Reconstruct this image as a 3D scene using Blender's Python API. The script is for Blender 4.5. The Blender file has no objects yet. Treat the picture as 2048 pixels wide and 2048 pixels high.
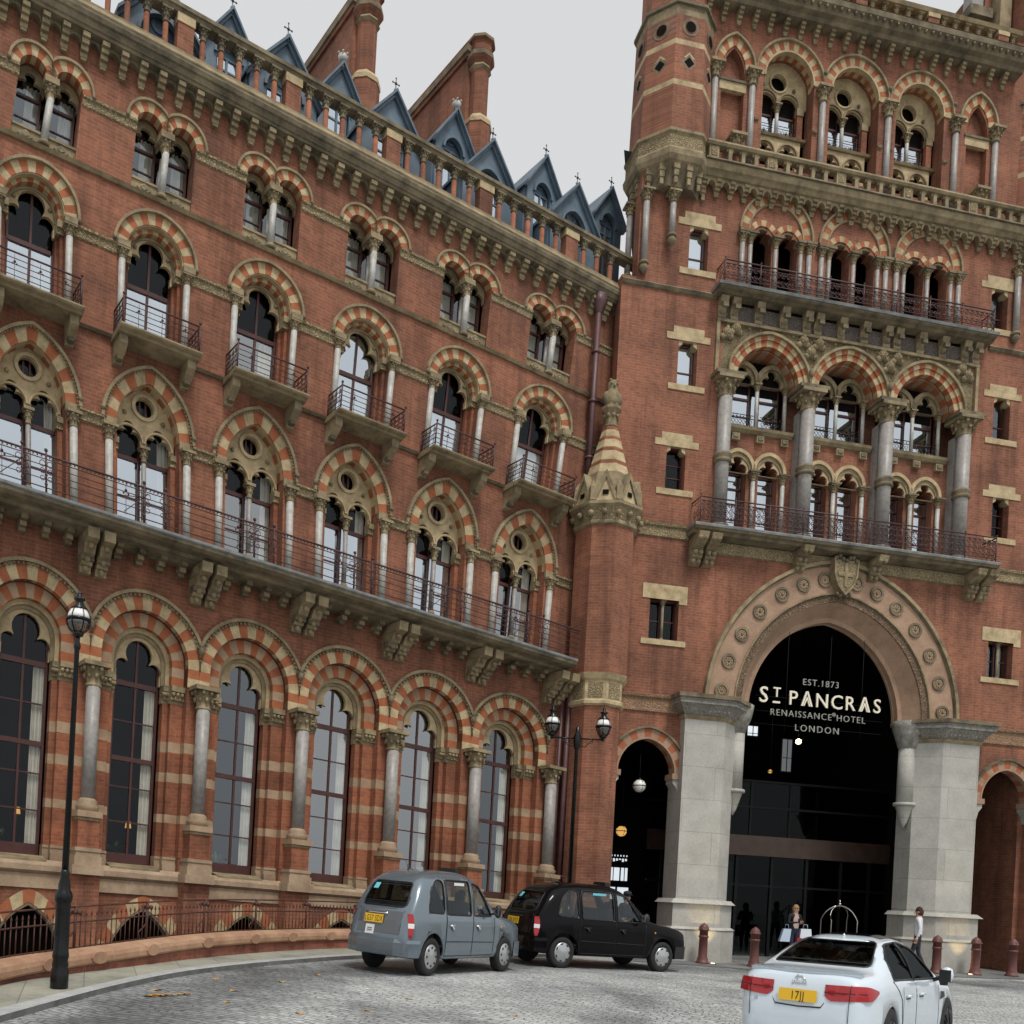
import bpy, bmesh, math, random
from math import sin, cos, pi, sqrt, atan2, acos, radians
from mathutils import Vector, Matrix
from mathutils.geometry import tessellate_polygon
random.seed(7)
SC = bpy.context.scene
COL = SC.collection

# ---------------------------------------------------------------- materials
MATS = {}
def nodes_of(m):
    m.use_nodes = True
    nt = m.node_tree
    return nt, nt.nodes, nt.links
def base(name, col, rough=0.8, metal=0.0, spec=0.5, coat=0.0):
    m = bpy.data.materials.new(name)
    nt, N, L = nodes_of(m)
    b = N['Principled BSDF']
    b.inputs['Base Color'].default_value = (*col, 1)
    b.inputs['Roughness'].default_value = rough
    b.inputs['Metallic'].default_value = metal
    b.inputs['Specular IOR Level'].default_value = spec
    b.inputs['Coat Weight'].default_value = coat
    b.inputs['Coat Roughness'].default_value = 0.04
    MATS[name] = m
    return m, nt, N, L, b
def ramp(N, stops):
    r = N.new('ShaderNodeValToRGB')
    e = r.color_ramp.elements
    while len(e) > 1: e.remove(e[-1])
    e[0].position, e[0].color = stops[0][0], (*stops[0][1], 1)
    for p, c in stops[1:]:
        x = e.new(p); x.color = (*c, 1)
    return r
def noise(N, L, vec, scale, detail=5, rough=0.6):
    n = N.new('ShaderNodeTexNoise')
    n.inputs['Scale'].default_value = scale
    n.inputs['Detail'].default_value = detail
    n.inputs['Roughness'].default_value = rough
    L.new(vec, n.inputs['Vector'])
    return n
def mixc(N, L, a, b, fac, mode='MIX'):
    x = N.new('ShaderNodeMix'); x.data_type = 'RGBA'; x.blend_type = mode
    for s, v in ((6, a), (7, b)):
        if isinstance(v, tuple): x.inputs[s].default_value = (*v, 1)
        else: L.new(v, x.inputs[s])
    if isinstance(fac, (int, float)): x.inputs[0].default_value = fac
    else: L.new(fac, x.inputs[0])
    return x.outputs[2]
def bump(N, L, b, height, strength=0.4, dist=0.02):
    u = N.new('ShaderNodeBump')
    u.inputs['Strength'].default_value = strength
    u.inputs['Distance'].default_value = dist
    L.new(height, u.inputs['Height'])
    L.new(u.outputs[0], b.inputs['Normal'])
def objco(N):
    return N.new('ShaderNodeTexCoord').outputs['Object']
def wallvec(N, L, co):
    s = N.new('ShaderNodeSeparateXYZ'); L.new(co, s.inputs[0])
    a = N.new('ShaderNodeMath'); a.operation = 'ADD'
    L.new(s.outputs[0], a.inputs[0]); L.new(s.outputs[1], a.inputs[1])
    c = N.new('ShaderNodeCombineXYZ')
    L.new(a.outputs[0], c.inputs[0]); L.new(s.outputs[2], c.inputs[1])
    return c.outputs[0]

def brick_mat(name, c1, c2, mortar, bw=0.24, rh=0.08, ms=0.009, stain=0.75, patch=(0.36, 0.13, 0.06)):
    m, nt, N, L, b = base(name, c1, 0.88)
    co = objco(N)
    v = wallvec(N, L, co)
    t = N.new('ShaderNodeTexBrick')
    t.inputs['Scale'].default_value = 1
    t.inputs['Brick Width'].default_value = bw
    t.inputs['Row Height'].default_value = rh
    t.inputs['Mortar Size'].default_value = ms
    t.inputs['Mortar Smooth'].default_value = 0.2
    t.inputs['Bias'].default_value = -0.1
    for k, c in (('Color1', c1), ('Color2', c2), ('Mortar', mortar)): t.inputs[k].default_value = (*c, 1)
    L.new(v, t.inputs['Vector'])
    n1 = noise(N, L, co, 0.55, 6, 0.62)
    r1 = ramp(N, [(0.36, (stain, stain * .98, stain * .96)), (0.6, (1.08, 1.05, 1.02))]); L.new(n1.outputs[0], r1.inputs[0])
    n2 = noise(N, L, co, 0.9, 7, 0.7)
    r2 = ramp(N, [(0.6, (0, 0, 0)), (0.72, (1, 1, 1))]); L.new(n2.outputs[0], r2.inputs[0])
    # single bricks that weathered paler
    n3 = noise(N, L, v, 7, 3, 0.8)
    r3 = ramp(N, [(0.30, (.72, .70, .70)), (0.5, (1, 1, 1)), (0.72, (1.22, 1.2, 1.2))]); L.new(n3.outputs[0], r3.inputs[0])
    pt = mixc(N, L, t.outputs[0], patch, r2.outputs[0])
    rm = N.new('ShaderNodeMath'); rm.operation = 'MULTIPLY'; rm.inputs[1].default_value = 0.45
    L.new(r2.outputs[0], rm.inputs[0])
    pt = mixc(N, L, t.outputs[0], patch, rm.outputs[0])
    a = mixc(N, L, pt, r1.outputs[0], 1.0, 'MULTIPLY')
    a = mixc(N, L, a, r3.outputs[0], 0.85, 'MULTIPLY')
    # rain streaks and soot that ran down the face
    mp = N.new('ShaderNodeMapping'); mp.inputs['Scale'].default_value = (2.6, 2.6, .22); L.new(co, mp.inputs[0])
    n4 = noise(N, L, mp.outputs[0], 1.0, 6, .6); r4 = ramp(N, [(.36, (.60, .58, .56)), (.52, (1, 1, 1)), (.74, (1.10, 1.08, 1.06))]); L.new(n4.outputs[0], r4.inputs[0])
    a = mixc(N, L, a, r4.outputs[0], 0.8, 'MULTIPLY')
    L.new(a, b.inputs['Base Color'])
    inv = N.new('ShaderNodeMath'); inv.operation = 'SUBTRACT'; inv.inputs[0].default_value = 1
    L.new(t.outputs['Fac'], inv.inputs[1])
    bump(N, L, b, inv.outputs[0], 0.5, 0.008)
    return m
def stone_mat(name, c, dark, scale=3.0, rough=0.85, lo=0.32, hi=0.62, bs=0.35):
    m, nt, N, L, b = base(name, c, rough)
    co = objco(N)
    n = noise(N, L, co, scale, 8, 0.68)
    r = ramp(N, [(lo, dark), (hi, c), (0.85, tuple(min(1, x * 1.12) for x in c))]); L.new(n.outputs[0], r.inputs[0])
    f = noise(N, L, co, scale * 14, 4, 0.7)
    rf = ramp(N, [(0.3, (.8, .8, .8)), (0.7, (1.1, 1.1, 1.1))]); L.new(f.outputs[0], rf.inputs[0])
    L.new(mixc(N, L, r.outputs[0], rf.outputs[0], 0.8, 'MULTIPLY'), b.inputs['Base Color'])
    bump(N, L, b, f.outputs[0], bs, 0.01)
    return m
def carved_mat(name, c, dark, scale=9.0, mix=0.75):
    """stone carved in low relief: leafy cells cut into the face, the colour darkened along the cuts"""
    m, nt, N, L, b = base(name, c, 0.9)
    co = objco(N)
    d = noise(N, L, co, scale * .7, 3, 0.6)
    dv = N.new('ShaderNodeVectorMath'); dv.operation = 'MULTIPLY_ADD'
    L.new(d.outputs[1], dv.inputs[0]); dv.inputs[1].default_value = (.17, .17, .17); L.new(co, dv.inputs[2])
    vo = N.new('ShaderNodeTexVoronoi'); vo.feature = 'DISTANCE_TO_EDGE'; vo.inputs['Scale'].default_value = scale * 1.75
    L.new(dv.outputs[0], vo.inputs['Vector'])
    r = ramp(N, [(0.0, dark), (0.11, tuple(x * .7 for x in c)), (0.30, c)]); L.new(vo.outputs[0], r.inputs[0])
    n = noise(N, L, co, 2.2, 6, 0.65)
    rn = ramp(N, [(0.3, (.62, .6, .56)), (0.65, (1.08, 1.06, 1.02))]); L.new(n.outputs[0], rn.inputs[0])
    g = mixc(N, L, c, r.outputs[0], mix)
    L.new(mixc(N, L, g, rn.outputs[0], 0.9, 'MULTIPLY'), b.inputs['Base Color'])
    bump(N, L, b, vo.outputs[0], 0.9, 0.05)
    return m
def glass_mat(name, fac, tint=(.55, .6, .6), gcol=(.86, .92, .95), wob=0.0):
    m = bpy.data.materials.new(name); nt, N, L = nodes_of(m); N.clear(); MATS[name] = m
    o = N.new('ShaderNodeOutputMaterial'); mx = N.new('ShaderNodeMixShader')
    t = N.new('ShaderNodeBsdfTransparent'); t.inputs[0].default_value = (*tint, 1)
    g = N.new('ShaderNodeBsdfGlossy'); g.inputs[0].default_value = (*gcol, 1); g.inputs['Roughness'].default_value = 0.02
    mx.inputs[0].default_value = fac
    if wob:
        co = objco(N); n = noise(N, L, co, 1.3, 2, 0.5)
        u = N.new('ShaderNodeBump'); u.inputs['Strength'].default_value = wob; u.inputs['Distance'].default_value = .1
        L.new(n.outputs[0], u.inputs['Height']); L.new(u.outputs[0], g.inputs['Normal'])
    L.new(t.outputs[0], mx.inputs[1]); L.new(g.outputs[0], mx.inputs[2]); L.new(mx.outputs[0], o.inputs[0])
    return m
def noisy(name, c1, c2, scale, rough=0.6, metal=0.0, spec=0.5, coat=0.0, bs=0.0):
    m, nt, N, L, b = base(name, c1, rough, metal, spec, coat)
    n = noise(N, L, objco(N), scale, 6, 0.65)
    r = ramp(N, [(0.35, c1), (0.68, c2)]); L.new(n.outputs[0], r.inputs[0])
    L.new(r.outputs[0], b.inputs['Base Color'])
    if bs: bump(N, L, b, n.outputs[0], bs, 0.01)
    return m

RED = brick_mat('red_brick', (.298, .112, .061), (.230, .080, .044), (.275, .155, .10), stain=.56, patch=(.38, .165, .072))
ORANGE = brick_mat('orange_brick', (.335, .120, .058), (.265, .085, .043), (.29, .14, .085), stain=.6, patch=(.40, .165, .08))
TOWER = brick_mat('tower_brick', (.310, .119, .066), (.250, .090, .051), (.29, .165, .11), stain=.60, patch=(.385, .17, .08))
BROWN = brick_mat('shaded_passage_brick', (.020, .009, .006), (.015, .007, .005), (.010, .007, .006))  # brick colour taken near black so the passage looks shaded
PIERBAND = stone_mat('pinkish_buff_band_stone', (.43, .305, .195), (.28, .18, .11), 2.4, lo=.3, hi=.6)
FOOT = stone_mat('brown_plinth_stone', (.43, .315, .21), (.24, .165, .105), 2.0, lo=.32, hi=.62)
VOUSS = noisy('rubbed_orange_brick', (.29, .088, .036), (.40, .14, .058), 5, .85, bs=.2)
CREAM = stone_mat('cream_stone', (.56, .445, .26), (.29, .215, .115), 3.0, lo=.3, hi=.6)
BUFF = stone_mat('weathered_buff_stone', (.36, .285, .165), (.135, .105, .06), 2.6)
GRIMY = stone_mat('grimy_stone', (.30, .245, .15), (.08, .066, .042), 2.2, lo=.34, hi=.7)
LEDGE = stone_mat('lead_grey_ledge', (.26, .27, .26), (.11, .115, .11), 3.0)
CARVED = carved_mat('carved_buff_stone', (.42, .335, .195), (.05, .04, .022), 8.5)
PINKCARVE = carved_mat('carved_pink_frieze', (.40, .25, .155), (.10, .06, .035), 8.0, .6)
DARKCARVE = carved_mat('dark_patterned_frieze', (.22, .19, .17), (.04, .033, .03), 10.0, .8)
PINKSTONE = stone_mat('pinkish_arch_stone', (.42, .275, .185), (.28, .175, .11), 1.6, lo=.3, hi=.6, bs=.15)
BANDCARVE = carved_mat('dark_carved_band', (.27, .185, .12), (.03, .022, .015), 7.5, .85)
SHAFT = stone_mat('grey_granite_shaft', (.36, .34, .315), (.235, .22, .205), 9, .45, bs=.1)
WHITESHAFT = stone_mat('pale_granite_shaft', (.52, .51, .47), (.33, .32, .29), 7, .5, bs=.1)
TIMBER = noisy('maroon_window_paint', (.055, .016, .014), (.085, .026, .02), 5, .4)
IRON = noisy('maroon_iron', (.050, .019, .018), (.085, .035, .034), 9, .5)
RUST = noisy('rusty_brown_iron', (.055, .020, .013), (.10, .038, .024), 9, .65)
BLACKIRON = noisy('black_gloss_iron', (.006, .0065, .0075), (.011, .0115, .012), 6, .22, 0, .32)
PIPE = noisy('purple_brown_pipe', (.075, .032, .036), (.12, .055, .055), 4, .5)
SLATEBLUE = noisy('blue_grey_leadwork', (.075, .115, .155), (.145, .195, .24), 2.2, .55, bs=.15)
ROOF = noisy('roof_slate', (.06, .068, .078), (.10, .108, .118), 5, .6, bs=.2)
DARKVOID = noisy('unlit_interior', (.005, .0045, .004), (.009, .008, .007), 2, .9, 0, .1)  # near-black colour stands in for the shade of unlit rooms
CURTAIN = noisy('cream_curtain', (.62, .60, .53), (.78, .77, .70), 4, .9)
BLIND = noisy('white_blind', (.62, .66, .67), (.74, .77, .78), 2, .9)
GGREY = glass_mat('cloud_reflecting_glass', .36, (.86, .88, .87), (.86, .90, .92), .03)
GSKY = glass_mat('sky_reflecting_glass', .66, (.80, .84, .84), (.84, .93, 1.0), .012)
GMID = glass_mat('half_reflecting_glass', .17, (.86, .88, .87), (.82, .90, .96), .012)
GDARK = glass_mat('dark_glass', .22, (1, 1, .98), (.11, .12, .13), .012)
SIGNW = noisy('cream_sign_letters', (.80, .74, .58), (.86, .80, .64), 4, .5)
SIGNG = noisy('silver_sign_letters', (.36, .36, .33), (.42, .42, .39), 4, .5)

# ---------------------------------------------------------------- mesh builder
class MB:
    def __init__(s, M=None):
        s.v = []; s.f = []; s.mi = []; s.sm = []; s.mats = []; s.M = M or (lambda x, n, z: (x, n, z))
    def mat(s, m):
        if m not in s.mats: s.mats.append(m)
        return s.mats.index(m)
    def pt(s, x, n, z):
        s.v.append(s.M(x, n, z)); return len(s.v) - 1
    def face(s, idx, m, smooth=False):
        s.f.append(tuple(idx)); s.mi.append(s.mat(m)); s.sm.append(smooth)
    def poly(s, pts, m, smooth=False):
        s.face([s.pt(*p) for p in pts], m, smooth)
    def box(s, x0, x1, n0, n1, z0, z1, m, nx=1):
        for i in range(nx):
            a = x0 + (x1 - x0) * i / nx; b = x0 + (x1 - x0) * (i + 1) / nx
            c = [s.pt(x, n, z) for z in (z0, z1) for n in (n0, n1) for x in (a, b)]
            q = [(0, 1, 5, 4), (2, 6, 7, 3), (0, 2, 3, 1), (4, 5, 7, 6)]
            if i == 0: q.append((0, 4, 6, 2))
            if i == nx - 1: q.append((1, 3, 7, 5))
            for k in q: s.face([c[j] for j in k], m)
    def profile(s, pts, x0, x1, m, nx=1, caps=True, closed=True):
        """sweep an (n,z) outline along x"""
        cols = []
        for i in range(nx + 1):
            x = x0 + (x1 - x0) * i / nx
            cols.append([s.pt(x, n, z) for n, z in pts])
        k = len(pts)
        for i in range(nx):
            for j in range(k if closed else k - 1):
                s.face((cols[i][j], cols[i + 1][j], cols[i + 1][(j + 1) % k], cols[i][(j + 1) % k]), m)
        if caps:
            s.face(cols[0], m); s.face(cols[-1], m)
    def plate(s, outer, holes, n0, n1, m, side=None, back=False):
        """outline(s) in (x,z), front at n1, thickness back to n0"""
        side = side or m
        loops = [outer] + list(holes)
        tri = tessellate_polygon([[Vector((p[0], p[1], 0)) for p in l] for l in loops])
        flat = [p for l in loops for p in l]
        f = [s.pt(p[0], n1, p[1]) for p in flat]
        for t in tri: s.face([f[i] for i in t], m)
        g = [s.pt(p[0], n0, p[1]) for p in flat]
        if back:
            for t in tri: s.face([g[i] for i in t], m)
        o = 0
        for l in loops:
            k = len(l)
            for i in range(k):
                a, b = o + i, o + (i + 1) % k
                s.face((f[a], f[b], g[b], g[a]), side)
            o += k
    def band(s, A, B, n0, n1, m, inner=True, outer=True, closed=False):
        """strip between two polylines A (inner) and B (outer), front at n1"""
        k = len(A); a1 = [s.pt(p[0], n1, p[1]) for p in A]; b1 = [s.pt(p[0], n1, p[1]) for p in B]
        a0 = [s.pt(p[0], n0, p[1]) for p in A]; b0 = [s.pt(p[0], n0, p[1]) for p in B]
        for i in range(k if closed else k - 1):
            j = (i + 1) % k
            s.face((a1[i], a1[j], b1[j], b1[i]), m)
            if inner: s.face((a0[i], a0[j], a1[j], a1[i]), m)
            if outer: s.face((b0[i], b1[i], b1[j], b0[j]), m)
        if not closed:
            s.face((a0[0], a1[0], b1[0], b0[0]), m); s.face((a0[-1], b0[-1], b1[-1], a1[-1]), m)
    def lathe(s, prof, x, n, m, seg=12, smooth=True, mats=None, ph=0.0, sx=1.0):
        rings = []
        for r, z in prof:
            rings.append([s.pt(x + sx * r * cos(2 * pi * i / seg + ph), n + r * sin(2 * pi * i / seg + ph), z) for i in range(seg)])
        for k in range(len(prof) - 1):
            mm = mats[k] if mats else m
            for i in range(seg):
                j = (i + 1) % seg
                s.face((rings[k][i], rings[k][j], rings[k + 1][j], rings[k + 1][i]), mm, smooth)
        s.face(rings[0][::-1], mats[0] if mats else m); s.face(rings[-1], mats[-1] if mats else m)
    def tube(s, path, r, m, seg=6, smooth=True, closed=False):
        P = [Vector(p) for p in path]; k = len(P); rings = []
        up0 = Vector((.13, .21, 1)).normalized()
        for i, p in enumerate(P):
            t = (P[(i + 1) % k] - P[i - 1]) if closed else (P[min(i + 1, k - 1)] - P[max(i - 1, 0)])
            t.normalize()
            a = t.cross(up0)
            if a.length < .15: a = t.cross(Vector((1, .1, 0)))
            a.normalize(); b = t.cross(a)
            rr = r[i] if isinstance(r, (list, tuple)) else r
            rings.append([s.pt(*(p + a * rr * cos(2 * pi * j / seg) + b * rr * sin(2 * pi * j / seg))) for j in range(seg)])
        for i in range(k if closed else k - 1):
            A, B = rings[i], rings[(i + 1) % k]
            for j in range(seg):
                s.face((A[j], A[(j + 1) % seg], B[(j + 1) % seg], B[j]), m, smooth)
        if not closed:
            s.face(rings[0][::-1], m); s.face(rings[-1], m)
    def ball(s, x, n, z, r, m, seg=8, rings=5, sz=1.0):
        prof = [(max(.001, r * sin(pi * i / rings)), z - r * sz * cos(pi * i / rings)) for i in range(rings + 1)]
        s.lathe(prof, x, n, m, seg)
    def build(s, name, parent=None, origin=None):
        me = bpy.data.meshes.new(name)
        vs = s.v
        if origin: vs = [(a - origin[0], b - origin[1], c - origin[2]) for a, b, c in vs]
        me.from_pydata(vs, [], s.f)
        for m in s.mats: me.materials.append(m)
        me.polygons.foreach_set('material_index', s.mi)
        me.polygons.foreach_set('use_smooth', s.sm)
        bm = bmesh.new(); bm.from_mesh(me)
        bmesh.ops.recalc_face_normals(bm, faces=bm.faces)
        bm.to_mesh(me); bm.free()
        me.update()
        o = bpy.data.objects.new(name, me); COL.objects.link(o)
        if origin and not parent: o.location = origin
        if parent: o.parent = parent
        return o
def tag(o, label=None, cat=None, group=None, kind=None):
    if label: o['label'] = label
    if cat: o['category'] = cat
    if group: o['group'] = group
    if kind: o['kind'] = kind
    return o
def thing(name, label, cat, loc=(0, 0, 0), rz=0.0, group=None):
    e = bpy.data.objects.new(name, None); COL.objects.link(e)
    e.location = loc; e.rotation_euler = (0, 0, rz); e.empty_display_size = .3
    return tag(e, label, cat, group)

# ---------------------------------------------------------------- shapes
def arch(cx, zs, a, R, off=0.0, n=9, z0=None):
    """two-centred arch outline from left spring over the apex to the right spring"""
    c = R - a; r = R + off
    th = acos(max(-1, min(1, c / r)))           # angle at apex measured from horizontal
    L = []
    for i in range(n + 1):
        t = pi - (pi - (pi - th)) * i / n
        L.append((cx + c + r * cos(t), zs + r * sin(t)))
    Rr = [(2 * cx - x, z) for x, z in L[::-1]][1:]
    pts = L + Rr
    if z0 is not None: pts = [(pts[0][0], z0)] + pts + [(pts[-1][0], z0)]
    return pts
def arch_R(a, rise): return (rise * rise + a * a) / (2 * a)
def split(pts, k0, k1, total):
    """sub-polyline between fractions k0..k1 (by point parameter)"""
    n = len(pts) - 1
    def at(f):
        f = max(0, min(n, f * n)); i = min(int(f), n - 1); t = f - i
        return (pts[i][0] * (1 - t) + pts[i + 1][0] * t, pts[i][1] * (1 - t) + pts[i + 1][1] * t)
    out = [at(k0)]
    i = int(k0 * n) + 1
    while i < k1 * n - 1e-6:
        if i > k0 * n + 1e-6: out.append(pts[i])
        i += 1
    out.append(at(k1)); return out
def banded(mb, cx, zs, a, R, o0, o1, n0, n1, nv, m1, m2, stilt=0.0, ns=2, first=0):
    """ring of alternating voussoirs"""
    A = arch(cx, zs, a, R, o0, 12); B = arch(cx, zs, a, R, o1, 12)
    for k in range(nv):
        m = m1 if (k + first) % 2 == 0 else m2
        SA = split(A, k / nv, (k + 1) / nv, nv); SB = split(B, k / nv, (k + 1) / nv, nv)
        h = max(len(SA), len(SB))
        SA = resample(SA, 4); SB = resample(SB, 4)
        mb.band(SA, SB, n0, n1, m)
    if stilt > 0:
        for sgn in (-1, 1):
            for k in range(ns):
                z1 = zs - stilt * k / ns; z0 = zs - stilt * (k + 1) / ns
                m = m2 if (k + first) % 2 == 0 else m1
                xs = sorted((cx + sgn * (a + o0), cx + sgn * (a + o1)))
                mb.box(xs[0], xs[1], n0, n1, z0, z1, m)
def resample(P, k):
    d = [0]
    for i in range(1, len(P)): d.append(d[-1] + math.hypot(P[i][0] - P[i - 1][0], P[i][1] - P[i - 1][1]))
    out = []
    for i in range(k + 1):
        t = d[-1] * i / k; j = 0
        while j < len(P) - 2 and d[j + 1] < t: j += 1
        u = (t - d[j]) / max(1e-9, d[j + 1] - d[j])
        out.append((P[j][0] + (P[j + 1][0] - P[j][0]) * u, P[j][1] + (P[j + 1][1] - P[j][1]) * u))
    return out
def hood(mb, cx, zs, a, R, off, w, n0, n1, m, n=10, drop=0.0, beads=None):
    A = arch(cx, zs, a, R, off, n); B = arch(cx, zs, a, R, off + w, n)
    if drop:
        A = [(A[0][0], zs - drop)] + A + [(A[-1][0], zs - drop)]; B = [(B[0][0], zs - drop)] + B + [(B[-1][0], zs - drop)]
    mb.band(A, B, n0, n1, m)
    if beads:
        C = resample(arch(cx, zs, a, R, off - beads * .6, n), int(2.9 * (a + off) / beads / 1.25))
        for p in C: mb.ball(p[0], n1 - beads * .3, p[1], beads * .5, GRIMY, 5, 3)
def arc(cx, cz, r, d0, d1, n=5):
    return [(cx + r * cos(radians(d0 + (d1 - d0) * i / n)), cz + r * sin(radians(d0 + (d1 - d0) * i / n))) for i in range(n + 1)]
def trefoil(cx, z0, zs, hw, n=5, k=1.0):
    """cusped light: straight sides up to zs, then three foils"""
    L = [(x, z * k) for x, z in arc(-.5, .30, .51, 205, 68, n)]; T = [(x, z * k) for x, z in arc(0, 1.12, .461, 229, -49, n + 2)]
    Rr = [(-x, z) for x, z in L[::-1]]
    head = L + T + Rr
    pts = [(-1, (z0 - zs) / hw)] + [(-1, 0)] + head + [(1, 0)] + [(1, (z0 - zs) / hw)]
    return [(cx + x * hw, zs + z * hw) for x, z in pts]
def trefoil_round(cx, z0, zs, hw, n=6):
    """light with one big round top foil over two small side cusps"""
    L = arc(-.72, .15, .333, 207, 50, n); T = arc(0, .75, .61, 215, -35, n + 4); Rr = [(-x, z) for x, z in L[::-1]]
    pts = [(-1, (z0 - zs) / hw), (-1, 0)] + L + T + Rr + [(1, 0), (1, (z0 - zs) / hw)]
    return [(cx + x * hw, zs + z * hw) for x, z in pts]
def circle(cx, cz, r, n=16):
    return [(cx + r * cos(2 * pi * i / n), cz + r * sin(2 * pi * i / n)) for i in range(n)]
def capital(mb, x, n, z0, z1, r, m, lm=None, seg=10, sq=True):
    """bell, two rings of leaves and a square abacus"""
    h = z1 - z0; lm = lm or m
    mb.lathe([(r * 1.12, z0), (r * 1.18, z0 + h * .08), (r * 1.0, z0 + h * .14), (r * 1.1, z0 + h * .45), (r * 1.55, z0 + h * .8)], x, n, m, seg)
    for i in range(8):
        a = 2 * pi * i / 8
        mb.ball(x + r * 1.28 * cos(a), n + r * 1.28 * sin(a), z0 + h * .42, r * .30, lm, 5, 4, 1.25)
        a += pi / 8
        mb.ball(x + r * 1.58 * cos(a), n + r * 1.58 * sin(a), z0 + h * .72, r * .34, lm, 5, 4, 1.1)
    q = r * 1.85
    mb.box(x - q, x + q, n - q, n + q, z0 + h * .82, z1, m)
def column(mb, x, n, z0, z1, r, mS, mB, base_h=None, seg=12):
    bh = base_h if base_h is not None else r * 1.6
    mb.lathe([(r, z0 + bh), (r, z1)], x, n, mS, seg)
    mb.lathe([(r * 1.55, z0), (r * 1.55, z0 + bh * .25), (r * 1.7, z0 + bh * .4), (r * 1.3, z0 + bh * .6), (r * 1.4, z0 + bh * .8), (r * 1.02, z0 + bh)], x, n, mB, seg)
def bracket(mb, x, w, n0, n1, z0, z1, m, steps=3):
    """stepped corbel: deep at the top, shallow at the foot"""
    for i in range(steps):
        a = z0 + (z1 - z0) * i / steps; b = z0 + (z1 - z0) * (i + 1) / steps
        d = n0 + (n1 - n0) * ((i + 1) / steps) ** .8
        mb.box(x - w / 2, x + w / 2, n0, d, a, b - .012, m)
        if i: mb.box(x - w / 2 * .8, x + w / 2 * .8, n0, d - .03, b - .012, b, m)
    mb.box(x - w * .4, x + w * .4, n0, n0 + (n1 - n0) * .3, z0 - .05, z0, m)
# ---------------------------------------------------------------- the curved hotel wing (left)
WING = thing('hotel_wing', 'long red brick hotel wing with striped arched windows, stone balconies and blue dormers', 'building', (-8.34, 18.49, 0), radians(35.24))
def lerp_tab(z, tab):
    if z <= tab[0][0]: return tab[0][1:]
    for a, b in zip(tab, tab[1:]):
        if z <= b[0]:
            u = (z - a[0]) / (b[0] - a[0])
            return [p + (q - p) * u for p, q in zip(a[1:], b[1:])]
    return tab[-1][1:]
S_TAB = [(6.5, .2032, 2.2315, .0413), (11.0, -.0421, 2.2465, .0546), (14.6, -.1536, 2.3181, .0596), (16.8, .0393, 2.2059, .0846)]
Z_TAB = [(-.2, 0.0), (1.5, -.03), (2.6, -.047), (7.4, -.05), (10.6, -.026), (12.1, -.008), (15.5, .016), (17.2, .032), (19, .036)]
def WM(x, n, z):
    t = x / 2.5
    c0, c1, c2 = lerp_tab(z, S_TAB)
    s = c0 + c1 * t + c2 * t * t if t > 0 else c0 + c1 * t
    return (s, -n, z + lerp_tab(z, Z_TAB)[0] * (s - 6))
def PM(x, n, z): return (x, -n, z)
T0, T1 = -1, 5
X0, X1 = (T0 - .5) * 2.5, 5.95 * 2.5
BAYS = list(range(T0, T1 + 1))
NB = len(BAYS)

def notch_panel(mb, xa, xb, za, zb, prof, n0, n1, m, side=None):
    """wall panel whose bottom edge is cut by an opening profile"""
    mb.plate([(xa, za)] + prof + [(xb, za), (xb, zb), (xa, zb)], [], n0, n1, m, side)
def hole_panel(mb, xa, xb, za, zb, holes, n0, n1, m, side=None):
    mb.plate([(xa, za), (xb, za), (xb, zb), (xa, zb)], holes, n0, n1, m, side)

def frame_bars(mb, x0, x1, z0, z1, n, w, m, vs=(), hs=(), d=.06):
    for a, b in ((x0, x0 + w), (x1 - w, x1)): mb.box(a, b, n - d, n, z0, z1, m)
    mb.box(x0 + w, x1 - w, n - d, n, z0, z0 + w, m); mb.box(x0 + w, x1 - w, n - d, n, z1 - w, z1, m)
    for v, ww in vs: mb.box(v - ww / 2, v + ww / 2, n - d, n - .004, z0 + w, z1 - w, m)
    for h, ww in hs: mb.box(x0 + w, x1 - w, n - d, n + (.012 if ww > .04 else -.008), h - ww / 2, h + ww / 2, m)
def curtain(mb, x0, x1, z0, z1, n, m, k=14, amp=.035):
    for i in range(k):
        a = x0 + (x1 - x0) * i / k; b = x0 + (x1 - x0) * (i + 1) / k
        na = n + amp * sin(i * 2.4); nb = n + amp * sin((i + 1) * 2.4)
        mb.poly([(a, na, z0), (b, nb, z0), (b, nb, z1), (a, na, z1)], m, True)
def pane(parent, M, pts, n, m, name='glass_pane'):
    mb = MB(M); mb.plate(pts, [], n - .006, n, m); return mb.build(name, parent)

# ---- plain walling
wall = MB(WM)
for t in BAYS:
    c = 2.5 * t; xa, xb = c - 1.25, c + 1.25
    if t == T1: xb = X1
    hw, ap = .84, .88
    pr = arch(c + .25, -.35, hw, arch_R(hw, ap + .35), 0, 6, z0=-1.3)
    notch_panel(wall, xa, xb, -1.3, 1.45, pr, -.35, -.02, RED)
    pr = arch(c, 6.0, .98, .98, .01, 12, z0=1.45)
    notch_panel(wall, xa, xb, 1.45, 8.2, pr, -.22, 0, RED)
    pr = arch(c, 10.77, .70, 1.12, .01, 9, z0=8.2)
    notch_panel(wall, xa, xb, 8.2, 12.45, pr, -.28, 0, RED)
    pr = arch(c, 14.52, .62, .66, .01, 9, z0=12.45)
    notch_panel(wall, xa, xb, 12.45, 15.75, pr, -.28, 0, RED)
    L = arch(c - .37, 17.2, .29, .29, .01, 6); Rr = arch(c + .37, 17.2, .29, .29, .01, 6)
    pr = [(c - .66, 15.75), (c - .66, 17.2)] + L + Rr + [(c + .66, 17.2), (c + .66, 15.75)]
    notch_panel(wall, xa, xb, 15.75, 18.6, pr, -.34, 0, RED)
wall.build('brick_wall', WING)
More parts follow.
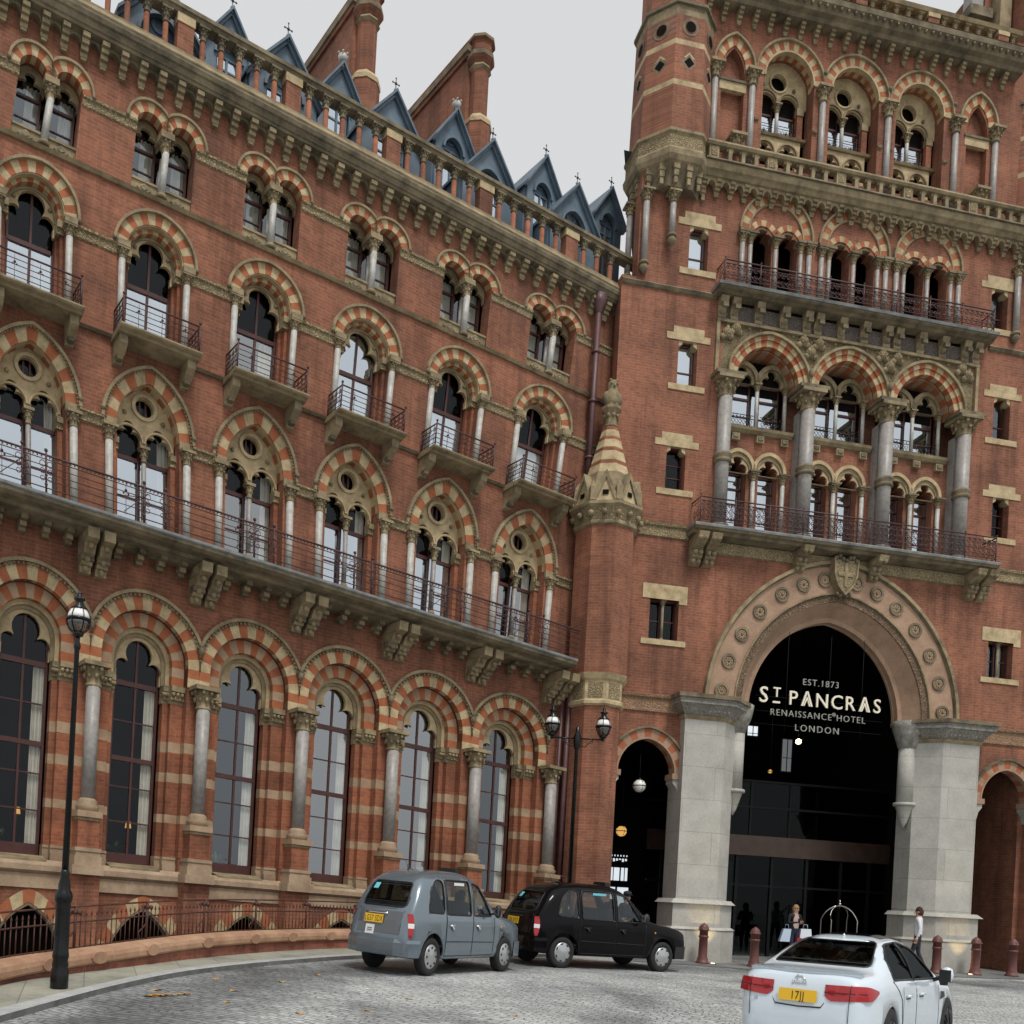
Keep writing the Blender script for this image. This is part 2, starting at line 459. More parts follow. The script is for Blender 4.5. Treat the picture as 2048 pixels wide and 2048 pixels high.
iw = MB(WM); iw.box(X0, X1, -1.3, -1.25, -1.2, 18.9, DARKVOID, 8)
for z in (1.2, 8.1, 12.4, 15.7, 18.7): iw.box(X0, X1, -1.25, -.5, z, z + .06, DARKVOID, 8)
iw.build('dark_interior', WING)

# ---- strings, friezes and plinth that run the length of the wing
st = MB(WM)
st.box(X0, X1, -.04, .025, 1.14, 1.40, FOOT, 14); st.profile([(0, 1.40), (.10, 1.46), (.10, 1.56), (.02, 1.66), (-.05, 1.66), (-.05, 1.40)], X0, X1, FOOT, 14)
st.build('plinth_course', WING)
for z, h, m, nm in ((15.68, .12, BUFF, 'string_course'), (12.46, .09, GRIMY, 'string_course')):
    s2 = MB(WM); s2.profile([(-.02, z), (.05, z), (.10, z + h * .55), (.02, z + h), (-.02, z + h)], X0, X1, m, 14); s2.build(nm, WING)
for t in BAYS:
    c = 2.5 * t
    fz = MB(WM)
    x1 = c + 1.84 if t < T1 else X1
    fz.profile([(.0, 16.97), (.03, 16.99), (.035, 17.12), (.07, 17.14), (.07, 17.19), (.0, 17.22)], c + .67, x1, CARVED, 3)
    if t == T0: fz.profile([(.0, 16.97), (.03, 16.99), (.035, 17.12), (.07, 17.14), (.07, 17.19), (.0, 17.22)], X0, c - .67, CARVED, 2)
    fz.build('carved_frieze', WING)
    x1 = c + 2.5 - .80 if t < T1 else X1
    f4 = MB(WM); f4.profile([(.0, 14.24), (.03, 14.26), (.04, 14.40), (.08, 14.43), (.08, 14.48), (.0, 14.51)], c + .80, x1, CARVED, 3)
    f4.build('carved_frieze', WING)
    x1 = c + 2.5 - .99 if t < T1 else X1
    f3 = MB(WM); f3.profile([(.0, 10.52), (.04, 10.54), (.05, 10.68), (.11, 10.71), (.11, 10.75), (.0, 10.79)], c + .99, x1, CARVED, 3)
    f3.build('carved_frieze', WING)

REFL1 = [GDARK, GDARK, GDARK, GMID, GGREY, GGREY, GMID]
REFL4 = [GSKY, GSKY, GSKY, GGREY, GSKY, GSKY, GGREY]
for bi, t in enumerate(BAYS):
    c = 2.5 * t
    def CM(x, n, z, c=c): return WM(max(c - 1.247, min(c + 1.247, x)), n, z)
    # ---------------- ground floor
    a = MB(CM)
    banded(a, c, 6.0, .66, .66, .33, .66, -.22, .02, 17, CREAM, VOUSS, .4, 2)
    banded(a, c, 6.0, .66, .66, .03, .32, -.42, -.2, 15, VOUSS, PIERBAND, .4, 2)
    A = a.build('striped_arch', WING)
    h = MB(CM); hood(h, c, 6.0, .66, .66, .66, .07, -.02, .09, BUFF, 14, 0, .075)
    hood(h, c, 6.0, .66, .66, .315, .035, -.2, -.15, IRON, 12)
    h.build('hood_mould', A)
    tr = MB(CM)
    hood(tr, c, 6.0, .60, .60, .0, .095, -.55, -.36, CREAM, 12, .40)
    hood(tr, c, 6.0, .52, .52, .0, .09, -.55, -.43, BUFF, 12, .40)
    tf = trefoil_round(c, 5.58, 5.78, .50, 7)
    o = arch(c, 6.0, .53, .53, .0, 10, z0=5.58)
    tr.plate([o[0]] + tf + [o[-1]] + o[1:-1][::-1], [], -.56, -.47, CREAM)
    w = MB(CM)
    frame_bars(w, c - .53, c + .53, 1.72, 6.55, -.57, .055, TIMBER, [(c, .05)], [(3.92, .10), (5.52, .11), (3.32, .028), (2.58, .028), (4.72, .028), (1.85, .2)])
    W = w.build('tall_window', WING)
    tr.build('stone_tracery', W)
    pane(W, CM, [(c - .5, 1.75), (c + .5, 1.75), (c + .5, 6.5), (c - .5, 6.5)], -.60, REFL1[bi])
    cu = MB(CM); curtain(cu, c + .24, c + .49, 1.78, 5.50, -.66, CURTAIN, 12, .025); cu.build('curtain', W)
    # jambs of the opening: stepped, banded brick and stone
    for sg in (-1, 1):
        j = MB(CM)
        zz = [1.95, 2.66, 2.84, 3.54, 3.74, 4.18, 4.40, 5.22]
        for k in range(7):
            m = PIERBAND if k % 2 else ORANGE
            xs = sorted((c + sg * .695, c + sg * .985)); j.box(xs[0], xs[1], -.42, -.205, zz[k], zz[k + 1], m)
            xs = sorted((c + sg * .57, c + sg * .695)); j.box(xs[0], xs[1], -.56, -.36, zz[k], zz[k + 1], m)
            if sg == 1:
                xs = (c + .985, c + 2.5 - .985) if t < T1 else (c + .985, X1)
                j.box(xs[0] + .002, xs[1] - .002, -.2, .012, zz[k], zz[k + 1], m)
        # flared stone foot
        for x0_, x1_, n1_ in ((.57, .695, -.33), (.695, .985, -.16)):
            xs = sorted((c + sg * x0_, c + sg * x1_))
            for zz0, zz1, e in ((1.62, 1.8, .05), (1.8, 1.9, .02), (1.9, 1.95, .035)):
                j.box(xs[0] - (.02 if sg > 0 else 0), xs[1] + (.02 if sg < 0 else 0), -.56, n1_ - .02 + e, zz0, zz1, FOOT)
        jo = j.build('banded_jamb', WING)
        k = MB(CM)
        for x0_, x1_, n1_ in ((.55, .70, -.33), (.68, .99, -.15)):
            xs = sorted((c + sg * x0_, c + sg * x1_))
            k.box(xs[0], xs[1], -.56, n1_ - .05, 5.22, 5.30, BUFF); k.box(xs[0], xs[1], -.56, n1_, 5.30, 5.48, CARVED); k.box(xs[0], xs[1], -.56, n1_ + .05, 5.48, 5.6, BUFF)
            for q in range(3):
                xx = xs[0] + (xs[1] - xs[0]) * (q + .5) / 3
                k.ball(xx, n1_ + .02, 5.42, .05, BUFF, 6, 4)
        k.build('carved_capital', jo)
    # sloping sill and the wall under the window
    sl = MB(CM); sl.profile([(-.6, 1.72), (-.34, 1.74), (.05, 1.66), (.05, 1.60), (-.6, 1.60)], c - .56, c + .56, BUFF, 2); sl.build('window_sill', W)
    # granite column on its pedestal, on the pier to the right of this window
    x = c + 1.25 + .07
    co = MB(WM); column(co, x, .20, 2.62, 5.16, .15, SHAFT, FOOT, .28, 16)
    K = co.build('granite_column', WING)
    cp = MB(WM); capital(cp, x, .18, 5.14, 5.62, .155, BUFF, BUFF, 12); cp.build('capital', K)
    pd = MB(WM)
    pd.box(x - .27, x + .27, 0, .46, 2.52, 2.64, PIERBAND); pd.box(x - .24, x + .24, 0, .42, 2.46, 2.52, BUFF)
    pd.box(x - .23, x + .23, 0, .40, 1.95, 2.46, ORANGE)
    for z0_, z1_, e in ((1.45, 1.62, .10), (1.62, 1.80, .05), (1.80, 1.88, .02), (1.88, 1.95, .04)):
        pd.box(x - .24 - e, x + .24 + e, 0, .42 + e, z0_, z1_, FOOT)
    pd.box(x - .30, x + .30, -.02, .38, -1.2, 1.45, RED)
    pd.build('pedestal', K)
    # small carved stop where two hood moulds meet
    sp = MB(WM); sp.ball(c + 1.25, .09, 6.42, .075, GRIMY, 7, 5, 1.6); sp.ball(c + 1.25, .10, 6.52, .06, GRIMY, 7, 5); sp.build('label_stop', A)
    # cellar arch
    b = MB(WM)
    hw, ap = .84, .88
    banded(b, c + .25, -.35, hw, arch_R(hw, ap + .35), .0, .24, -.3, .0, 13, VOUSS, CREAM); hood(b, c + .25, -.35, hw, arch_R(hw, ap + .35), -.05, .05, -.3, -.01, GRIMY, 7)
    b.box(c - .7, c + 1.2, -.8, -.75, -1.3, 1.1, DARKVOID)
    b.build('cellar_arch', WING)

    # ---------------- first floor (long balcony)
    a = MB(CM); banded(a, c, 10.77, .70, 1.12, 0, .28, -.30, .025, 13, VOUSS, CREAM)
    hood(a, c, 10.77, .70, 1.12, -.005, .03, -.12, -.02, CREAM, 10)
    A = a.build('striped_pointed_arch', WING)
    h = MB(CM); hood(h, c, 10.77, .70, 1.12, .28, .065, -.01, .10, BUFF, 12, .0, .05)
    for sg in (-1, 1): h.ball(c + sg * 1.015, .09, 10.93, .06, GRIMY, 6, 4)
    h.build('hood_mould', A)
    w = MB(CM)
    for q in (-1, 1):
        frame_bars(w, c + q * .345 - .30, c + q * .345 + .30, 8.42, 11.8, -.44, .045, TIMBER, [], [(10.28, .08), (9.45, .03), (8.62, .34)])
    W = w.build('gothic_window', WING)
    tr = MB(CM)
    o = arch(c, 10.77, .70, 1.12, 0, 10, z0=10.52)
    t1 = trefoil(c - .335, 10.52, 10.60, .27, 5); t2 = trefoil(c + .335, 10.52, 10.60, .27, 5)
    tr.plate([o[0]] + t1 + t2 + [o[-1]] + o[1:-1][::-1], [circle(c, 11.40, .20, 18)], -.42, -.30, CREAM)
    tr.band(circle(c, 11.40, .215, 18), circle(c, 11.40, .29, 18), -.3, -.25, CREAM, closed=True)
    for q in (-1, 1):
        hood(tr, c + q * .335, 10.62, .29, .29, 0, .045, -.31, -.255, CREAM, 8)
        tr.ball(c + q * .43, -.28, 11.18, .05, BUFF, 8, 5)
    column(tr, c, -.27, 8.86, 10.22, .055, SHAFT, BUFF, .10)
    capital(tr, c, -.27, 10.20, 10.53, .06, BUFF)
    tr.box(c - .11, c + .11, -.42, -.17, 8.40, 8.60, GRIMY); tr.ball(c, -.25, 8.68, .12, GRIMY, 8, 6, 1.5)
    tr.build('stone_tracery', W)
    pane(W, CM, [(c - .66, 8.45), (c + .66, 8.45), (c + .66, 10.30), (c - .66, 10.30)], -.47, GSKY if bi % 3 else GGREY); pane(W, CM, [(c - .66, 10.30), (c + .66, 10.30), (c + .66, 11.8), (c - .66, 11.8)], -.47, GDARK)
    cu = MB(CM)
    curtain(cu, c + .40, c + .63, 8.5, 10.9, -.56, CURTAIN, 8); curtain(cu, c - .20, c - .08, 8.5, 10.9, -.64, DARKVOID, 5)
    cu.build('curtain', W)
    for sg in (-1, 1):
        j = MB(CM)
        xs = sorted((c + sg * .60, c + sg * .705)); j.box(xs[0], xs[1], -.42, -.24, 8.40, 10.30, ORANGE)
        xs = sorted((c + sg * .58, c + sg * .72)); j.box(xs[0], xs[1], -.42, -.21, 10.30, 10.42, CARVED); j.box(xs[0], xs[1], -.42, -.17, 10.42, 10.54, BUFF)
        xs = sorted((c + sg * .712, c + sg * .76)); j.box(xs[0], xs[1], -.2, .02, 8.40, 10.52, ORANGE)
        j.build('brick_jamb', WING)
        co = MB(WM); column(co, c + sg * .87, .045, 8.42, 10.32, .085, WHITESHAFT, BUFF, .12)
        K = co.build('slender_column', WING)
        cp = MB(WM); capital(cp, c + sg * .87, .04, 10.30, 10.62, .085, BUFF); cp.build('capital', K)
        sb = MB(WM); xs = sorted((c + sg * .70, c + sg * 1.03)); sb.box(xs[0], xs[1], -.01, .06, 10.62, 10.80, BUFF); sb.build('abacus', K)

    # ---------------- second floor (single balconies)
    a = MB(CM); banded(a, c, 14.52, .62, .66, 0, .235, -.14, .025, 15, CREAM, VOUSS)
    banded(a, c, 14.52, .62, .66, -.10, .0, -.32, -.13, 15, VOUSS, CREAM)
    A = a.build('striped_arch', WING)
    h = MB(CM); hood(h, c, 14.52, .62, .66, .235, .055, -.01, .10, BUFF, 12)
    for sg in (-1, 1): h.ball(c + sg * .885, .09, 14.54, .055, GRIMY, 6, 4)
    hood(h, c, 14.52, .62, .66, -.02, .035, -.12, .0, CREAM, 10)
    h.build('hood_mould', A)
    w = MB(CM)
    frame_bars(w, c - .5, c + .5, 12.5, 15.1, -.44, .05, TIMBER, [(c, .05)], [(13.98, .09)])
    W = w.build('balcony_window', WING)
    tr = MB(CM)
    o = arch(c, 14.52, .53, .57, 0, 10, z0=14.24); tf = trefoil_round(c, 14.24, 14.40, .45, 6)
    tr.plate([o[0]] + tf + [o[-1]] + o[1:-1][::-1], [], -.40, -.31, CREAM)
    hood(tr, c, 14.52, .47, .5, .0, .05, -.32, -.27, BUFF, 10)
    for sg in (-1, 1): tr.ball(c + sg * .36, -.29, 14.76, .045, BUFF, 7, 4)
    tr.build('stone_tracery', W)
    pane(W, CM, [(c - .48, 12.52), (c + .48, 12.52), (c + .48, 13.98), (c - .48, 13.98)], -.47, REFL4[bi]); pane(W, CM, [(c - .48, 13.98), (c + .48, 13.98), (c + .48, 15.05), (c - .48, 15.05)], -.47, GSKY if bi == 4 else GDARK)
    cu = MB(CM)
    if bi < 4: curtain(cu, c + .14, c + .47, 12.55, 13.95, -.55, CURTAIN, 10)
    else: curtain(cu, c - .47, c + .47, (13.0, 12.55, 13.2)[bi % 3], 13.95, -.53, BLIND, 10, .008)
    cu.build('curtain', W)
    for sg in (-1, 1):
        j = MB(CM)
        xs = sorted((c + sg * .50, c + sg * .56)); j.box(xs[0], xs[1], -.42, -.3, 12.46, 14.24, ORANGE)
        xs = sorted((c + sg * .56, c + sg * .625)); j.box(xs[0], xs[1], -.3, -.14, 12.46, 14.24, ORANGE)
        xs = sorted((c + sg * .48, c + sg * .64)); j.box(xs[0], xs[1], -.42, -.1, 14.24, 14.36, CARVED); j.box(xs[0], xs[1], -.42, -.05, 14.36, 14.5, BUFF)
        j.build('brick_jamb', WING)
        co = MB(WM); column(co, c + sg * .705, .035, 12.5, 14.2, .07, WHITESHAFT, BUFF, .1)
        K = co.build('slender_column', WING)
        cp = MB(WM); capital(cp, c + sg * .705, .03, 14.18, 14.40, .07, BUFF); cp.box(c + sg * .705 - .13, c + sg * .705 + .13, -.01, .17, 14.40, 14.52, BUFF); cp.build('capital', K)
    bl = MB(WM)
    bl.profile([(0, 12.37), (.56, 12.39), (.60, 12.42), (.69, 12.44), (.72, 12.47), (.72, 12.50), (0, 12.50)], c - .88, c + .88, BUFF, 2)
    B = bl.build('stone_balcony', WING)
    for sg in (-1, 1):
        k = MB(WM); x = c + sg * .74
        k.profile([(0, 11.92), (.10, 11.94), (.14, 12.02), (.22, 12.04), (.36, 12.12), (.48, 12.22), (.48, 12.39), (0, 12.37)], x - .09, x + .09, BUFF)
        k.profile([(.14, 11.96), (.26, 11.98), (.26, 12.06), (.14, 12.06)], x - .06, x + .06, GRIMY)
        k.build('bracket', B)
    rl = MB(WM); ir = IRON; n1 = .65
    for px in (-.82, .82):
        rl.tube([(c + px, n1, 12.5), (c + px, n1, 13.08)], .018, ir, 6); rl.ball(c + px, n1, 13.12, .032, ir, 6, 4); rl.tube([(c + px, .02, 12.5), (c + px, .02, 13.05)], .014, ir, 5)
        for i, n_ in enumerate((.2, .38, .56)):
            rl.tube([(c + px, n_, 12.5), (c + px, n_, 13.02)], .008, ir, 4)
            rl.tube([(c + px, n_ + .07 * cos(q * pi / 4), 12.76 + .07 * sin(q * pi / 4)) for q in range(8)], .008, ir, 4, closed=True)
            rl.tube([(c + px, n_ + .05 * cos(q * pi / 4), 12.93 + .05 * sin(q * pi / 4)) for q in range(8)], .007, ir, 4, closed=True)
    for z, r in ((13.05, .02), (12.93, .009), (12.82, .009), (12.71, .009), (12.60, .009)):
        rl.tube([(c - .82, .02, z), (c - .82, n1, z), (c, n1, z), (c + .82, n1, z), (c + .82, .02, z)], r, ir, 5)
    for px in (-.5, 0, .5):
        rl.tube([(c + px, n1, 12.5), (c + px, n1, 13.0)], .007, ir, 4); rl.ball(c + px, n1 + .01, 12.86, .03, ir, 5, 3); rl.ball(c + px - .04, n1 + .01, 12.82, .02, ir, 5, 3); rl.ball(c + px + .04, n1 + .01, 12.82, .02, ir, 5, 3)
    rl.build('iron_railing', B)

    # ---------------- third floor (paired lights)
    a = MB(CM)
    for q in (-1, 1): banded(a, c + q * .37, 17.2, .29, .29, .0, .20, -.22, .025, 9, CREAM if q < 0 else VOUSS, VOUSS if q < 0 else CREAM)
    A = a.build('striped_arch', WING)
    def CL(x, n, z, c=c): return CM(min(x, c), n, z)
    def CR(x, n, z, c=c): return CM(max(x, c), n, z)
    h = MB(CL); hood(h, c - .37, 17.2, .29, .29, .20, .05, -.01, .08, BUFF, 9); h.M = CR; hood(h, c + .37, 17.2, .29, .29, .20, .05, -.01, .08, BUFF, 9)
    h.M = CM
    for q in (-1, 1): h.ball(c + q * .885, .07, 17.2, .05, GRIMY, 6, 4)
    h.build('hood_mould', A)
    w = MB(CM)
    for q in (-1, 1): frame_bars(w, c + q * .36 - .29, c + q * .36 + .29, 16.05, 17.5, -.42, .045, TIMBER, [], [(16.95, .05), (16.5, .025)])
    W = w.build('paired_window', WING)
    tr = MB(CM)
    for q in (-1, 1):
        o = arch(c + q * .37, 17.2, .30, .30, 0, 8, z0=17.0); tf = trefoil(c + q * .37, 17.0, 17.04, .26, 4, .8)
        tr.plate([o[0]] + tf + [o[-1]] + o[1:-1][::-1], [], -.38, -.30, BUFF)
    tr.build('stone_tracery', W)
    pane(W, CM, [(c - .64, 16.08), (c + .64, 16.08), (c + .64, 17.48), (c - .64, 17.48)], -.45, GMID)
    cu = MB(CM)
    for q in (-1, 1): curtain(cu, c + q * .36 - .02, c + q * .36 + .26, 16.1, 17.3, -.58, CURTAIN, 8)
    cu.build('curtain', W)
    co = MB(WM); column(co, c, .0, 15.80, 16.80, .075, WHITESHAFT, BUFF, .1); column(co, c, -.22, 15.8, 16.8, .05, WHITESHAFT, BUFF, .1)
    K = co.build('slender_column', WING)
    cp = MB(WM); capital(cp, c, -.02, 16.78, 17.12, .08, BUFF); cp.box(c - .15, c + .15, -.34, .1, 17.06, 17.21, BUFF); cp.build('capital', K)
    sp = MB(WM)
    for q in (-1, 1):
        x0_, x1_ = (c - .655, c - .08) if q < 0 else (c + .08, c + .655)
        sp.box(x0_, x1_, -.40, -.06, 15.76, 16.02, BUFF); sp.box(x0_, x1_, -.40, -.03, 16.02, 16.07, BUFF)
        xm = c + q * .37
        for rr, mm, nn in ((.155, BUFF, -.035), (.10, GRIMY, -.03), (.06, BUFF, -.022)):
            sp.plate([(xm - rr, 15.89), (xm, 15.89 - rr * .72), (xm + rr, 15.89), (xm, 15.89 + rr * .72)], [], -.06, nn, mm)
    sp.build('diamond_sill_panel', W)

# ---- long first-floor balcony
lb = MB(WM)
lb.profile([(0, 8.10), (.62, 8.14), (.68, 8.20), (.90, 8.22), (1.0, 8.27), (1.02, 8.33), (0, 8.33)], X0, 13.7, GRIMY, 16)
lb.profile([(0, 8.334), (1.03, 8.334), (1.05, 8.36), (1.05, 8.41), (0, 8.43)], X0, 13.7, LEDGE, 16)
LB = lb.build('long_stone_balcony', WING)
for t in BAYS:
    c = 2.5 * t
    for k in range(2):
        x = c + 1.25 + (-.17, .17)[k]
        b = MB(WM)
        b.profile([(0, 7.36), (.12, 7.38), (.14, 7.5), (.24, 7.52), (.30, 7.66), (.44, 7.70), (.56, 7.86), (.78, 7.92), (.80, 8.12), (0, 8.10)], x - .12, x + .12, BUFF)
        b.profile([(.12, 7.55), (.34, 7.6), (.34, 7.72), (.12, 7.72)], x - .14, x + .14, GRIMY)
        for zz, nn in ((7.45, .17), (7.62, .31), (7.82, .58)): b.ball(x, nn, zz, .07, BUFF, 6, 4); b.box(x - .125, x + .125, 0, nn, zz + .07, zz + .085, GRIMY)
        b.build('scroll_bracket', LB)
    for k in range(4):
        x = c - .72 + .48 * k
        b = MB(WM); b.box(x - .07, x + .07, 0, .16, 7.86, 7.93, GRIMY); b.box(x - .07, x + .07, 0, .27, 7.94, 8.03, BUFF); b.box(x - .07, x + .07, 0, .40, 8.04, 8.13, GRIMY); b.build('small_bracket', LB)
    r = MB(WM); n1 = .97
    xa, xb = c - 1.25, c + 1.25
    for z, rr in ((9.16, .022), (9.08, .011), (8.95, .009), (8.82, .009), (8.69, .009), (8.53, .012)):
        r.tube([(xa + 2.5 * q / 4, n1, z) for q in range(5)], rr, IRON, 5)
    for q in range(30): r.ball(xa + 2.5 * (q + .5) / 30, n1, 9.12, .018, IRON, 4, 3)
    for px in (-.42, .05):
        r.tube([(c + px, n1, 8.4), (c + px, n1, 9.2)], .022, IRON, 6); r.ball(c + px, n1, 9.25, .04, IRON, 6, 4)
        for q in range(3): r.ball(c + px, n1, 8.6 + .18 * q, .035, IRON, 6, 4)
        for sg in (-1, 1):
            for zz, rr in ((8.98, .06), (8.84, .05), (8.70, .045)):
                r.tube([(c + px + sg * .075 + rr * cos(q * pi / 4), n1 + .015, zz + rr * sin(q * pi / 4)) for q in range(8)], .008, IRON, 4, closed=True)
    x = c - .95
    r.tube([(x + .1, n1, 8.55), (x + .62, n1, 9.05)], .008, IRON, 4); r.tube([(x, n1, 8.85), (x + .5, n1, 8.95)], .008, IRON, 4)
    r.tube([(x + .14, n1, 8.5), (x + .14, n1, 9.14)], .008, IRON, 4); r.ball(x + .14, n1, 8.98, .035, IRON, 5, 3); r.ball(x + .09, n1, 8.92, .025, IRON, 5, 3); r.ball(x + .19, n1, 8.92, .025, IRON, 5, 3)
    r.build('iron_railing', LB)
# ---- cornice, parapet
cn = MB(WM)
cn.profile([(0, 18.26), (.28, 18.29), (.30, 18.34), (.33, 18.35), (.37, 18.44), (.41, 18.46), (.44, 18.54), (.43, 18.58), (.0, 18.58)], X0, X1, GRIMY, 16)
cn.profile([(0, 18.584), (.43, 18.584), (.45, 18.62), (.34, 18.78), (0, 18.80)], X0, X1, BUFF, 16)
CN = cn.build('cornice', WING)
for i in range(NB * 6 + 1):
    x = X0 + .2 + i * 2.5 / 6
    b = MB(WM)
    bracket(b, x, .15, 0, .28, 17.88, 18.27, BUFF, 4)
    b.ball(x, .18, 18.18, .05, GRIMY, 6, 4)
    b.build('cornice_bracket', CN)
    a = MB(WM); a.plate([(x + .09, 18.10)] + arc(x + .208, 18.10, .12, 180, 0, 6) + [(x + .33, 18.10), (x + .33, 18.27), (x + .09, 18.27)], [], .0, .13, GRIMY)
    a.build('corbel_arch', CN)
pp = MB(WM); pp.profile([(.04, 19.60), (.30, 19.60), (.33, 19.66), (.37, 19.67), (.37, 19.75), (.04, 19.78)], X0, X1, GRIMY, 16)
pp.box(X0, X1, .05, .32, 18.80, 18.84, BUFF, 14)
PP = pp.build('parapet', WING)
for i in range(NB * 6 + 1):
    x = X0 + .2 + i * 2.5 / 6
    b = MB(WM)
    if i % 6 == 3:
        b.box(x - .18, x + .18, .08, .30, 18.84, 19.42, RED); b.box(x - .2, x + .2, .06, .32, 19.42, 19.60, CREAM)
        b.build('parapet_pier', PP)
    else:
        b.lathe([(.085, 18.84), (.085, 18.88), (.06, 18.92), (.06, 19.32)], x, .2, ORANGE, 9)
        capital(b, x, .2, 19.32, 19.60, .065, GRIMY, None, 8)
        b.build('parapet_colonnette', PP)
# ---- roof, dormers, chimneys (true metres along the wing)
rf = MB(PM)
rf.poly([(-4, -.5, 18.9), (17, -.5, 19.1), (17, -9, 20.6), (-4, -9, 20.4)], ROOF); rf.poly([(-4, -9, 20.4), (17, -9, 20.6), (17, -9, 0), (-4, -9, 0)], RED)
rf.poly([(-4, 0, -1), (-4, -9, 0), (-4, -9, 20.4), (-4, -.5, 18.9), (-4, 0, 18.8)], RED)
RF = rf.build('slate_roof', WING)
def dormer(s, za, n, hw, h, crown):
    d = MB(PM); ze = za - h; zb = 18.9
    op = [(s - hw * .52, zb)] + [(x, z) for x, z in arch(s, ze - .15, hw * .52, hw * .62, 0, 6)] + [(s + hw * .52, zb)]
    d.plate([(s - hw, zb)] + op + [(s + hw, zb), (s + hw, ze), (s, za), (s - hw, ze)], [], n - .08, n, SLATEBLUE)
    d.box(s - hw * .55, s + hw * .55, n - .2, n - .15, zb, ze + h * .55, SLATEBLUE)
    for a_, b_ in (((s - hw - .1, ze - .1), (s, za + .06)), ((s + hw + .1, ze - .1), (s, za + .06))):
        d.plate([a_, b_, (b_[0], b_[1] + .08), (a_[0], a_[1] + .08)], [], n - 3.0, n + .16, SLATEBLUE, back=True)
        d.plate([(a_[0], a_[1] + .001), (b_[0], b_[1] - .001), (b_[0], b_[1] - .09), (a_[0] * .96 + s * .04, a_[1] - .06)], [], n, n + .07, SLATEBLUE)
    for xx in (s - hw, s + hw): d.box(xx - .03, xx + .03, n - 3, n - .09, zb, ze - .02, SLATEBLUE)
    D = d.build('gabled_dormer', WING)
    h_ = MB(PM); hood(h_, s, ze - .15, hw * .52, hw * .62, .0, .07, n - .02, n + .06, SLATEBLUE, 7); h_.band(circle(s, ze + h * .26, .07 * hw / .6, 12), circle(s, ze + h * .26, .13 * hw / .6, 12), n - .16, n - .12, SLATEBLUE, closed=True)
    h_.build('arched_moulding', D)
    w = MB(PM); frame_bars(w, s - hw * .5, s + hw * .5, zb, ze - .05, n - .1, .05, SLATEBLUE, [(s, .05)], [(ze - .35, .04)]); w.build('window_frame', D)
    pane(D, PM, [(s - hw * .48, zb), (s + hw * .48, zb), (s + hw * .48, ze - .1), (s - hw * .48, ze - .1)], n - .13, GSKY)
    f = MB(PM); m = WHITESHAFT if crown else SLATEBLUE
    f.lathe([(.05, za), (.03, za + .1), (.05, za + .14), (.015, za + .18), (.012, za + .42)], s, n + .06, m, 7)
    if crown:
        f.lathe([(.06, za + .14), (.10, za + .16), (.12, za + .28)], s, n + .06, m, 8)
        for q in range(6): f.ball(s + .12 * cos(q * pi / 3), n + .06 + .12 * sin(q * pi / 3), za + .31, .03, m, 5, 3)
    else:
        f.tube([(s - .09, n + .06, za + .30), (s + .09, n + .06, za + .30)], .012, IRON, 4); f.ball(s, n + .06, za + .3, .035, IRON, 6, 4); f.ball(s, n + .06, za + .43, .022, IRON, 5, 3)
        for sg in (-1, 1): f.ball(s + sg * .09, n + .06, za + .3, .022, IRON, 5, 3)
    f.build('finial', D)
for s, za in ((2.2, 20.50), (5.05, 20.86), (7.95, 21.17), (10.98, 21.48), (14.02, 21.76)): dormer(s, za - .1, -.35, .84, 1.02, False)
for s, za, cr in ((3.95, 21.32, False), (6.80, 21.66, True), (10.22, 22.30, True), (13.36, 22.60, False), (15.95, 22.92, False)): dormer(s, za - .08, -1.0, .56, .84, cr)
for s, zt in ((8.47, 25.75), (12.30, 26.55)):
    c = MB(PM)
    c.box(s - .28, s + .28, -6.6, -3.15, 19.5, zt - .35, RED); 
    for z0_, z1_, e in ((zt - .35, zt - .22, .07), (zt - .22, zt - .05, .12), (zt - .05, zt + .08, .08)): c.box(s - .28 - e, s + .28 + e, -6.6 - e, -3.15 + e, z0_, z1_, GRIMY if z0_ < zt - .1 and e > .1 else RED)
    K = c.build('chimney_stack', WING)
    f = MB(PM)
    f.lathe([(.42, 19.8), (.42, zt - 2.35), (.36, zt - 2.25), (.27, zt - 2.1), (.27, zt - .75)], s + .08, -3.0, RED, 8, False, ph=pi / 8)
    f.lathe([(.27, zt - .75), (.34, zt - .68), (.30, zt - .6), (.42, zt - .42), (.42, zt - .3), (.34, zt - .26), (.34, zt + .02), (.42, zt + .08), (.42, zt + .16), (.30, zt + .2)], s + .08, -3.0, RED, 8, False, [BUFF, BUFF, RED, GRIMY, BUFF, RED, RED, GRIMY, GRIMY], ph=pi / 8)
    f.lathe([(.44, zt - 2.4), (.44, zt - 2.28), (.3, zt - 2.1)], s + .08, -3.0, CREAM, 8, False, ph=pi / 8)
    f.build('octagonal_flue', K)
# ---- rainwater pipe in the corner
dp = MB(PM)
dp.tube([(14.62, .22, 18.2), (14.55, .2, 12.6)], .085, PIPE, 10); dp.tube([(14.50, .2, 12.2), (14.42, .2, 8.6)], .085, PIPE, 10)
dp.tube([(14.30, .22, 7.9), (14.22, .22, 1.0)], .075, PIPE, 10); dp.tube([(14.05, .2, 7.6), (13.98, .2, .6)], .05, PIPE, 8)
dp.lathe([(.05, 18.0), (.10, 18.15), (.20, 18.4), (.22, 18.62)], 14.62, .22, PIPE, 8)
for z in (17, 15.6, 14.0, 12.4, 10.5, 9, 7.2, 5.5, 3.8, 2.2): dp.lathe([(.12, z), (.12, z + .07)], 14.36 + z * .0145, .2, PIPE, 10)
dp.build('drain_pipe', WING)
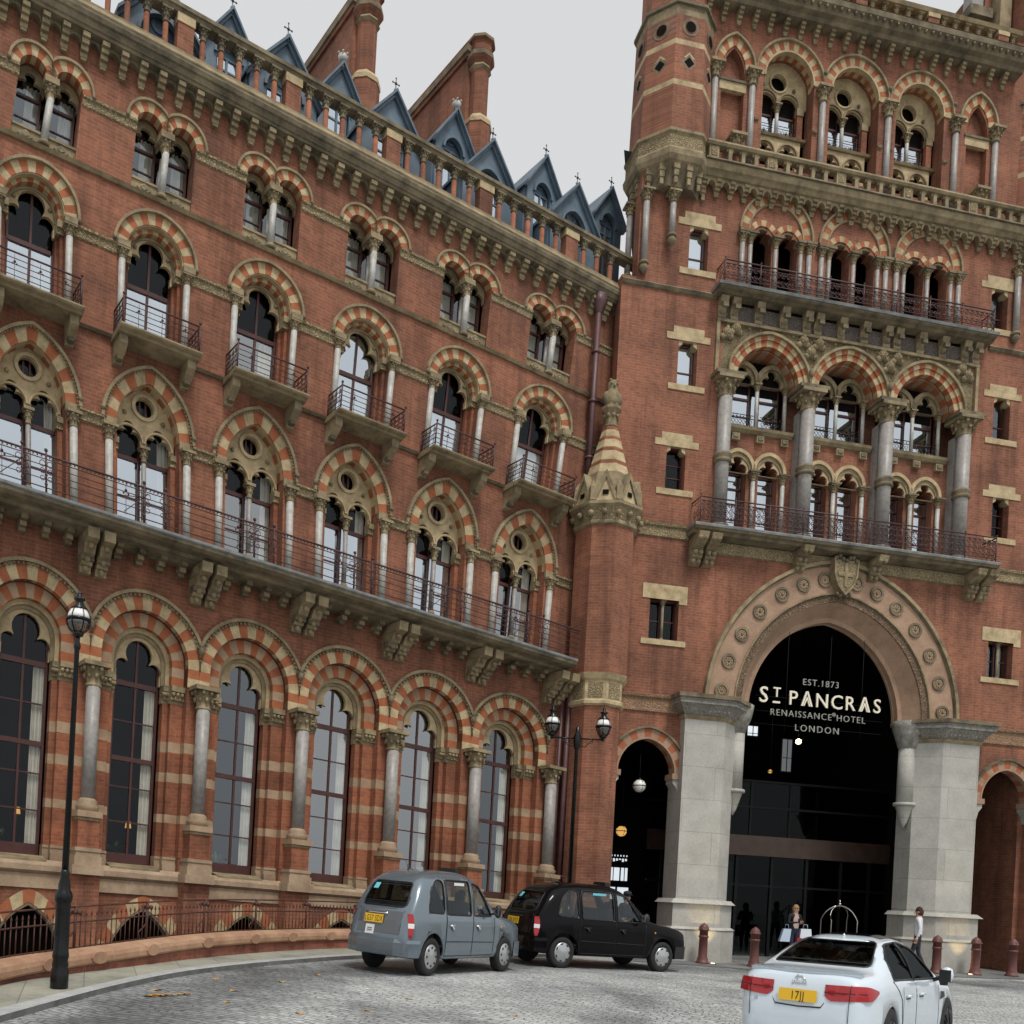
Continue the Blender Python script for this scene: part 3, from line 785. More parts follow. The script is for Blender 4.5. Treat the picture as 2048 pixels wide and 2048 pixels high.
# ---------------------------------------------------------------- the entrance tower (right)
TOWER_T = thing('hotel_tower', 'tall red brick gatehouse tower with a great pointed stone entrance arch and iron balconies', 'building', (0, 25.94, 0), radians(11.0))
CU = 11.70
UL, UR = 4.42, 19.0
wl = MB(PM)
def rect(c, hw, z0, z1): return [(c - hw, z0), (c + hw, z0), (c + hw, z1), (c - hw, z1)]
SL, SR = 5.92, 17.74
TEALDIM0 = None
def side_notch(c):
    a = arch(c, 5.35, .89, arch_R(.89, .98), .01, 8)
    return [(c - 1.08, -.4), (c - 1.08, 4.85), (c - .90, 5.0)] + a + [(c + .90, 5.0), (c + 1.04, 4.85), (c + 1.04, -.4)]
mainN = [(CU - 3.5, -.4), (CU - 3.5, 7.1), (CU - 2.98, 7.1)] + arch(CU, 7.5, 2.47, 2.85, .5, 14) + [(CU + 2.98, 7.1), (CU + 3.5, 7.1), (CU + 3.5, -.4)]
wl.plate([(UL, -.4)] + side_notch(SL) + mainN + side_notch(SR) + [(UR, -.4), (UR, 12.4), (UL, 12.4)], [rect(6.22, .44, 9.15, 10.30), rect(17.30, .44, 9.10, 10.22)], -.4, 0, TOWER)
# middle stage: side strips and recessed centre
SW = [(6.33, 13.46, 14.70, 17.04), (6.52, 16.47, 17.75, 16.90)]
for side in (0, 1):
    a, b = (UL, 7.55) if side == 0 else (15.85, UR)
    hs = [rect(s_[0] if side == 0 else s_[3], .29, s_[1] - .06 * side, s_[2] - .06 * side) for s_ in SW]
    wl.plate([(a, 12.4), (b, 12.4), (b, 19.3), (a, 19.3)], hs, -.4, 0, TOWER)
ND = [9.0, 11.62, 14.22]
low = [(7.55, 12.4)]
for c in ND:
    for q in (-1, 1):
        tf = trefoil(c - .10 + q * .50, 12.45, 14.38, .31, 5)
        low += [(tf[0][0], 12.4)] + tf[0:] + [(tf[-1][0], 12.4)]
low += [(15.85, 12.4), (15.85, 15.62), (7.55, 15.62)]
wl.plate(low, [], -.75, -.35, TOWER)
wl.box(7.5, 15.9, -1.1, -.95, 15.5, 18.6, TOWER)           # back of the upper loggia
wl.box(7.5, 15.9, -1.3, -.36, 15.55, 15.62, TOWER); wl.box(7.4, 7.55, -1.3, -.4, 12.4, 18.5, TOWER); wl.box(15.85, 16.0, -1.3, -.4, 12.4, 18.5, TOWER)
wl.box(7.55, 15.85, -1.3, -.1, 18.46, 18.55, TOWER)
ARC2 = [9.05, 11.65, 14.25]
# third stage
AR3 = [9.06, 11.58, 14.06]
h3 = [rect(6.68, .29, 19.80, 21.05), rect(16.62, .29, 19.75, 20.98)]
for c in AR3:
    for q in (-1, 1): h3.append(trefoil(c + q * .41, 19.40, 20.98, .30, 5))
wl.plate([(4.86, 19.3), (UR, 19.3), (UR, 23.2), (4.86, 23.2)], h3, -.4, 0, TOWER)
# top stage
AR4 = [9.22, 11.36, 13.56]
top = [(6.2, 23.2)]
for c in AR4: top += arch(c, 25.78, .80, arch_R(.80, .84), .01, 9, z0=23.2)
top += [(17.4, 23.2), (17.4, 28.6), (6.2, 28.6)]
NI = [7.46, 15.52]
wl.plate(top, [arch(c, 25.55, .36, arch_R(.36, .80), .0, 8, z0=23.6) for c in NI], -.45, 0, TOWER)
wl.box(6.3, 17.3, -1.2, -1.1, 23, 28.4, DARKVOID); 
for c in NI: wl.box(c - .45, c + .45, -.3, -.22, 23.5, 26.6, TOWER)
# flanks and back
wl.poly([(UL, -.4, -.4), (UL + 4.6, -10, -.4), (UL + 4.6, -10, 19.3), (UL, -.4, 19.3)], TOWER); wl.poly([(4.86, -.4, 19.3), (4.86 + 4.6, -10, 19.3), (4.86 + 4.6, -10, 23.1), (4.86, -.4, 23.1)], TOWER); wl.poly([(UL, -.4, 19.3), (UL + 4.6, -10, 19.3), (9.5, -10, 19.6), (4.9, -.0, 19.6), (4.9, 0, 19.3), (UL, 0, 19.3)], BUFF);  wl.box(UR - .4, UR, -10, -.4, -.4, 23.2, TOWER)
wl.poly([(6.2, -.45, 23.2), (10.3, -9, 23.2), (10.3, -9, 28.6), (6.2, -.45, 28.6)], TOWER); wl.box(17.0, 17.4, -9, -.45, 23.2, 28.6, TOWER)
wl.box(UL + 4.6, UR, -10.2, -10, 8, 23.2, TOWER); wl.box(10.3, 17.4, -9.2, -9, 23.2, 28.6, TOWER)
wl.poly([(UL, -.4, 23.1), (UR, -.4, 23.1), (UR, -10, 23.1), (UL + 4.6, -10, 23.1)], ROOF); wl.poly([(6.2, -.4, 28.05), (17.4, -.4, 28.05), (17.4, -9, 28.05), (10.3, -9, 28.05)], ROOF)
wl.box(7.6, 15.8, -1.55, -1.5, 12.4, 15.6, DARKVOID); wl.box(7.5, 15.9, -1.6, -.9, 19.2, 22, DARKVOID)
wl.build('brick_wall', TOWER_T)

def course(name, u0, u1, pts, m):
    b = MB(PM); b.profile(pts, u0, u1, m, 1); return b.build(name, TOWER_T)
for u0, u1 in ((4.95, 7.1), (16.72, UR)):
    course('carved_frieze', u0, u1, [(0, 7.06), (.05, 7.08), (.05, 7.14), (.02, 7.16), (.02, 7.44), (.08, 7.48), (.10, 7.55), (0, 7.58)], PINKCARVE)
for u0, u1 in ((5.2, 6.85), (16.9, UR)):
    course('carved_frieze', u0, u1, [(0, 12.05), (.05, 12.07), (.05, 12.14), (.02, 12.16), (.02, 12.34), (.07, 12.37), (.09, 12.45), (0, 12.48)], CARVED)
for u0, u1 in ((UL, 7.3), (16.3, UR)):
    course('string_course', u0, u1, [(0, 19.04), (.05, 19.06), (.10, 19.14), (.02, 19.22), (0, 19.22)], GRIMY)
# small lintelled windows
def small_window(c, z0, z1, hw, g, double=False):
    w = MB(PM)
    if double:
        for q in (-1, 1): frame_bars(w, c + q * .235 - .205, c + q * .235 + .205, z0, z1, -.22, .035, TIMBER, [], [((z0 + z1) / 2, .03)])
    else: frame_bars(w, c - hw, c + hw, z0, z1, -.22, .04, TIMBER, [], [(z0 + (z1 - z0) * .36, .04)] if g != GDARK else [(z0 + (z1 - z0) * .33, .025), (z0 + (z1 - z0) * .62, .03)])
    W = w.build('double_window' if double else 'narrow_window', TOWER_T)
    pane(W, PM, rect(c, hw - .02, z0 + .02, z1), -.25, g)
    if g == GSKY:
        bl = MB(PM); bl.box(c - hw + .03, c + hw - .03, -.42, -.40, z0 + (z1 - z0) * .3, z1, BLIND); bl.build('blind', W)
    s = MB(PM); s2 = MB(PM); e = .30 if not double else .24
    if double:
        s.box(c - hw - e, c + hw + e, -.1, .02, z1, z1 + .42, CREAM); s.box(c + hw, c + hw + e, -.1, .021, z1 - .1, z1, CREAM)
        s2.box(c - hw - e, c + hw + e, -.25, .04, z0 - .16, z0, CREAM)
        s3 = MB(PM); column(s3, c, -.12, z0, z1 - .1, .04, BUFF, BUFF, .08); capital(s3, c, -.12, z1 - .16, z1, .045, BUFF); s3.build('colonnette', W)
    else:
        s.box(c - hw - e * 1.25, c + hw + e * 1.25, -.1, .02, z1 - .02, z1 + .17, CREAM); s.box(c - hw - e * .6, c + hw + e * .6, -.1, .02, z1 + .172, z1 + .36, CREAM)
        for q in (-1, 1): s.plate([(c + q * hw, z1 - .02), (c + q * hw * .55, z1 - .02), (c + q * hw * .6, z1 - .12), (c + q * hw, z1 - .2)], [], -.3, -.02, CREAM)
        s2.box(c - hw - e * .9, c + hw + e * .9, -.25, .03, z0 - .17, z0, CREAM)
    s.build('stone_lintel', W); s2.build('stone_sill', W)
    d = MB(PM); d.box(c - hw - .1, c + hw + .1, -.8, -.75, z0 - .1, z1 + .1, DARKVOID); d.build('dark_interior', W)
small_window(6.22, 9.15, 10.30, .44, GDARK, True); small_window(17.30, 9.10, 10.22, .44, GMID, True)
for k, s_ in enumerate(SW):
    small_window(s_[0], s_[1], s_[2], .29, GDARK if k == 0 else GSKY); small_window(s_[3], s_[1] - .06, s_[2] - .06, .29, GDARK if k == 0 else GMID)
small_window(6.68, 19.80, 21.05, .29, GSKY); small_window(16.62, 19.75, 20.98, .29, GMID)

# ---- great arch
g = MB(PM); ca, cR = 2.47, 2.85
def AP(o, n=18): return arch(CU, 7.5, ca, cR, o, n)
g.band(AP(.74), AP(1.60), -.05, .06, PINKSTONE)
g.band(AP(.02), AP(.20), -.72, -.42, PINKSTONE)
A_, B_ = AP(.0), AP(.50)
for i in range(len(A_) - 1):      # splayed soffit
    g.poly([(A_[i][0], -.62, A_[i][1]), (A_[i + 1][0], -.62, A_[i + 1][1]), (B_[i + 1][0], .0, B_[i + 1][1]), (B_[i][0], .0, B_[i][1])], PINKSTONE, True)
G = g.build('great_pointed_arch', TOWER_T)
h = MB(PM); h.band(AP(1.60), AP(1.70), -.02, .16, BUFF); h.band(AP(1.56), AP(1.60), -.02, .09, GRIMY); h.band(AP(.72), AP(.76), -.05, .10, BUFF); h.build('hood_mould', G)
c_ = MB(PM); c_.band(AP(.50), AP(.74), -.05, .04, BANDCARVE); c_.build('carved_leaf_band', G)
mid = arch(CU, 7.5, ca, cR, 1.17, 40)
for fr in (.03, .105, .18, .255, .33, .395, .455): 
    for sg in (0, 1):
        f_ = fr if sg == 0 else 1 - fr
        p = split(mid, f_, min(1, f_ + .001), 1)[0]
        r = MB(PM)
        r.band(circle(p[0], p[1], .15, 16), circle(p[0], p[1], .22, 16), .03, .11, GRIMY, closed=True); r.band(circle(p[0], p[1], .05, 12), circle(p[0], p[1], .13, 12), .03, .09, PINKSTONE, closed=True)
        r.ball(p[0], .08, p[1], .045, GRIMY, 8, 5)
        for q in range(8): r.ball(p[0] + .095 * cos(q * pi / 4), .09, p[1] + .095 * sin(q * pi / 4), .028, BUFF, 5, 3)
        r.build('rosette', G)
k = MB(PM)
k.plate([(CU - .36, 11.98), (CU + .36, 11.98), (CU + .33, 11.55), (CU + .22, 11.25), (CU, 11.02), (CU - .22, 11.25), (CU - .33, 11.55)], [], .0, .30, CARVED)
k.band([(CU - .36, 11.98), (CU - .33, 11.55), (CU - .22, 11.25), (CU, 11.02), (CU + .22, 11.25), (CU + .33, 11.55), (CU + .36, 11.98)], [(CU - .40, 12.02), (CU - .38, 11.52), (CU - .25, 11.2), (CU, 10.94), (CU + .25, 11.2), (CU + .38, 11.52), (CU + .4, 12.02)], .0, .34, BUFF)
for q in range(7): k.ball(CU - .33 + .11 * q, .3, 12.02 + .06 * sin(q * 1.7), .07, GRIMY, 6, 4)
for q in range(5): k.ball(CU - .2 + .1 * q, .22, 11.0 - .05 * (q % 2), .07, GRIMY, 6, 4)
k.plate([(CU - .26, 11.62), (CU + .26, 11.62), (CU + .24, 11.5), (CU - .24, 11.5)], [], .28, .325, BUFF); k.box(CU - .05, CU + .05, .28, .324, 11.2, 11.9, BUFF)
k.build('carved_shield', G)
# ---- granite piers
GRAN = stone_mat('pale_granite_blocks', (.50, .485, .44), (.37, .36, .325), 1.2, .7, lo=.3, hi=.6, bs=.12)
nt = GRAN.node_tree; N_, L_ = nt.nodes, nt.links; b_ = N_['Principled BSDF']
tb = N_.new('ShaderNodeTexBrick'); tb.inputs['Scale'].default_value = 1; tb.inputs['Brick Width'].default_value = 1.9; tb.inputs['Row Height'].default_value = .93; tb.inputs['Mortar Size'].default_value = .008; tb.inputs['Mortar Smooth'].default_value = .5
tb.inputs['Color1'].default_value = (1, 1, 1, 1); tb.inputs['Color2'].default_value = (.86, .86, .85, 1); tb.inputs['Mortar'].default_value = (.55, .54, .5, 1)
L_.new(wallvec(N_, L_, objco(N_)), tb.inputs['Vector'])
old = b_.inputs['Base Color'].links[0].from_socket
L_.new(mixc(N_, L_, old, tb.outputs[0], 1.0, 'MULTIPLY'), b_.inputs['Base Color'])
def pier(mir):
    X = (lambda u: u) if not mir else (lambda u: 2 * CU - u)
    def PMm(u, n, z): return PM(X(u), n, z)
    def prism(mb, pts, z0, z1, m, pts1=None):
        pts1 = pts1 or pts
        a = [mb.pt(p[0], p[1], z0) for p in pts]; b = [mb.pt(p[0], p[1], z1) for p in pts1]
        for i in range(len(pts)): mb.face((a[i], a[(i + 1) % len(pts)], b[(i + 1) % len(pts)], b[i]), m)
        mb.face(b, m); mb.face(a[::-1], m)
    def plan(e): return [(6.9 - e, -.6), (6.9 - e, .30 + e), (8.15 + e * .4, .30 + e), (8.72 + e, -.20 + e * .5), (8.72 + e, -.9)]
    p = MB(PMm)
    prism(p, plan(.22), -.4, .95, GRAN); prism(p, plan(.25), .95, 1.02, GRAN, plan(.16)); prism(p, plan(.14), 1.02, 1.68, GRAN); prism(p, plan(.24), 1.68, 1.80, GRAN, plan(.12)); prism(p, plan(.0), 1.80, 6.95, GRAN)
    P = p.build('granite_pier', TOWER_T)
    c = MB(PMm); prism(c, plan(.02), 6.92, 7.02, BUFF, plan(.08)); prism(c, plan(.03), 7.02, 7.32, CARVED2, plan(.26)); prism(c, plan(.30), 7.32, 7.40, GRAN2); prism(c, plan(.32), 7.40, 7.47, CARVED2); prism(c, plan(.38), 7.47, 7.58, GRIMY)
    for q in range(9): c.ball(7.0 + q * .145, .40, 7.16, .06, GRAN2, 6, 4)
    for q in range(4): c.ball(8.3 + q * .14, .28 - q * .13, 7.16, .06, GRAN2, 6, 4)
    c.build('carved_capital', P)
    s = MB(PMm)
    s.lathe([(.02, 4.35), (.10, 4.5), (.24, 4.95), (.26, 5.0)], 8.86, -.38, GRAN, 12); s.lathe([(.31, 5.0), (.33, 5.05), (.31, 5.1)], 8.86, -.38, GRAN, 14); s.lathe([(.24, 5.1), (.24, 6.75)], 8.86, -.38, GRAN, 16); s.lathe([(.25, 6.75), (.40, 7.2), (.44, 7.4), (.46, 7.57)], 8.86, -.38, GRAN2, 12)
    s.build('engaged_shaft', P)
GRAN2 = stone_mat('grey_capital_stone', (.40, .385, .34), (.15, .145, .125), 5, .85)
CARVED2 = carved_mat('carved_grey_capital', (.42, .405, .36), (.07, .065, .055), 10)
pier(False); pier(True)
# ---- side arches
for c in (SL, SR):
    R_ = arch_R(.89, .98)
    a = MB(PM); banded(a, c, 5.35, .89, R_, .0, .27, -.4, .03, 15, PINKSTONE, VOUSS, .0)
    A = a.build('side_arch', TOWER_T)
    h = MB(PM); hood(h, c, 5.35, .89, R_, .27, .06, -.02, .1, GRIMY, 10); hood(h, c, 5.35, .89, R_, -.03, .05, -.1, .045, PINKSTONE, 10)
    for q in (-1, 1): h.ball(c + q * 1.20, .09, 5.36, .07, GRIMY, 6, 4)
    h.build('hood_mould', A)
    k = MB(PM)
    for q in (-1, 1):
        k.plate([(c + q * 1.08, 4.72), (c + q * 1.0, 4.72), (c + q * .94, 4.95), (c + q * .82, 5.1), (c + q * .82, 5.2), (c + q * 1.08, 5.2)], [], -.42, .03, GRAN)
        xs = sorted((c + q * .78, c + q * 1.2)); k.box(xs[0], xs[1], -.42, .08, 5.2, 5.36, PINKSTONE)
    k.build('corbel', A)
# ---- passages behind the arches
v = MB(PM)
c = SR
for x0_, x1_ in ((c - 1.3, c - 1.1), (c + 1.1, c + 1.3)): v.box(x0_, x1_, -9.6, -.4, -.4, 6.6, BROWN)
v.box(c - 1.25, c + 1.25, -9.6, -.4, 6.4, 6.6, DARKVOID); v.box(c - 1.25, c + 1.25, -9.6, -9.5, -.4, 6.6, DARKVOID)
v.box(c + .9, c + 1.02, -6, -.5, 1.6, 1.8, GRIMY); v.box(c + .95, c + 1.02, -6, -.5, .55, .65, GRIMY)
c = SL
v.box(c - 1.3, c - 1.1, -4.6, -.4, -.4, 6.6, DARKVOID); v.box(8.05, 8.2, -4.6, -.45, -.4, 6.6, DARKVOID)
v.box(c - 1.25, 8.2, -4.6, -.4, 6.4, 6.6, DARKVOID); v.box(c - 1.25, 8.2, -4.6, -4.4, -.4, 6.6, DARKVOID); v.box(c + 1.1, 8.05, -.5, -.405, -.4, 6.6, DARKVOID)
# main porch
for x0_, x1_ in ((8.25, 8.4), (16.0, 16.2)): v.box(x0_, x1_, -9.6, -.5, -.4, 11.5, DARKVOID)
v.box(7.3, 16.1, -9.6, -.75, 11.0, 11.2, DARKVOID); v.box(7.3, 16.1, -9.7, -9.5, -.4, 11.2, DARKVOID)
v.build('porch_lining', TOWER_T)
DARKGLASS = glass_mat('porch_glass', .018, (.45, .5, .5), (.7, .8, .8))
FASCIA = noisy('bronze_fascia', (.045, .026, .018), (.07, .042, .03), 3, .5)
PORCHFR = noisy('porch_black_frame', (.006, .0065, .007), (.01, .01, .011), 4, .6, 0, .2)
s = MB(PM)
s.box(7.4, 16.0, -3.1, -2.9, 3.35, 4.0, FASCIA, 6)
for x in (7.9, 9.0, 9.25, 10.5, 11.75, 13.0, 14.25, 15.3): s.box(x - .05, x + .05, -3.05, -2.95, -.1, 3.35, PORCHFR)
for x in (8.9, 9.9, 10.9, 12.3): s.box(x - .035, x + .035, -3.05, -2.97, 4.0, 5.75, PORCHFR)
for z in (2.35, 4.9, 5.75): s.box(7.4, 16.0, -3.06, -2.96, z, z + .07, PORCHFR)
S = s.build('entrance_screen', TOWER_T)
pane(S, PM, rect(CU, 4.2, 0, 5.75), -3.0, DARKGLASS, 'screen_glass')
nb = MB(PM)
PAPER = noisy('pale_notice', (.30, .32, .30), (.36, .38, .36), 5, .8); TEALDIM = noisy('dim_teal_room', (.010, .016, .016), (.018, .026, .025), 1.4, .8)
for x, z, w_, h_ in ((9.32, 1.42, .10, .2), (9.52, 1.38, .12, .36), (9.78, 1.62, .14, .16), (10.02, 1.6, .14, .16)): nb.box(x - w_ / 2, x + w_ / 2, -2.94, -2.93, z - h_ / 2, z + h_ / 2, PAPER)
nb.box(9.2, 10.4, -4.2, -4.1, 4.2, 5.7, TEALDIM); nb.box(9.1, 11.2, -4.6, -4.5, .6, 3.2, TEALDIM)
nb.build('notice', S)
LAMPG = bpy.data.materials.new('lit_lamp'); nt, N_, L_ = nodes_of(LAMPG); bb = N_['Principled BSDF']; bb.inputs['Emission Color'].default_value = (1, .72, .42, 1); bb.inputs['Emission Strength'].default_value = 5
LAMPA = bpy.data.materials.new('amber_lamp'); nt, N_, L_ = nodes_of(LAMPA); bb = N_['Principled BSDF']; bb.inputs['Base Color'].default_value = (.5, .3, .1, 1); bb.inputs['Emission Color'].default_value = (1, .55, .15, 1); bb.inputs['Emission Strength'].default_value = .7

# ---- lower balcony
sl = MB(PM)
sl.profile([(0, 12.13), (.40, 12.17), (.45, 12.23), (.54, 12.25), (.58, 12.31), (0, 12.31)], 6.78, 16.62, GRIMY); sl.profile([(0, 12.314), (.60, 12.314), (.61, 12.37), (.59, 12.4), (0, 12.42)], 6.76, 16.64, LEDGE)
LBT = sl.build('stone_balcony', TOWER_T)
cb = MB(PM); cb.profile([(0, 11.77), (.06, 11.79), (.06, 12.11), (0, 12.13)], 6.95, 16.5, CARVED); cb.build('carved_band', LBT)
for x in (7.02, 7.42, 10.28, 12.69, 16.0, 16.42):
    lo_ = 11.34 if x < 8 or x > 15 else 11.5
    b = MB(PM); b.profile([(0, lo_), (.14, lo_ + .03), (.16, lo_ + .15), (.26, lo_ + .2), (.30, lo_ + .45), (.44, lo_ + .52), (.62, 11.97), (.68, 12.13), (0, 12.13)], x - .15, x + .15, BUFF)
    for zz, nn in ((lo_ + .1, .17), (lo_ + .32, .31), (11.99, .58)):
        for q in (-.08, .08): b.ball(x + q, nn, zz, .08, BUFF, 6, 4)
        b.box(x - .155, x + .155, 0, nn + .02, zz + .09, zz + .105, GRIMY)
    b.build('scroll_bracket', LBT)
def scroll_rail(par, u0, u1, z0, z1, n1, ret):
    r = MB(PM)
    for z, rr in ((z1, .022), (z1 - .1, .01), (z0 + .08, .014)): r.tube([(u0, 0, z), (u0, n1, z), (u1, n1, z), (u1, 0, z)], rr, IRON, 5)
    k = int((u1 - u0) / .17); st_ = (u1 - u0) / k; ra = st_ * .44
    rows = max(2, int((z1 - z0 - .2) / (2 * ra + .01)))
    for i in range(k):
        x = u0 + st_ * (i + .5)
        for j in range(rows):
            z = z0 + .11 + ra + j * (z1 - z0 - .22 - 2 * ra) / max(1, rows - 1)
            r.tube([(x + ra * cos(q * pi / 3), n1, z + ra * sin(q * pi / 3)) for q in range(6)], .014, IRON, 3, closed=True); r.tube([(x + ra * .45 * cos(q * pi / 2), n1, z + ra * .45 * sin(q * pi / 2)) for q in range(4)], .012, IRON, 3, closed=True)
            if (i + j) % 2: r.ball(x, n1, z, .032, IRON, 4, 3)
    for i in range(int((u1 - u0) / 1.0) + 1):
        x = u0 + (u1 - u0) * i / int((u1 - u0) / 1.0)
        r.tube([(x, n1, z0), (x, n1, z1 + .03)], .018, IRON, 5); r.ball(x, n1, z1 + .06, .03, IRON, 5, 3)
    for u in (u0, u1):
        for n_ in (.2, .4, .6):
            if n_ < n1: r.tube([(u, n_ + .09 * cos(q * pi / 3), z0 + .3 + .09 * sin(q * pi / 3)) for q in range(6)], .009, IRON, 3, closed=True); r.tube([(u, n_, z0), (u, n_, z1)], .008, IRON, 4)
    return r.build('iron_railing', par)
scroll_rail(LBT, 6.90, 16.48, 12.42, 13.13, .56, True)
# ---- paired trefoil windows behind the lower balcony
for c in ND:
    cc = c - .10
    w = MB(PM)
    for q in (-1, 1): frame_bars(w, cc + q * .50 - .33, cc + q * .50 + .33, 12.44, 14.45, -.62, .04, TIMBER, [(cc + q * .50, .03)] if False else [], [(13.55, .035), (13.1, .03), (14.0, .05)])
    W = w.build('trefoil_window', TOWER_T)
    pane(W, PM, rect(cc, .84, 12.42, 14.38), -.65, GSKY)
    pane(W, PM, rect(cc, .84, 14.38, 15.1), -.65, GDARK)
    cu = MB(PM)
    for q in (-1, 1): curtain(cu, cc + q * .50 - .24, cc + q * .50 + .12, 12.45, 14.3, -.8, BLIND, 8, .02)
    cu.build('curtain', W)
    for q in (-1, 1):
        s = MB(PM); R_ = .44; x = cc + q * .50
        hood(s, x, 14.48, .44, .48, .0, .10, -.36, -.24, CREAM, 10); hood(s, x, 14.44, .37, .39, .0, .06, -.36, -.29, BUFF, 10)
        s.plate(arch(x, 14.48, .44, .48, 0, 8, z0=14.37), [trefoil(x, 14.375, 14.40, .30, 5)], -.40, -.32, CREAM); s.build('trefoil_head', W)
    for q in (-1.9, 0, 1.9):
        x = cc + q * .50; s = MB(PM)
        column(s, x, -.28, 12.42, 14.18, .065, WHITESHAFT, BUFF, .1); capital(s, x, -.28, 14.16, 14.39, .07, BUFF); s.box(x - .17, x + .17, -.4, -.12, 14.39, 14.44, GRIMY); s.build('colonnette', W)
for i, c in enumerate(ARC2):
    sb = MB(PM); u0, u1 = c - 1.02, c + 1.02
    sb.profile([(-.4, 15.52), (-.28, 15.54), (-.2, 15.62), (-.18, 15.70), (-.4, 15.74)], u0, u1, BUFF)
    for q in (-.78, .0, .78): sb.box(c + q - .12, c + q + .12, -.36, -.24, 15.30, 15.50, BUFF); sb.box(c + q - .08, c + q + .08, -.3, -.21, 15.36, 15.46, GRIMY)
    SBO = sb.build('bracketed_sill', TOWER_T)
# ---- loggia of three great arches
for i, c in enumerate(ARC2):
    a = MB(PM); banded(a, c, 16.9, 1.0, 1.10, 0, .17, -.2, .0, 19, VOUSS, CREAM); banded(a, c, 16.9, 1.0, 1.10, .165, .29, -.2, .05, 19, VOUSS, CREAM)
    banded(a, c, 16.9, 1.0, 1.10, -.05, .0, -.8, -.22, 15, VOUSS, PIERBAND)
    A = a.build('striped_arch', TOWER_T)
    h = MB(PM)
    def CC(u, n, z, c=c): return PM(max(c - 1.298, min(c + 1.298, u)), n, z)
    h.M = CC; hood(h, c, 16.9, 1.0, 1.10, .29, .075, -.02, .13, BUFF, 12); h.M = PM
    if i < 2: h.ball(c + 1.3, .12, 17.36, .09, GRIMY, 7, 5, 1.6)
    h.build('hood_mould', A)
    w = MB(PM)
    for q in (-1, 1): frame_bars(w, c - .06 + q * .47 - .33, c - .06 + q * .47 + .33, 15.66, 17.15, -.66, .04, TIMBER, [], [(16.72, .05), (16.2, .03)])
    W = w.build('loggia_window', TOWER_T)
    pane(W, PM, rect(c - .06, .82, 15.66, 16.88), -.70, GSKY)
    dk = MB(PM); dk.box(c - 1.0, c + 1.0, -.93, -.90, 15.6, 18.2, DARKVOID); dk.box(c - .06 - .8, c - .06 + .8, -.70, -.68, 16.88, 17.85, DARKVOID); dk.build('dark_interior', W)
    for q in (-1, 1):
        s = MB(PM); x = c - .06 + q * .47; hood(s, x, 17.20, .40, .44, .0, .12, -.62, -.46, BUFF, 9); s.plate(arch(x, 17.18, .42, .46, 0, 8, z0=17.12), [trefoil(x, 17.125, 17.16, .30, 4)], -.62, -.53, BUFF); s.build('trefoil_head', W)
    for q in (-1.95, 0, 1.95): s = MB(PM); x = c - .06 + q * .47; column(s, x, -.48, 15.7, 16.93, .055, WHITESHAFT, BUFF, .1); capital(s, x, -.48, 16.91, 17.13, .06, BUFF); s.build('colonnette', W)
    r = MB(PM)
    for q in (-1, 1):
        x = c - .06 + q * .47
        for z in (16.14, 16.04, 15.72): r.tube([(x - .36, -.42, z), (x + .36, -.42, z)], .012, BLACKIRON, 4)
        for k_ in range(6):
            xx = x - .28 + .11 * k_
            for z in (15.82, 15.94): r.tube([(xx + .05 * cos(p * pi / 3), -.42, z + .055 * sin(p * pi / 3)) for p in range(6)], .009, BLACKIRON, 3, closed=True)
            r.ball(xx, -.42, 16.09, .022, BLACKIRON, 4, 3)
    r.build('guard_rail', W)
sp_out = [(7.42, 16.9)]
for c in ARC2: sp_out += arch(c, 16.9, 1.0, 1.10, .285, 12)
sp_out += [(15.9, 16.9), (15.9, 18.46), (7.42, 18.46)]
# drop the overlapping springs between arches
cl = [sp_out[0]]
for p in sp_out[1:]:
    cl.append(p)
def clip_mid(pts):
    out = []
    for p in pts:
        x, z = p
        for m in (10.35, 12.95):
            if abs(x - m) < .012 and z < 17.3: pass
        out.append(p)
    return out
FINECARVE = carved_mat('finely_carved_spandrel', (.45, .365, .215), (.035, .028, .016), 15, .92)
sp = MB(PM)
for i, c in enumerate(ARC2):
    x0_ = 7.42 if i == 0 else c - 1.3; x1_ = 15.9 if i == 2 else c + 1.3
    ar = [(max(c - 1.2995, min(c + 1.2995, p[0])), p[1]) for p in arch(c, 16.9, 1.0, 1.10, .20, 12)]
    sp.plate([(x0_, 16.9)] + ar + [(x1_, 16.9), (x1_, 18.46), (x0_, 18.46)], [], -.2, -.005, FINECARVE)
for i, (x, z) in enumerate([(7.68, 18.15), (10.35, 18.0), (12.95, 18.0), (15.62, 18.15), (10.1, 18.3), (10.6, 18.3), (12.7, 18.3), (13.2, 18.3), (7.95, 18.32), (15.4, 18.32)]):
    sp.ball(x, .0, z, .17, CARVED, 8, 5); sp.ball(x - .13, .02, z - .12, .10, BUFF, 7, 4); sp.ball(x + .12, .02, z - .10, .10, CARVED, 7, 4); sp.ball(x, .06, z + .13, .07, BUFF, 6, 4)
for q in range(24): sp.ball(7.7 + q * .345, .0, 18.40, .05, BUFF, 6, 3)
SPN = sp.build('carved_spandrel', TOWER_T)
fr = MB(PM)
for x0_, x1_ in ((7.34, 7.44), (15.88, 15.98)): fr.box(x0_, x1_, -.02, .08, 16.95, 18.5, BUFF)
fr.box(7.34, 15.98, -.02, .09, 18.44, 18.52, BUFF); fr.build('stone_frame', SPN)
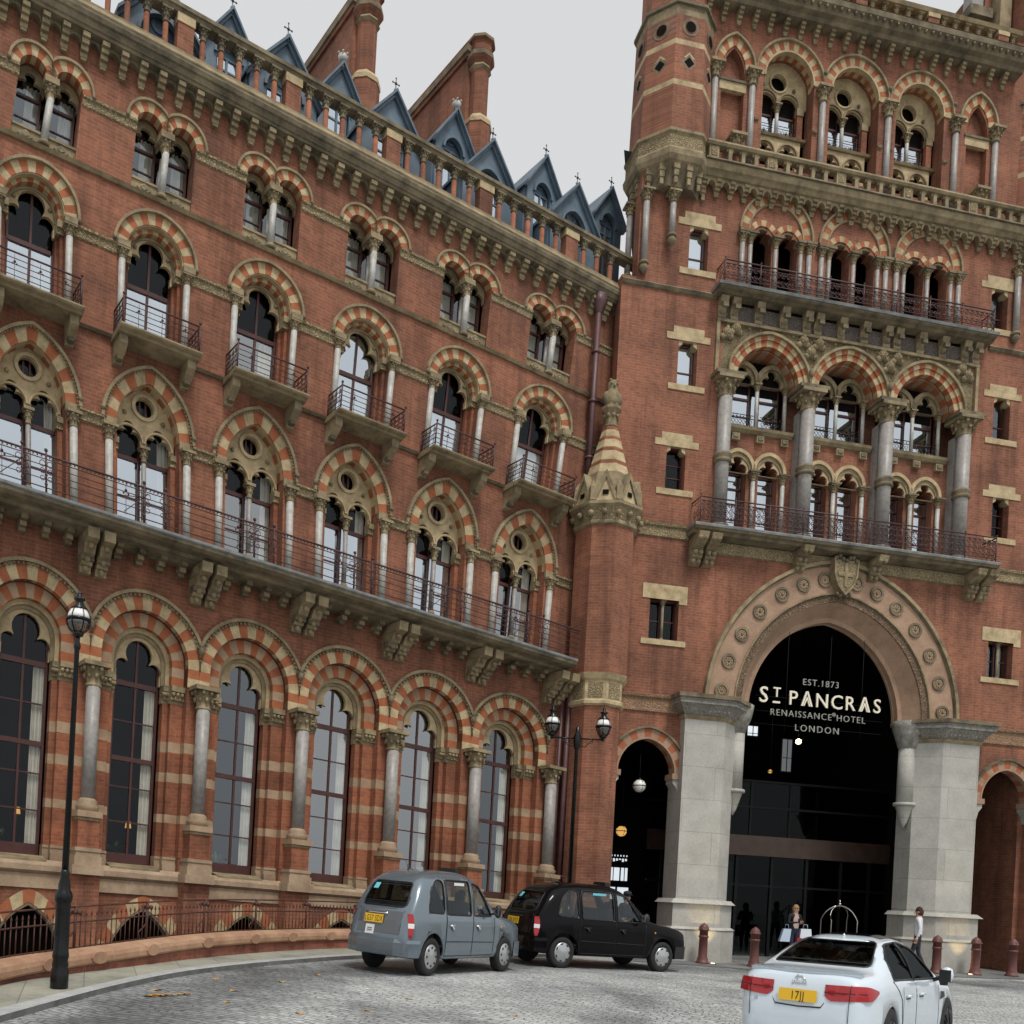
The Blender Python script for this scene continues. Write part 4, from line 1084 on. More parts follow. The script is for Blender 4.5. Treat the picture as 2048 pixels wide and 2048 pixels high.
for i, u in enumerate((7.72, 10.35, 12.95, 15.58)):
    c = MB(PM); column(c, u, .06, 12.42, 16.28, .20, SHAFT, SHAFT, .2, 18)
    c.lathe([(.205, 14.36), (.27, 14.40), (.25, 14.46), (.225, 14.50), (.27, 14.56), (.26, 14.62), (.205, 14.66)], u, .06, GRIMY, 18)
    K = c.build('great_column', TOWER_T)
    p = MB(PM); capital(p, u, .03, 16.26, 16.80, .205, BUFF, CARVED, 14); p.box(u - .46, u + .46, -.3, .40, 16.80, 16.90, GRIMY)
    p.build('capital', K)
    b = MB(PM); b.box(u - .2, u + .2, -.36, -.1, 12.65, 16.3, SHAFT); b.build('pilaster', K)
# ---- frieze and upper balcony
f = MB(PM); f.box(7.36, 16.02, -.2, -.003, 18.52, 19.0, DARKCARVE); f.build('patterned_frieze', TOWER_T)
ub = MB(PM)
ub.profile([(0, 19.08), (.30, 19.10), (.38, 19.14), (.44, 19.15), (.50, 19.18), (.50, 19.21), (0, 19.21)], 7.18, 16.2, GRIMY); ub.profile([(0, 19.214), (.53, 19.214), (.55, 19.29), (0, 19.34)], 7.14, 16.24, LEDGE)
UB = ub.build('stone_balcony', TOWER_T)
for x in (7.48, 7.86, 8.62, 9.42, 10.16, 10.52, 11.28, 12.04, 12.78, 13.14, 13.92, 14.68, 15.46, 15.84):
    b = MB(PM); b.profile([(0, 18.54), (.08, 18.54), (.08, 18.66), (.05, 18.68), (.08, 18.86), (.20, 18.92), (.24, 19.09), (0, 19.09)], x - .12, x + .12, BUFF)
    b.box(x - .08, x + .08, .06, .10, 18.64, 18.70, GRIMY); b.box(x - .08, x + .08, .2, .3, 18.75, 18.87, GRIMY); b.build('corbel', UB)
scroll_rail(UB, 7.30, 16.06, 19.34, 19.93, .48, True)
# ---- third-stage arcade
for i, c in enumerate(AR3):
    a = MB(PM); banded(a, c, 21.22, .88, .90, .0, .24, -.05, .03, 17, VOUSS, CREAM)
    for q in (-1, 1): banded(a, c + q * .41, 21.08, .33, .34, .0, .17, -.05, .025, 9, CREAM, VOUSS)
    A = a.build('striped_arch', TOWER_T)
    h = MB(PM); 
    def CC(u, n, z, c=c): return PM(max(c - 1.24, min(c + 1.24, u)), n, z)
    h.M = CC; hood(h, c, 21.22, .88, .90, .24, .06, -.02, .10, BUFF, 12); h.M = PM
    hood(h, c, 21.22, .88, .90, -.04, .05, -.05, .045, BUFF, 12)
    for q in (-1, 1): hood(h, c + q * .41, 21.05, .32, .33, -.03, .05, -.2, -.02, BUFF, 7)
    h.build('hood_mould', A)
    for q in (0, -.80, .80, -1.06, 1.06):
        k = MB(PM); r_ = .06 if abs(q) < 1 else .075; n_ = .03 if abs(q) < 1 else .05
        column(k, c + q, n_, 19.34, 20.82, r_, SHAFT, BUFF, .1); capital(k, c + q, n_, 20.80, 21.06, r_, BUFF)
        k.box(c + q - .16, c + q + .16, -.05, n_ + .16, 21.06, 21.13, GRIMY); k.build('colonnette', A)
    d = MB(PM); d.box(c - .8, c + .8, -.9, -.86, 19.3, 21.7, DARKVOID); d.build('dark_interior', A)
# ---- corbelled parapet
pr = MB(PM)
pr.profile([(0, 22.31), (.30, 22.35), (.36, 22.43), (.42, 22.47), (.46, 22.57), (.46, 22.65), (0, 22.65)], 6.55, 17.1, BUFF); pr.profile([(.3, 23.03), (.54, 23.03), (.58, 23.09), (.56, 23.15), (.3, 23.15)], 6.55, 17.1, BUFF); pr.profile([(.34, 22.654), (.52, 22.654), (.5, 22.71), (.34, 22.71)], 6.55, 17.1, GRIMY)
PRP = pr.build('parapet', TOWER_T)
k_ = 0; x = 6.62
while x < 17.0:
    b = MB(PM)
    wide = (k_ % 5 == 4 or k_ == 0)
    w_ = .15 if wide else .055
    b.box(x, x + w_ * 2, .34, .50, 22.71, 23.03, BUFF)
    if not wide: b.box(x - .06, x, .36, .48, 22.95, 23.03, BUFF); b.box(x + w_ * 2, x + w_ * 2 + .06, .36, .48, 22.95, 23.03, BUFF)
    else: b.box(x + .06, x + w_ * 2 - .06, .48, .515, 22.75, 22.99, CARVED)
    b.build('parapet_baluster', PRP)
    x += w_ * 2 + .29; k_ += 1
for i in range(25):
    x = 6.66 + i * .432
    b = MB(PM); bracket(b, x, .15, 0, .26, 21.98, 22.34, BUFF, 4); b.build('corbel', PRP)
    if i < 24:
        a = MB(PM); a.plate([(x + .075, 22.10)] + arch(x + .216, 22.14, .11, .14, 0, 4) + [(x + .357, 22.10), (x + .357, 22.34), (x + .075, 22.34)], [], .04, .23, BUFF); a.build('corbel_arch', PRP)
for u in (7.5, 15.45):
    f = MB(PM); capital(f, u, .3, 23.13, 23.55, .13, BUFF, CARVED); f.lathe([(.1, 23.09), (.13, 23.19)], u, .3, BUFF, 10); f.build('stone_urn', PRP)
# ---- top stage
UC = [6.88, 8.04, 10.30, 12.46, 14.74, 16.12]
for i, u in enumerate(UC):
    c = MB(PM); column(c, u, .06, 22.6, 25.34, .092, SHAFT, BUFF, .2, 12); K = c.build('slender_column', TOWER_T)
    p = MB(PM); capital(p, u, .05, 25.32, 25.74, .115, BUFF, CARVED); p.build('capital', K)
for i, c in enumerate(AR4):
    R_ = arch_R(.80, .84)
    a = MB(PM); banded(a, c, 25.78, .80, R_, 0, .26, -.3, .03, 19, CREAM, VOUSS)
    for z0_, m in ((25.74, VOUSS),): pass
    A = a.build('striped_arch', TOWER_T)
    h = MB(PM)
    def CC(u, n, z, c=c): return PM(max(c - 1.09, min(c + 1.09, u)), n, z)
    h.M = CC; hood(h, c, 25.78, .80, R_, .26, .06, -.02, .11, BUFF, 12); h.M = PM; hood(h, c, 25.78, .80, R_, -.04, .05, -.1, .05, CREAM, 12)
    h.ball(c + 1.08, .1, 26.15, .07, GRIMY, 6, 4)
    h.build('hood_mould', A)
    s = MB(PM); c2 = c - .12
    o = arch(c, 25.78, .82, R_ + .02, 0, 10, z0=25.37); 
    t1 = arch(c2 - .36, 25.38, .30, .30, 0, 6, z0=25.37); t2 = arch(c2 + .36, 25.38, .30, .30, 0, 6, z0=25.37)
    s.plate([o[0]] + t1 + t2 + [o[-1]] + o[1:-1][::-1], [circle(c2, 26.0, .24, 18)], -.5, -.4, CREAM)
    s.band(circle(c2, 26.0, .25, 18), circle(c2, 26.0, .30, 18), -.42, -.36, CREAM, closed=True)
    for q in (-1, 1): hood(s, c2 + q * .36, 25.40, .27, .28, .04, .045, -.42, -.35, BUFF, 8); s.ball(c2 + q * .50, -.38, 25.86, .06, GRIMY, 6, 4)
    column(s, c2, -.4, 24.45, 25.14, .055, WHITESHAFT, BUFF, .08); capital(s, c2, -.4, 25.12, 25.38, .06, BUFF)
    for q in (-1, 1): s.box(*sorted((c2 + q * .64, c2 + q * .82)), -.5, -.36, 24.4, 25.16, ORANGE); s.box(*sorted((c2 + q * .62, c2 + q * .84)), -.5, -.34, 25.16, 25.38, BUFF)
    # panel with small trefoil openings below
    pl = [(c2 - .78, 23.2)]
    for q in (-1, 1): tf = trefoil(c2 + q * .37, 23.2, 23.86, .27, 4, .8); pl += tf
    pl += [(c2 + .78, 23.2), (c2 + .78, 24.36), (c2 - .78, 24.36)]
    s.plate(pl, [], -.5, -.36, CREAM); s.profile([(-.5, 24.36), (-.30, 24.36), (-.27, 24.42), (-.5, 24.46)], c - .8, c + .8, BUFF)
    for q in (-1, 1): hood(s, c2 + q * .37, 23.9, .29, .3, 0, .04, -.38, -.31, BUFF, 7)
    column(s, c2, -.38, 23.0, 23.66, .05, WHITESHAFT, BUFF, .08); capital(s, c2, -.38, 23.64, 23.86, .055, BUFF)
    w = MB(PM)
    for q in (-1, 1): frame_bars(w, c2 + q * .36 - .3, c2 + q * .36 + .3, 24.44, 25.7, -.56, .035, TIMBER, [], [(25.14, .05)])
    W = w.build('top_window', TOWER_T)
    s.build('stone_tracery', W)
    pane(W, PM, rect(c2, .72, 24.44, 25.12), -.58, GSKY, 'glass_pane')
    dk = MB(PM); dk.box(c - .8, c + .8, -.62, -.6, 25.12, 26.7, DARKVOID); dk.box(c - .8, c + .8, -.7, -.66, 23.2, 24.4, DARKVOID); dk.build('dark_interior', W)
    r = MB(PM)
    for q in (-1, 1):
        x = c2 + q * .36
        for z in (24.82, 24.74, 24.5): r.tube([(x - .28, -.46, z), (x + .28, -.46, z)], .010, IRON, 4)
        for k2 in range(5):
            xx = x - .22 + .11 * k2; r.tube([(xx + .045 * cos(p * pi / 3), -.46, 24.62 + .07 * sin(p * pi / 3)) for p in range(6)], .008, IRON, 3, closed=True)
        r.ball(x, -.46, 24.62, .035, IRON, 5, 3)
    r.build('guard_rail', W)
    for q in (-1, 1):
        st = MB(PM); xs = sorted((c + q * .80, c + q * 1.07)); st.profile([(0, 24.40), (.05, 24.42), (.06, 24.47), (0, 24.5)], xs[0] + .02, xs[1] - .12, GRIMY); st.build('string_course', TOWER_T)
for c in NI:
    R_ = arch_R(.36, .80)
    a = MB(PM); banded(a, c, 25.78, .36, arch_R(.36, .62), .0, .25, -.2, .03, 11, CREAM, VOUSS); A = a.build('striped_niche', TOWER_T)
    h = MB(PM); hood(h, c, 25.78, .36, arch_R(.36, .62), .25, .06, -.02, .11, BUFF, 9); h.build('hood_mould', A)
    b = MB(PM); b.box(c - .42, c + .42, -.1, .012, 25.12, 25.36, CREAM); b.box(c - .44, c + .44, -.1, .05, 25.36, 25.43, GRIMY); b.build('stone_band', A)
cn = MB(PM)
cn.profile([(0, 27.36), (.30, 27.38), (.36, 27.46), (.50, 27.5), (.56, 27.62), (.64, 27.66), (.66, 27.8), (0, 27.82)], 6.2, 16.75, GRIMY); cn.profile([(0, 27.824), (.67, 27.824), (.4, 28.), (0, 28.02)], 6.2, 16.75, BUFF)
CNT = cn.build('cornice', TOWER_T)
for i in range(21):
    x = 6.55 + i * .485
    b = MB(PM); bracket(b, x, .13, 0, .25, 27.02, 27.37, BUFF, 4); b.build('cornice_bracket', CNT)
for i in range(44): 
    pass
bd = MB(PM)
for i in range(44): bd.ball(6.5 + i * .23, .60, 27.6, .05, GRIMY, 5, 4)
bd.build('ball_moulding', CNT)
bp = MB(PM); bp.profile([(-.1, 28.6), (.22, 28.6), (.26, 28.7), (-.1, 28.72)], 6.2, 16.75, BUFF); BPT = bp.build('balustrade', TOWER_T)
for i in range(26):
    x = 6.5 + i * .40
    b = MB(PM)
    if i % 6 == 0: b.box(x - .18, x + .18, -.05, .2, 28.02, 28.48, TOWER); b.box(x - .2, x + .2, -.07, .22, 28.48, 28.6, CREAM)
    else: b.lathe([(.06, 28.02), (.055, 28.08), (.055, 28.33)], x, .08, ORANGE, 8); capital(b, x, .08, 28.33, 28.6, .055, BUFF, None, 8)
    b.build('balustrade_colonnette', BPT)
back = MB(PM); back.box(8, 15.5, -2.6, -1.6, 28.2, 29.6, SLATEBLUE); back.box(15.9, 16.3, -1.4, -1.0, 28.2, 32, SHAFT); back.box(15.7, 16.5, -1.6, -.8, 30.0, 30.3, GRIMY); back.box(16.35, 17.2, -2.4, -1.0, 28.2, 31.5, TOWER); back.box(16.6, 17.0, -1.0, -.6, 28.2, 32, BUFF); back.build('roof_lantern', TOWER_T)
# ---- corner turrets
def octa(mb, cx, cn_, prof, m, mats=None): mb.lathe([(r / cos(pi / 8), z) for r, z in prof], cx, cn_, m, 8, False, mats, ph=pi / 8 + TPH)
TPH = 0.0
for cx, nm in ((5.86, 'l'), (18.0, 'r')):
    cn_ = -.52
    t = MB(PM)
    pf = [(1.08, 23.1), (1.06, 24.45), (1.06, 24.60), (1.04, 25.60), (1.04, 25.74), (1.03, 26.44), (1.03, 26.70), (1.10, 26.72), (1.10, 26.80), (.92, 26.95), (.92, 33.0)]
    octa(t, cx, cn_, pf, TOWER, [TOWER, CREAM, TOWER, CREAM, TOWER, BUFF, GRIMY, GRIMY, GRIMY, TOWER])
    T = t.build('corner_turret', TOWER_T)
    o = MB(PM)
    for k in range(8):
        ang = TPH + pi / 4 * (k + .5) + pi / 8
        d = (cos(ang), sin(ang)); tn = (-d[1], d[0])
        if d[1] < -.3: continue
        def onf(a_, z_, e): return (cx + d[0] * (1.035 + e) + tn[0] * a_, cn_ + d[1] * (1.035 + e) + tn[1] * a_, z_)
        for z_, kind in ((26.12, 'c'), (25.12, 'd')):
            q = 16 if kind == 'c' else 4
            rr = (.25, .18, .15) if kind == 'c' else (.30, .23, .15)
            for (ra, e, m) in ((rr[0], .012, GRIMY if kind == 'c' else CREAM), (rr[1], .018, TOWER if kind == 'c' else GRIMY), (rr[2], .024, DARKVOID)):
                o = MB(PM) if ra == rr[0] else o; o.poly([onf(ra * cos(2 * pi * i / q), z_ + ra * sin(2 * pi * i / q), e) for i in range(q)], m)
                if ra == rr[2]: o.build('round_opening' if kind == 'c' else 'diamond_opening', T)
    p = MB(PM)
    octa(p, cx, cn_, [(.86, 21.77), (.92, 22.07), (1.06, 22.29), (1.12, 22.33), (1.18, 22.45), (1.20, 22.59), (1.17, 22.65), (1.14, 22.67), (1.14, 23.03), (1.19, 23.07), (1.19, 23.15), (1.05, 23.17)], BUFF, [GRIMY, GRIMY, BUFF, BUFF, BUFF, BUFF, BUFF, CARVED, BUFF, BUFF, BUFF])
    for k in range(16):
        ang = 2 * pi * k / 16 + pi / 16
        x, n_ = cx + 1.0 * cos(ang), cn_ + 1.0 * sin(ang)
        if sin(ang) < -.5: continue
        for z0_, z1_, s_ in ((21.77, 21.95, .05), (21.96, 22.13, .07), (22.14, 22.31, .09)): p.box(x - s_, x + s_, n_ - s_, n_ + s_, z0_, z1_, BUFF)
    p.build('corbelled_gallery', T)
    pc = MB(PM)
    for ang, dd, zb_ in ((pi * .55, .76, 20.42), (pi * .80, 1.06, 19.6), (pi * 1.02, 1.08, 19.6)):
        x, n_ = cx + dd * cos(ang), cn_ + dd * sin(ang)
        column(pc, x, n_, zb_, 21.42, .09, SHAFT, BUFF, .1, 10); capital(pc, x, n_, 21.39, 21.69, .095, BUFF); pc.lathe([(.02, zb_ - .27), (.10, zb_ - .16), (.13, zb_ - .08), (.10, zb_)], x, n_, GRIMY, 10)
    pc.build('pendant_shaft', T)
# ---- stair turret where wing and tower meet
cx, cn_ = 4.28, .12; TPH = pi / 8
t = MB(PM)
octa(t, cx, cn_, [(.72, -.4), (.70, 1.6), (.66, 1.7), (.66, 7.0)], TOWER)
octa(t, cx, cn_, [(.80, 7.80), (.79, 11.9)], TOWER)
T = t.build('stair_turret', TOWER_T)
b = MB(PM); octa(b, cx, cn_, [(.68, 6.95), (.74, 7.0), (.74, 7.08), (.70, 7.12), (.70, 7.62), (.76, 7.68), (.82, 7.82)], CREAM)
for k in range(8):
    ang = TPH + pi / 4 * (k + .5) + pi / 8; d = (cos(ang), sin(ang)); tn = (-d[1], d[0])
    b.poly([(cx + d[0] * .712 + tn[0] * a_, cn_ + d[1] * .712 + tn[1] * a_, z_) for a_, z_ in ((-.2, 7.16), (.2, 7.16), (.2, 7.58), (-.2, 7.58))], CARVED)
b.build('carved_panel_band', T)
c = MB(PM); octa(c, cx, cn_, [(.80, 11.840), (.86, 11.880), (.86, 11.940), (.84, 11.980), (.94, 12.300), (1.0, 12.360), (1.0, 12.440), (.9, 12.480)], BUFF, [BUFF, BUFF, BUFF, CARVED, BUFF, BUFF, BUFF])
for k in range(16): ang = 2 * pi * k / 16; c.ball(cx + .97 * cos(ang), cn_ + .97 * sin(ang), 12.140, .09, BUFF, 6, 4)
c.build('carved_capital', T)
g = MB(PM); octa(g, cx, cn_, [(.90, 12.46), (.72, 12.95), (.60, 13.4)], BUFF)
for k in range(8):
    ang = TPH + pi / 4 * (k + .5) + pi / 8; d = (cos(ang), sin(ang)); tn = (-d[1], d[0])
    def gp(a_, z_, e): return (cx + d[0] * e + tn[0] * a_, cn_ + d[1] * e + tn[1] * a_, z_)
    g.poly([gp(-.36, 12.480, .90), gp(.36, 12.480, .90), gp(0, 13.230, .84)], CREAM)
    for sg in (-1, 1):
        g.poly([gp(sg * .36, 12.480, .95), gp(sg * .26, 12.480, .95), gp(0, 13.130, .9), gp(0, 13.330, .9)], BUFF); g.poly([gp(sg * .36, 12.480, .95), gp(0, 13.330, .9), gp(0, 13.330, .6), gp(sg * .36, 12.480, .7)], BUFF)
    g.poly([gp(-.08, 12.630, .915), gp(.08, 12.630, .915), gp(.08, 12.760, .91), gp(-.08, 12.760, .91)], DARKVOID)
    a2 = ang + pi / 8; x, n_ = cx + .92 * cos(a2), cn_ + .92 * sin(a2)
    g.box(x - .09, x + .09, n_ - .09, n_ + .09, 12.480, 12.840, BUFF); g.lathe([(.13, 12.840), (.01, 13.040)], x, n_, BUFF, 4, False, ph=pi / 4)
g.build('gablet_crown', T)
k = MB(PM); zs_ = [13.3, 13.66, 13.78, 14.06, 14.18, 14.42, 14.52, 14.72, 14.84]
pf = [(.60 - (z - 13.3) / 1.54 * .40, z) for z in zs_]; octa(k, cx, cn_, pf, CREAM, [CREAM, ORANGE, CREAM, ORANGE, CREAM, ORANGE, CREAM, ORANGE])
k.build('striped_cone', T)
p = MB(PM); p.lathe([(.22, 14.82), (.24, 14.86), (.17, 14.92), (.16, 15.2), (.24, 15.3), (.28, 15.34), (.28, 15.42)], cx, cn_, BUFF, 8, False)
for q in range(8): p.ball(cx + .19 * cos(q * pi / 4), cn_ + .19 * sin(q * pi / 4), 15.16, .06, BUFF, 6, 4)
p.build('carved_pedestal', T)
s = MB(PM)
s.lathe([(.14, 15.42), (.20, 15.5), (.22, 15.62), (.20, 15.78), (.15, 15.90), (.13, 15.94), (.15, 16.0), (.145, 16.1), (.10, 16.18), (.02, 16.21)], cx, cn_, BUFF, 12)
for sg in (-1, 1): s.ball(cx + sg * .17, cn_ + .02, 15.66, .13, GRIMY, 7, 5, 1.6); s.ball(cx + sg * .08, cn_ + .12, 16.06, .045, GRIMY, 6, 4); s.ball(cx + sg * .09, cn_ + .05, 16.18, .05, BUFF, 5, 4); s.ball(cx + sg * .08, cn_ + .14, 15.45, .06, BUFF, 6, 4)
s.ball(cx, cn_ + .17, 15.99, .045, BUFF, 6, 4)
s.build('stone_beast', T)
# ---------------------------------------------------------------- ground, road, pavement
def smooth(a, b, x):
    t = max(0.0, min(1.0, (x - a) / (b - a))); return t * t * (3 - 2 * t)
def gz(x, y):
    yy = max(-20, min(32, y))
    return -.06 * (1 - smooth(10, 15, y)) * (1 - smooth(-4.2, -2.5, x)) + -.28 - .03 * max(-8, min(9, x)) + .02 * yy - .30 * (1 - smooth(12.5, 17.5, y)) * smooth(1.0, 4.5, x)
def sheet(name, poly_in, dz, m, step=.8, bounds=(-30, 40, -20, 36)):
    pass
KERB = [(-4.62, 4.0), (-4.58, 7.5), (-4.51, 10.0), (-4.28, 12.2), (-3.85, 14.3), (-3.28, 16.0), (-2.59, 17.55), (-1.95, 18.8), (-1.25, 19.9), (-.1, 21.3), (1.4, 22.9), (3.2, 24.4)]
WALLF = [(-5.75, 4.0), (-5.65, 8.0), (-5.35, 11.8), (-5.02, 13.1), (-4.6, 14.35), (-4.05, 16.2), (-3.4, 18.0), (-2.75, 19.4), (-1.9, 20.8), (-.7, 22.3), (.9, 23.9), (3.0, 25.75)]
def densify(P, k=6):
    out = []
    n = len(P)
    for i in range(n - 1):
        p0 = Vector(P[max(0, i - 1)]); p1 = Vector(P[i]); p2 = Vector(P[i + 1]); p3 = Vector(P[min(n - 1, i + 2)])
        for j in range(k):
            t = j / k
            q = .5 * ((2 * p1) + (p2 - p0) * t + (2 * p0 - 5 * p1 + 4 * p2 - p3) * t * t + (3 * p1 - p0 - 3 * p2 + p3) * t ** 3)
            out.append((q.x, q.y))
    out.append(tuple(P[-1])); return out
KD = densify(KERB); WD = densify(WALLF)
# granite setts
def setts_material():
    m, nt, N, L, b = base('granite_setts', (.22, .22, .21), .7)
    co = objco(N); mp = N.new('ShaderNodeMapping'); mp.inputs['Rotation'].default_value = (0, 0, radians(24)); L.new(co, mp.inputs[0])
    wn = noise(N, L, co, 1.1, 2, .5); wv = N.new('ShaderNodeVectorMath'); wv.operation = 'MULTIPLY_ADD'; wv.inputs[1].default_value = (.55, .55, 0); L.new(wn.outputs[1], wv.inputs[0]); L.new(mp.outputs[0], wv.inputs[2])
    t = N.new('ShaderNodeTexBrick'); t.inputs['Scale'].default_value = 1; t.inputs['Brick Width'].default_value = .21; t.inputs['Row Height'].default_value = .115; t.inputs['Mortar Size'].default_value = .012; t.inputs['Mortar Smooth'].default_value = .7; t.inputs['Bias'].default_value = 0
    for k, c in (('Color1', (.52, .535, .54)), ('Color2', (.40, .41, .412)), ('Mortar', (.25, .248, .24))): t.inputs[k].default_value = (*c, 1)
    L.new(wv.outputs[0], t.inputs['Vector'])
    n1 = noise(N, L, co, .45, 6, .62); r1 = ramp(N, [(.32, (.55, .57, .58)), (.47, (.95, .96, .96)), (.66, (1.2, 1.2, 1.18))]); L.new(n1.outputs[0], r1.inputs[0])
    n2 = noise(N, L, co, 11, 6, .8); r2 = ramp(N, [(.34, (.5, .5, .5)), (.66, (1.3, 1.3, 1.28))]); L.new(n2.outputs[0], r2.inputs[0])
    a = mixc(N, L, t.outputs[0], r1.outputs[0], 1, 'MULTIPLY'); a = mixc(N, L, a, r2.outputs[0], .9, 'MULTIPLY'); L.new(a, b.inputs['Base Color'])
    # dark oily wear where taxis draw up along the kerb
    sp = N.new('ShaderNodeVectorMath'); sp.operation = 'DISTANCE'; sp.inputs[1].default_value = (12, 10, 0)
    fl = N.new('ShaderNodeVectorMath'); fl.operation = 'MULTIPLY'; fl.inputs[1].default_value = (1, 1, 0); L.new(co, fl.inputs[0]); L.new(fl.outputs[0], sp.inputs[0])
    n5 = noise(N, L, co, 1.6, 5, .7); ad = N.new('ShaderNodeMath'); ad.operation = 'MULTIPLY_ADD'; ad.inputs[1].default_value = 2.4; L.new(n5.outputs[0], ad.inputs[0]); L.new(sp.outputs['Value'], ad.inputs[2])
    mr = N.new('ShaderNodeMapRange'); mr.inputs[1].default_value = 12.0; mr.inputs[2].default_value = 18.4; L.new(ad.outputs[0], mr.inputs[0])
    rw = ramp(N, [(.46, (1, 1, 1)), (.66, (.36, .37, .38)), (.78, (.42, .43, .44)), (.92, (.85, .85, .84))]); L.new(mr.outputs[0], rw.inputs[0])
    a = mixc(N, L, a, rw.outputs[0], .9, 'MULTIPLY'); L.new(a, b.inputs['Base Color'])
    rr = ramp(N, [(.35, (.42, .42, .42)), (.6, (.8, .8, .8))]); L.new(n1.outputs[0], rr.inputs[0]); L.new(rr.outputs[0], b.inputs['Roughness'])
    inv = N.new('ShaderNodeMath'); inv.operation = 'SUBTRACT'; inv.inputs[0].default_value = 1; L.new(t.outputs['Fac'], inv.inputs[1])
    h = N.new('ShaderNodeMath'); h.operation = 'MULTIPLY_ADD'; h.inputs[1].default_value = .6; L.new(n2.outputs[0], h.inputs[0]); L.new(inv.outputs[0], h.inputs[2])
    bump(N, L, b, h.outputs[0], .9, .03)
    return m
SETTS = setts_material()
def slab_material(name, c1, c2, mort, bw, rh, rot):
    m, nt, N, L, b = base(name, c1, .8)
    co = objco(N); mp = N.new('ShaderNodeMapping'); mp.inputs['Rotation'].default_value = (0, 0, rot); L.new(co, mp.inputs[0])
    t = N.new('ShaderNodeTexBrick'); t.inputs['Scale'].default_value = 1; t.inputs['Brick Width'].default_value = bw; t.inputs['Row Height'].default_value = rh; t.inputs['Mortar Size'].default_value = .008; t.inputs['Bias'].default_value = 0
    for k, c in (('Color1', c1), ('Color2', c2), ('Mortar', mort)): t.inputs[k].default_value = (*c, 1)
    L.new(mp.outputs[0], t.inputs['Vector'])
    n1 = noise(N, L, co, 1.1, 7, .66); r1 = ramp(N, [(.33, (.6, .6, .58)), (.52, (1, 1, 1)), (.7, (1.15, 1.13, 1.08))]); L.new(n1.outputs[0], r1.inputs[0])
    n2 = noise(N, L, co, 18, 4, .7); r2 = ramp(N, [(.3, (.82, .82, .82)), (.7, (1.1, 1.1, 1.1))]); L.new(n2.outputs[0], r2.inputs[0])
    a = mixc(N, L, t.outputs[0], r1.outputs[0], 1, 'MULTIPLY'); a = mixc(N, L, a, r2.outputs[0], .9, 'MULTIPLY'); L.new(a, b.inputs['Base Color'])
    bump(N, L, b, n2.outputs[0], .2, .01); return m
FLAGS = slab_material('york_stone_flags', (.34, .335, .27), (.29, .288, .24), (.19, .18, .15), 1.0, .7, radians(70))
FLAGS2 = slab_material('grey_forecourt_flags', (.20, .205, .20), (.15, .155, .152), (.09, .09, .085), .9, .6, radians(11))
KERBM = stone_mat('granite_kerb_stone', (.46, .47, .46), (.32, .33, .325), 3, .75)
KERBS = stone_mat('dark_kerb_face', (.17, .17, .165), (.09, .09, .088), 4, .8)
PINKCOPE = stone_mat('pink_sandstone_coping', (.47, .29, .18), (.30, .16, .095), 2.2, .85, lo=.3, hi=.6)

def on_left(P, x, y):
    """x of boundary P at this y"""
    if y <= P[0][1]: return P[0][0]
    for a, b in zip(P, P[1:]):
        if a[1] <= y <= b[1]: return a[0] + (b[0] - a[0]) * (y - a[1]) / max(1e-6, b[1] - a[1])
    return P[-1][0]
g = MB()
xs = [-400, -120, -40] + [-14 + i * .5 for i in range(77)] + [60, 150, 400]
ys = [-400, -100, -30] + [-4 + i * .5 for i in range(82)] + [60, 150, 400]
idx = {}
for i, x in enumerate(xs):
    for j, y in enumerate(ys):
        z = gz(x, y)
        if x < on_left(WD, x, y) + .05 and y > 4: z = -1.6
        idx[i, j] = g.pt(x, y, z)
for i in range(len(xs) - 1):
    for j in range(len(ys) - 1): g.face((idx[i, j], idx[i + 1, j], idx[i + 1, j + 1], idx[i, j + 1]), SETTS, True)
tag(g.build('cobbled_road'), kind='structure')
# raised pavement between kerb and dwarf wall
pv = MB(); kb = MB()
ny = 90
rows = []
for j in range(ny + 1):
    y = 4.0 + (25.6 - 4.0) * j / ny
    xk = on_left(KD, 0, y); xw = on_left(WD, 0, y) - .12
    if y > KD[-1][1]: xk = max(xk, 3.2)
    rows.append([(xw + (xk - .02 - xw) * q / 4, y) for q in range(5)])
PH = .085
for a, b in zip(rows, rows[1:]):
    for q in range(4):
        pv.poly([(a[q][0], a[q][1], gz(*a[q]) + PH), (a[q + 1][0], a[q + 1][1], gz(*a[q + 1]) + PH), (b[q + 1][0], b[q + 1][1], gz(*b[q + 1]) + PH), (b[q][0], b[q][1], gz(*b[q]) + PH)], FLAGS)
tag(pv.build('stone_pavement'), kind='structure')
def offset(P, d):
    out = []
    for i, p in enumerate(P):
        a = Vector(P[max(0, i - 1)]); b = Vector(P[min(len(P) - 1, i + 1)]); t = (b - a).normalized(); nrm = Vector((t.y, -t.x))
        out.append((p[0] + nrm.x * d, p[1] + nrm.y * d))
    return out
def ribbon(mb, P, prof, m, zf):
    """sweep (offset, height) profile along path P; prof entries may carry a material"""
    cols = [offset(P, d) for d, h in prof]
    V = [[mb.pt(c[i][0], c[i][1], zf(*P[i]) + prof[k][1]) for i in range(len(P))] for k, c in enumerate(cols)]
    for k in range(len(prof) - 1):
        mm = m[k] if isinstance(m, list) else m
        for i in range(len(P) - 1): mb.face((V[k][i], V[k][i + 1], V[k + 1][i + 1], V[k + 1][i]), mm)
ribbon(kb, KD, [(-.24, .0), (-.24, .091), (.02, .089), (.035, .075), (.04, -.1)], [KERBM, KERBM, KERBM, KERBS], gz)
tag(kb.build('granite_kerb'), kind='structure')
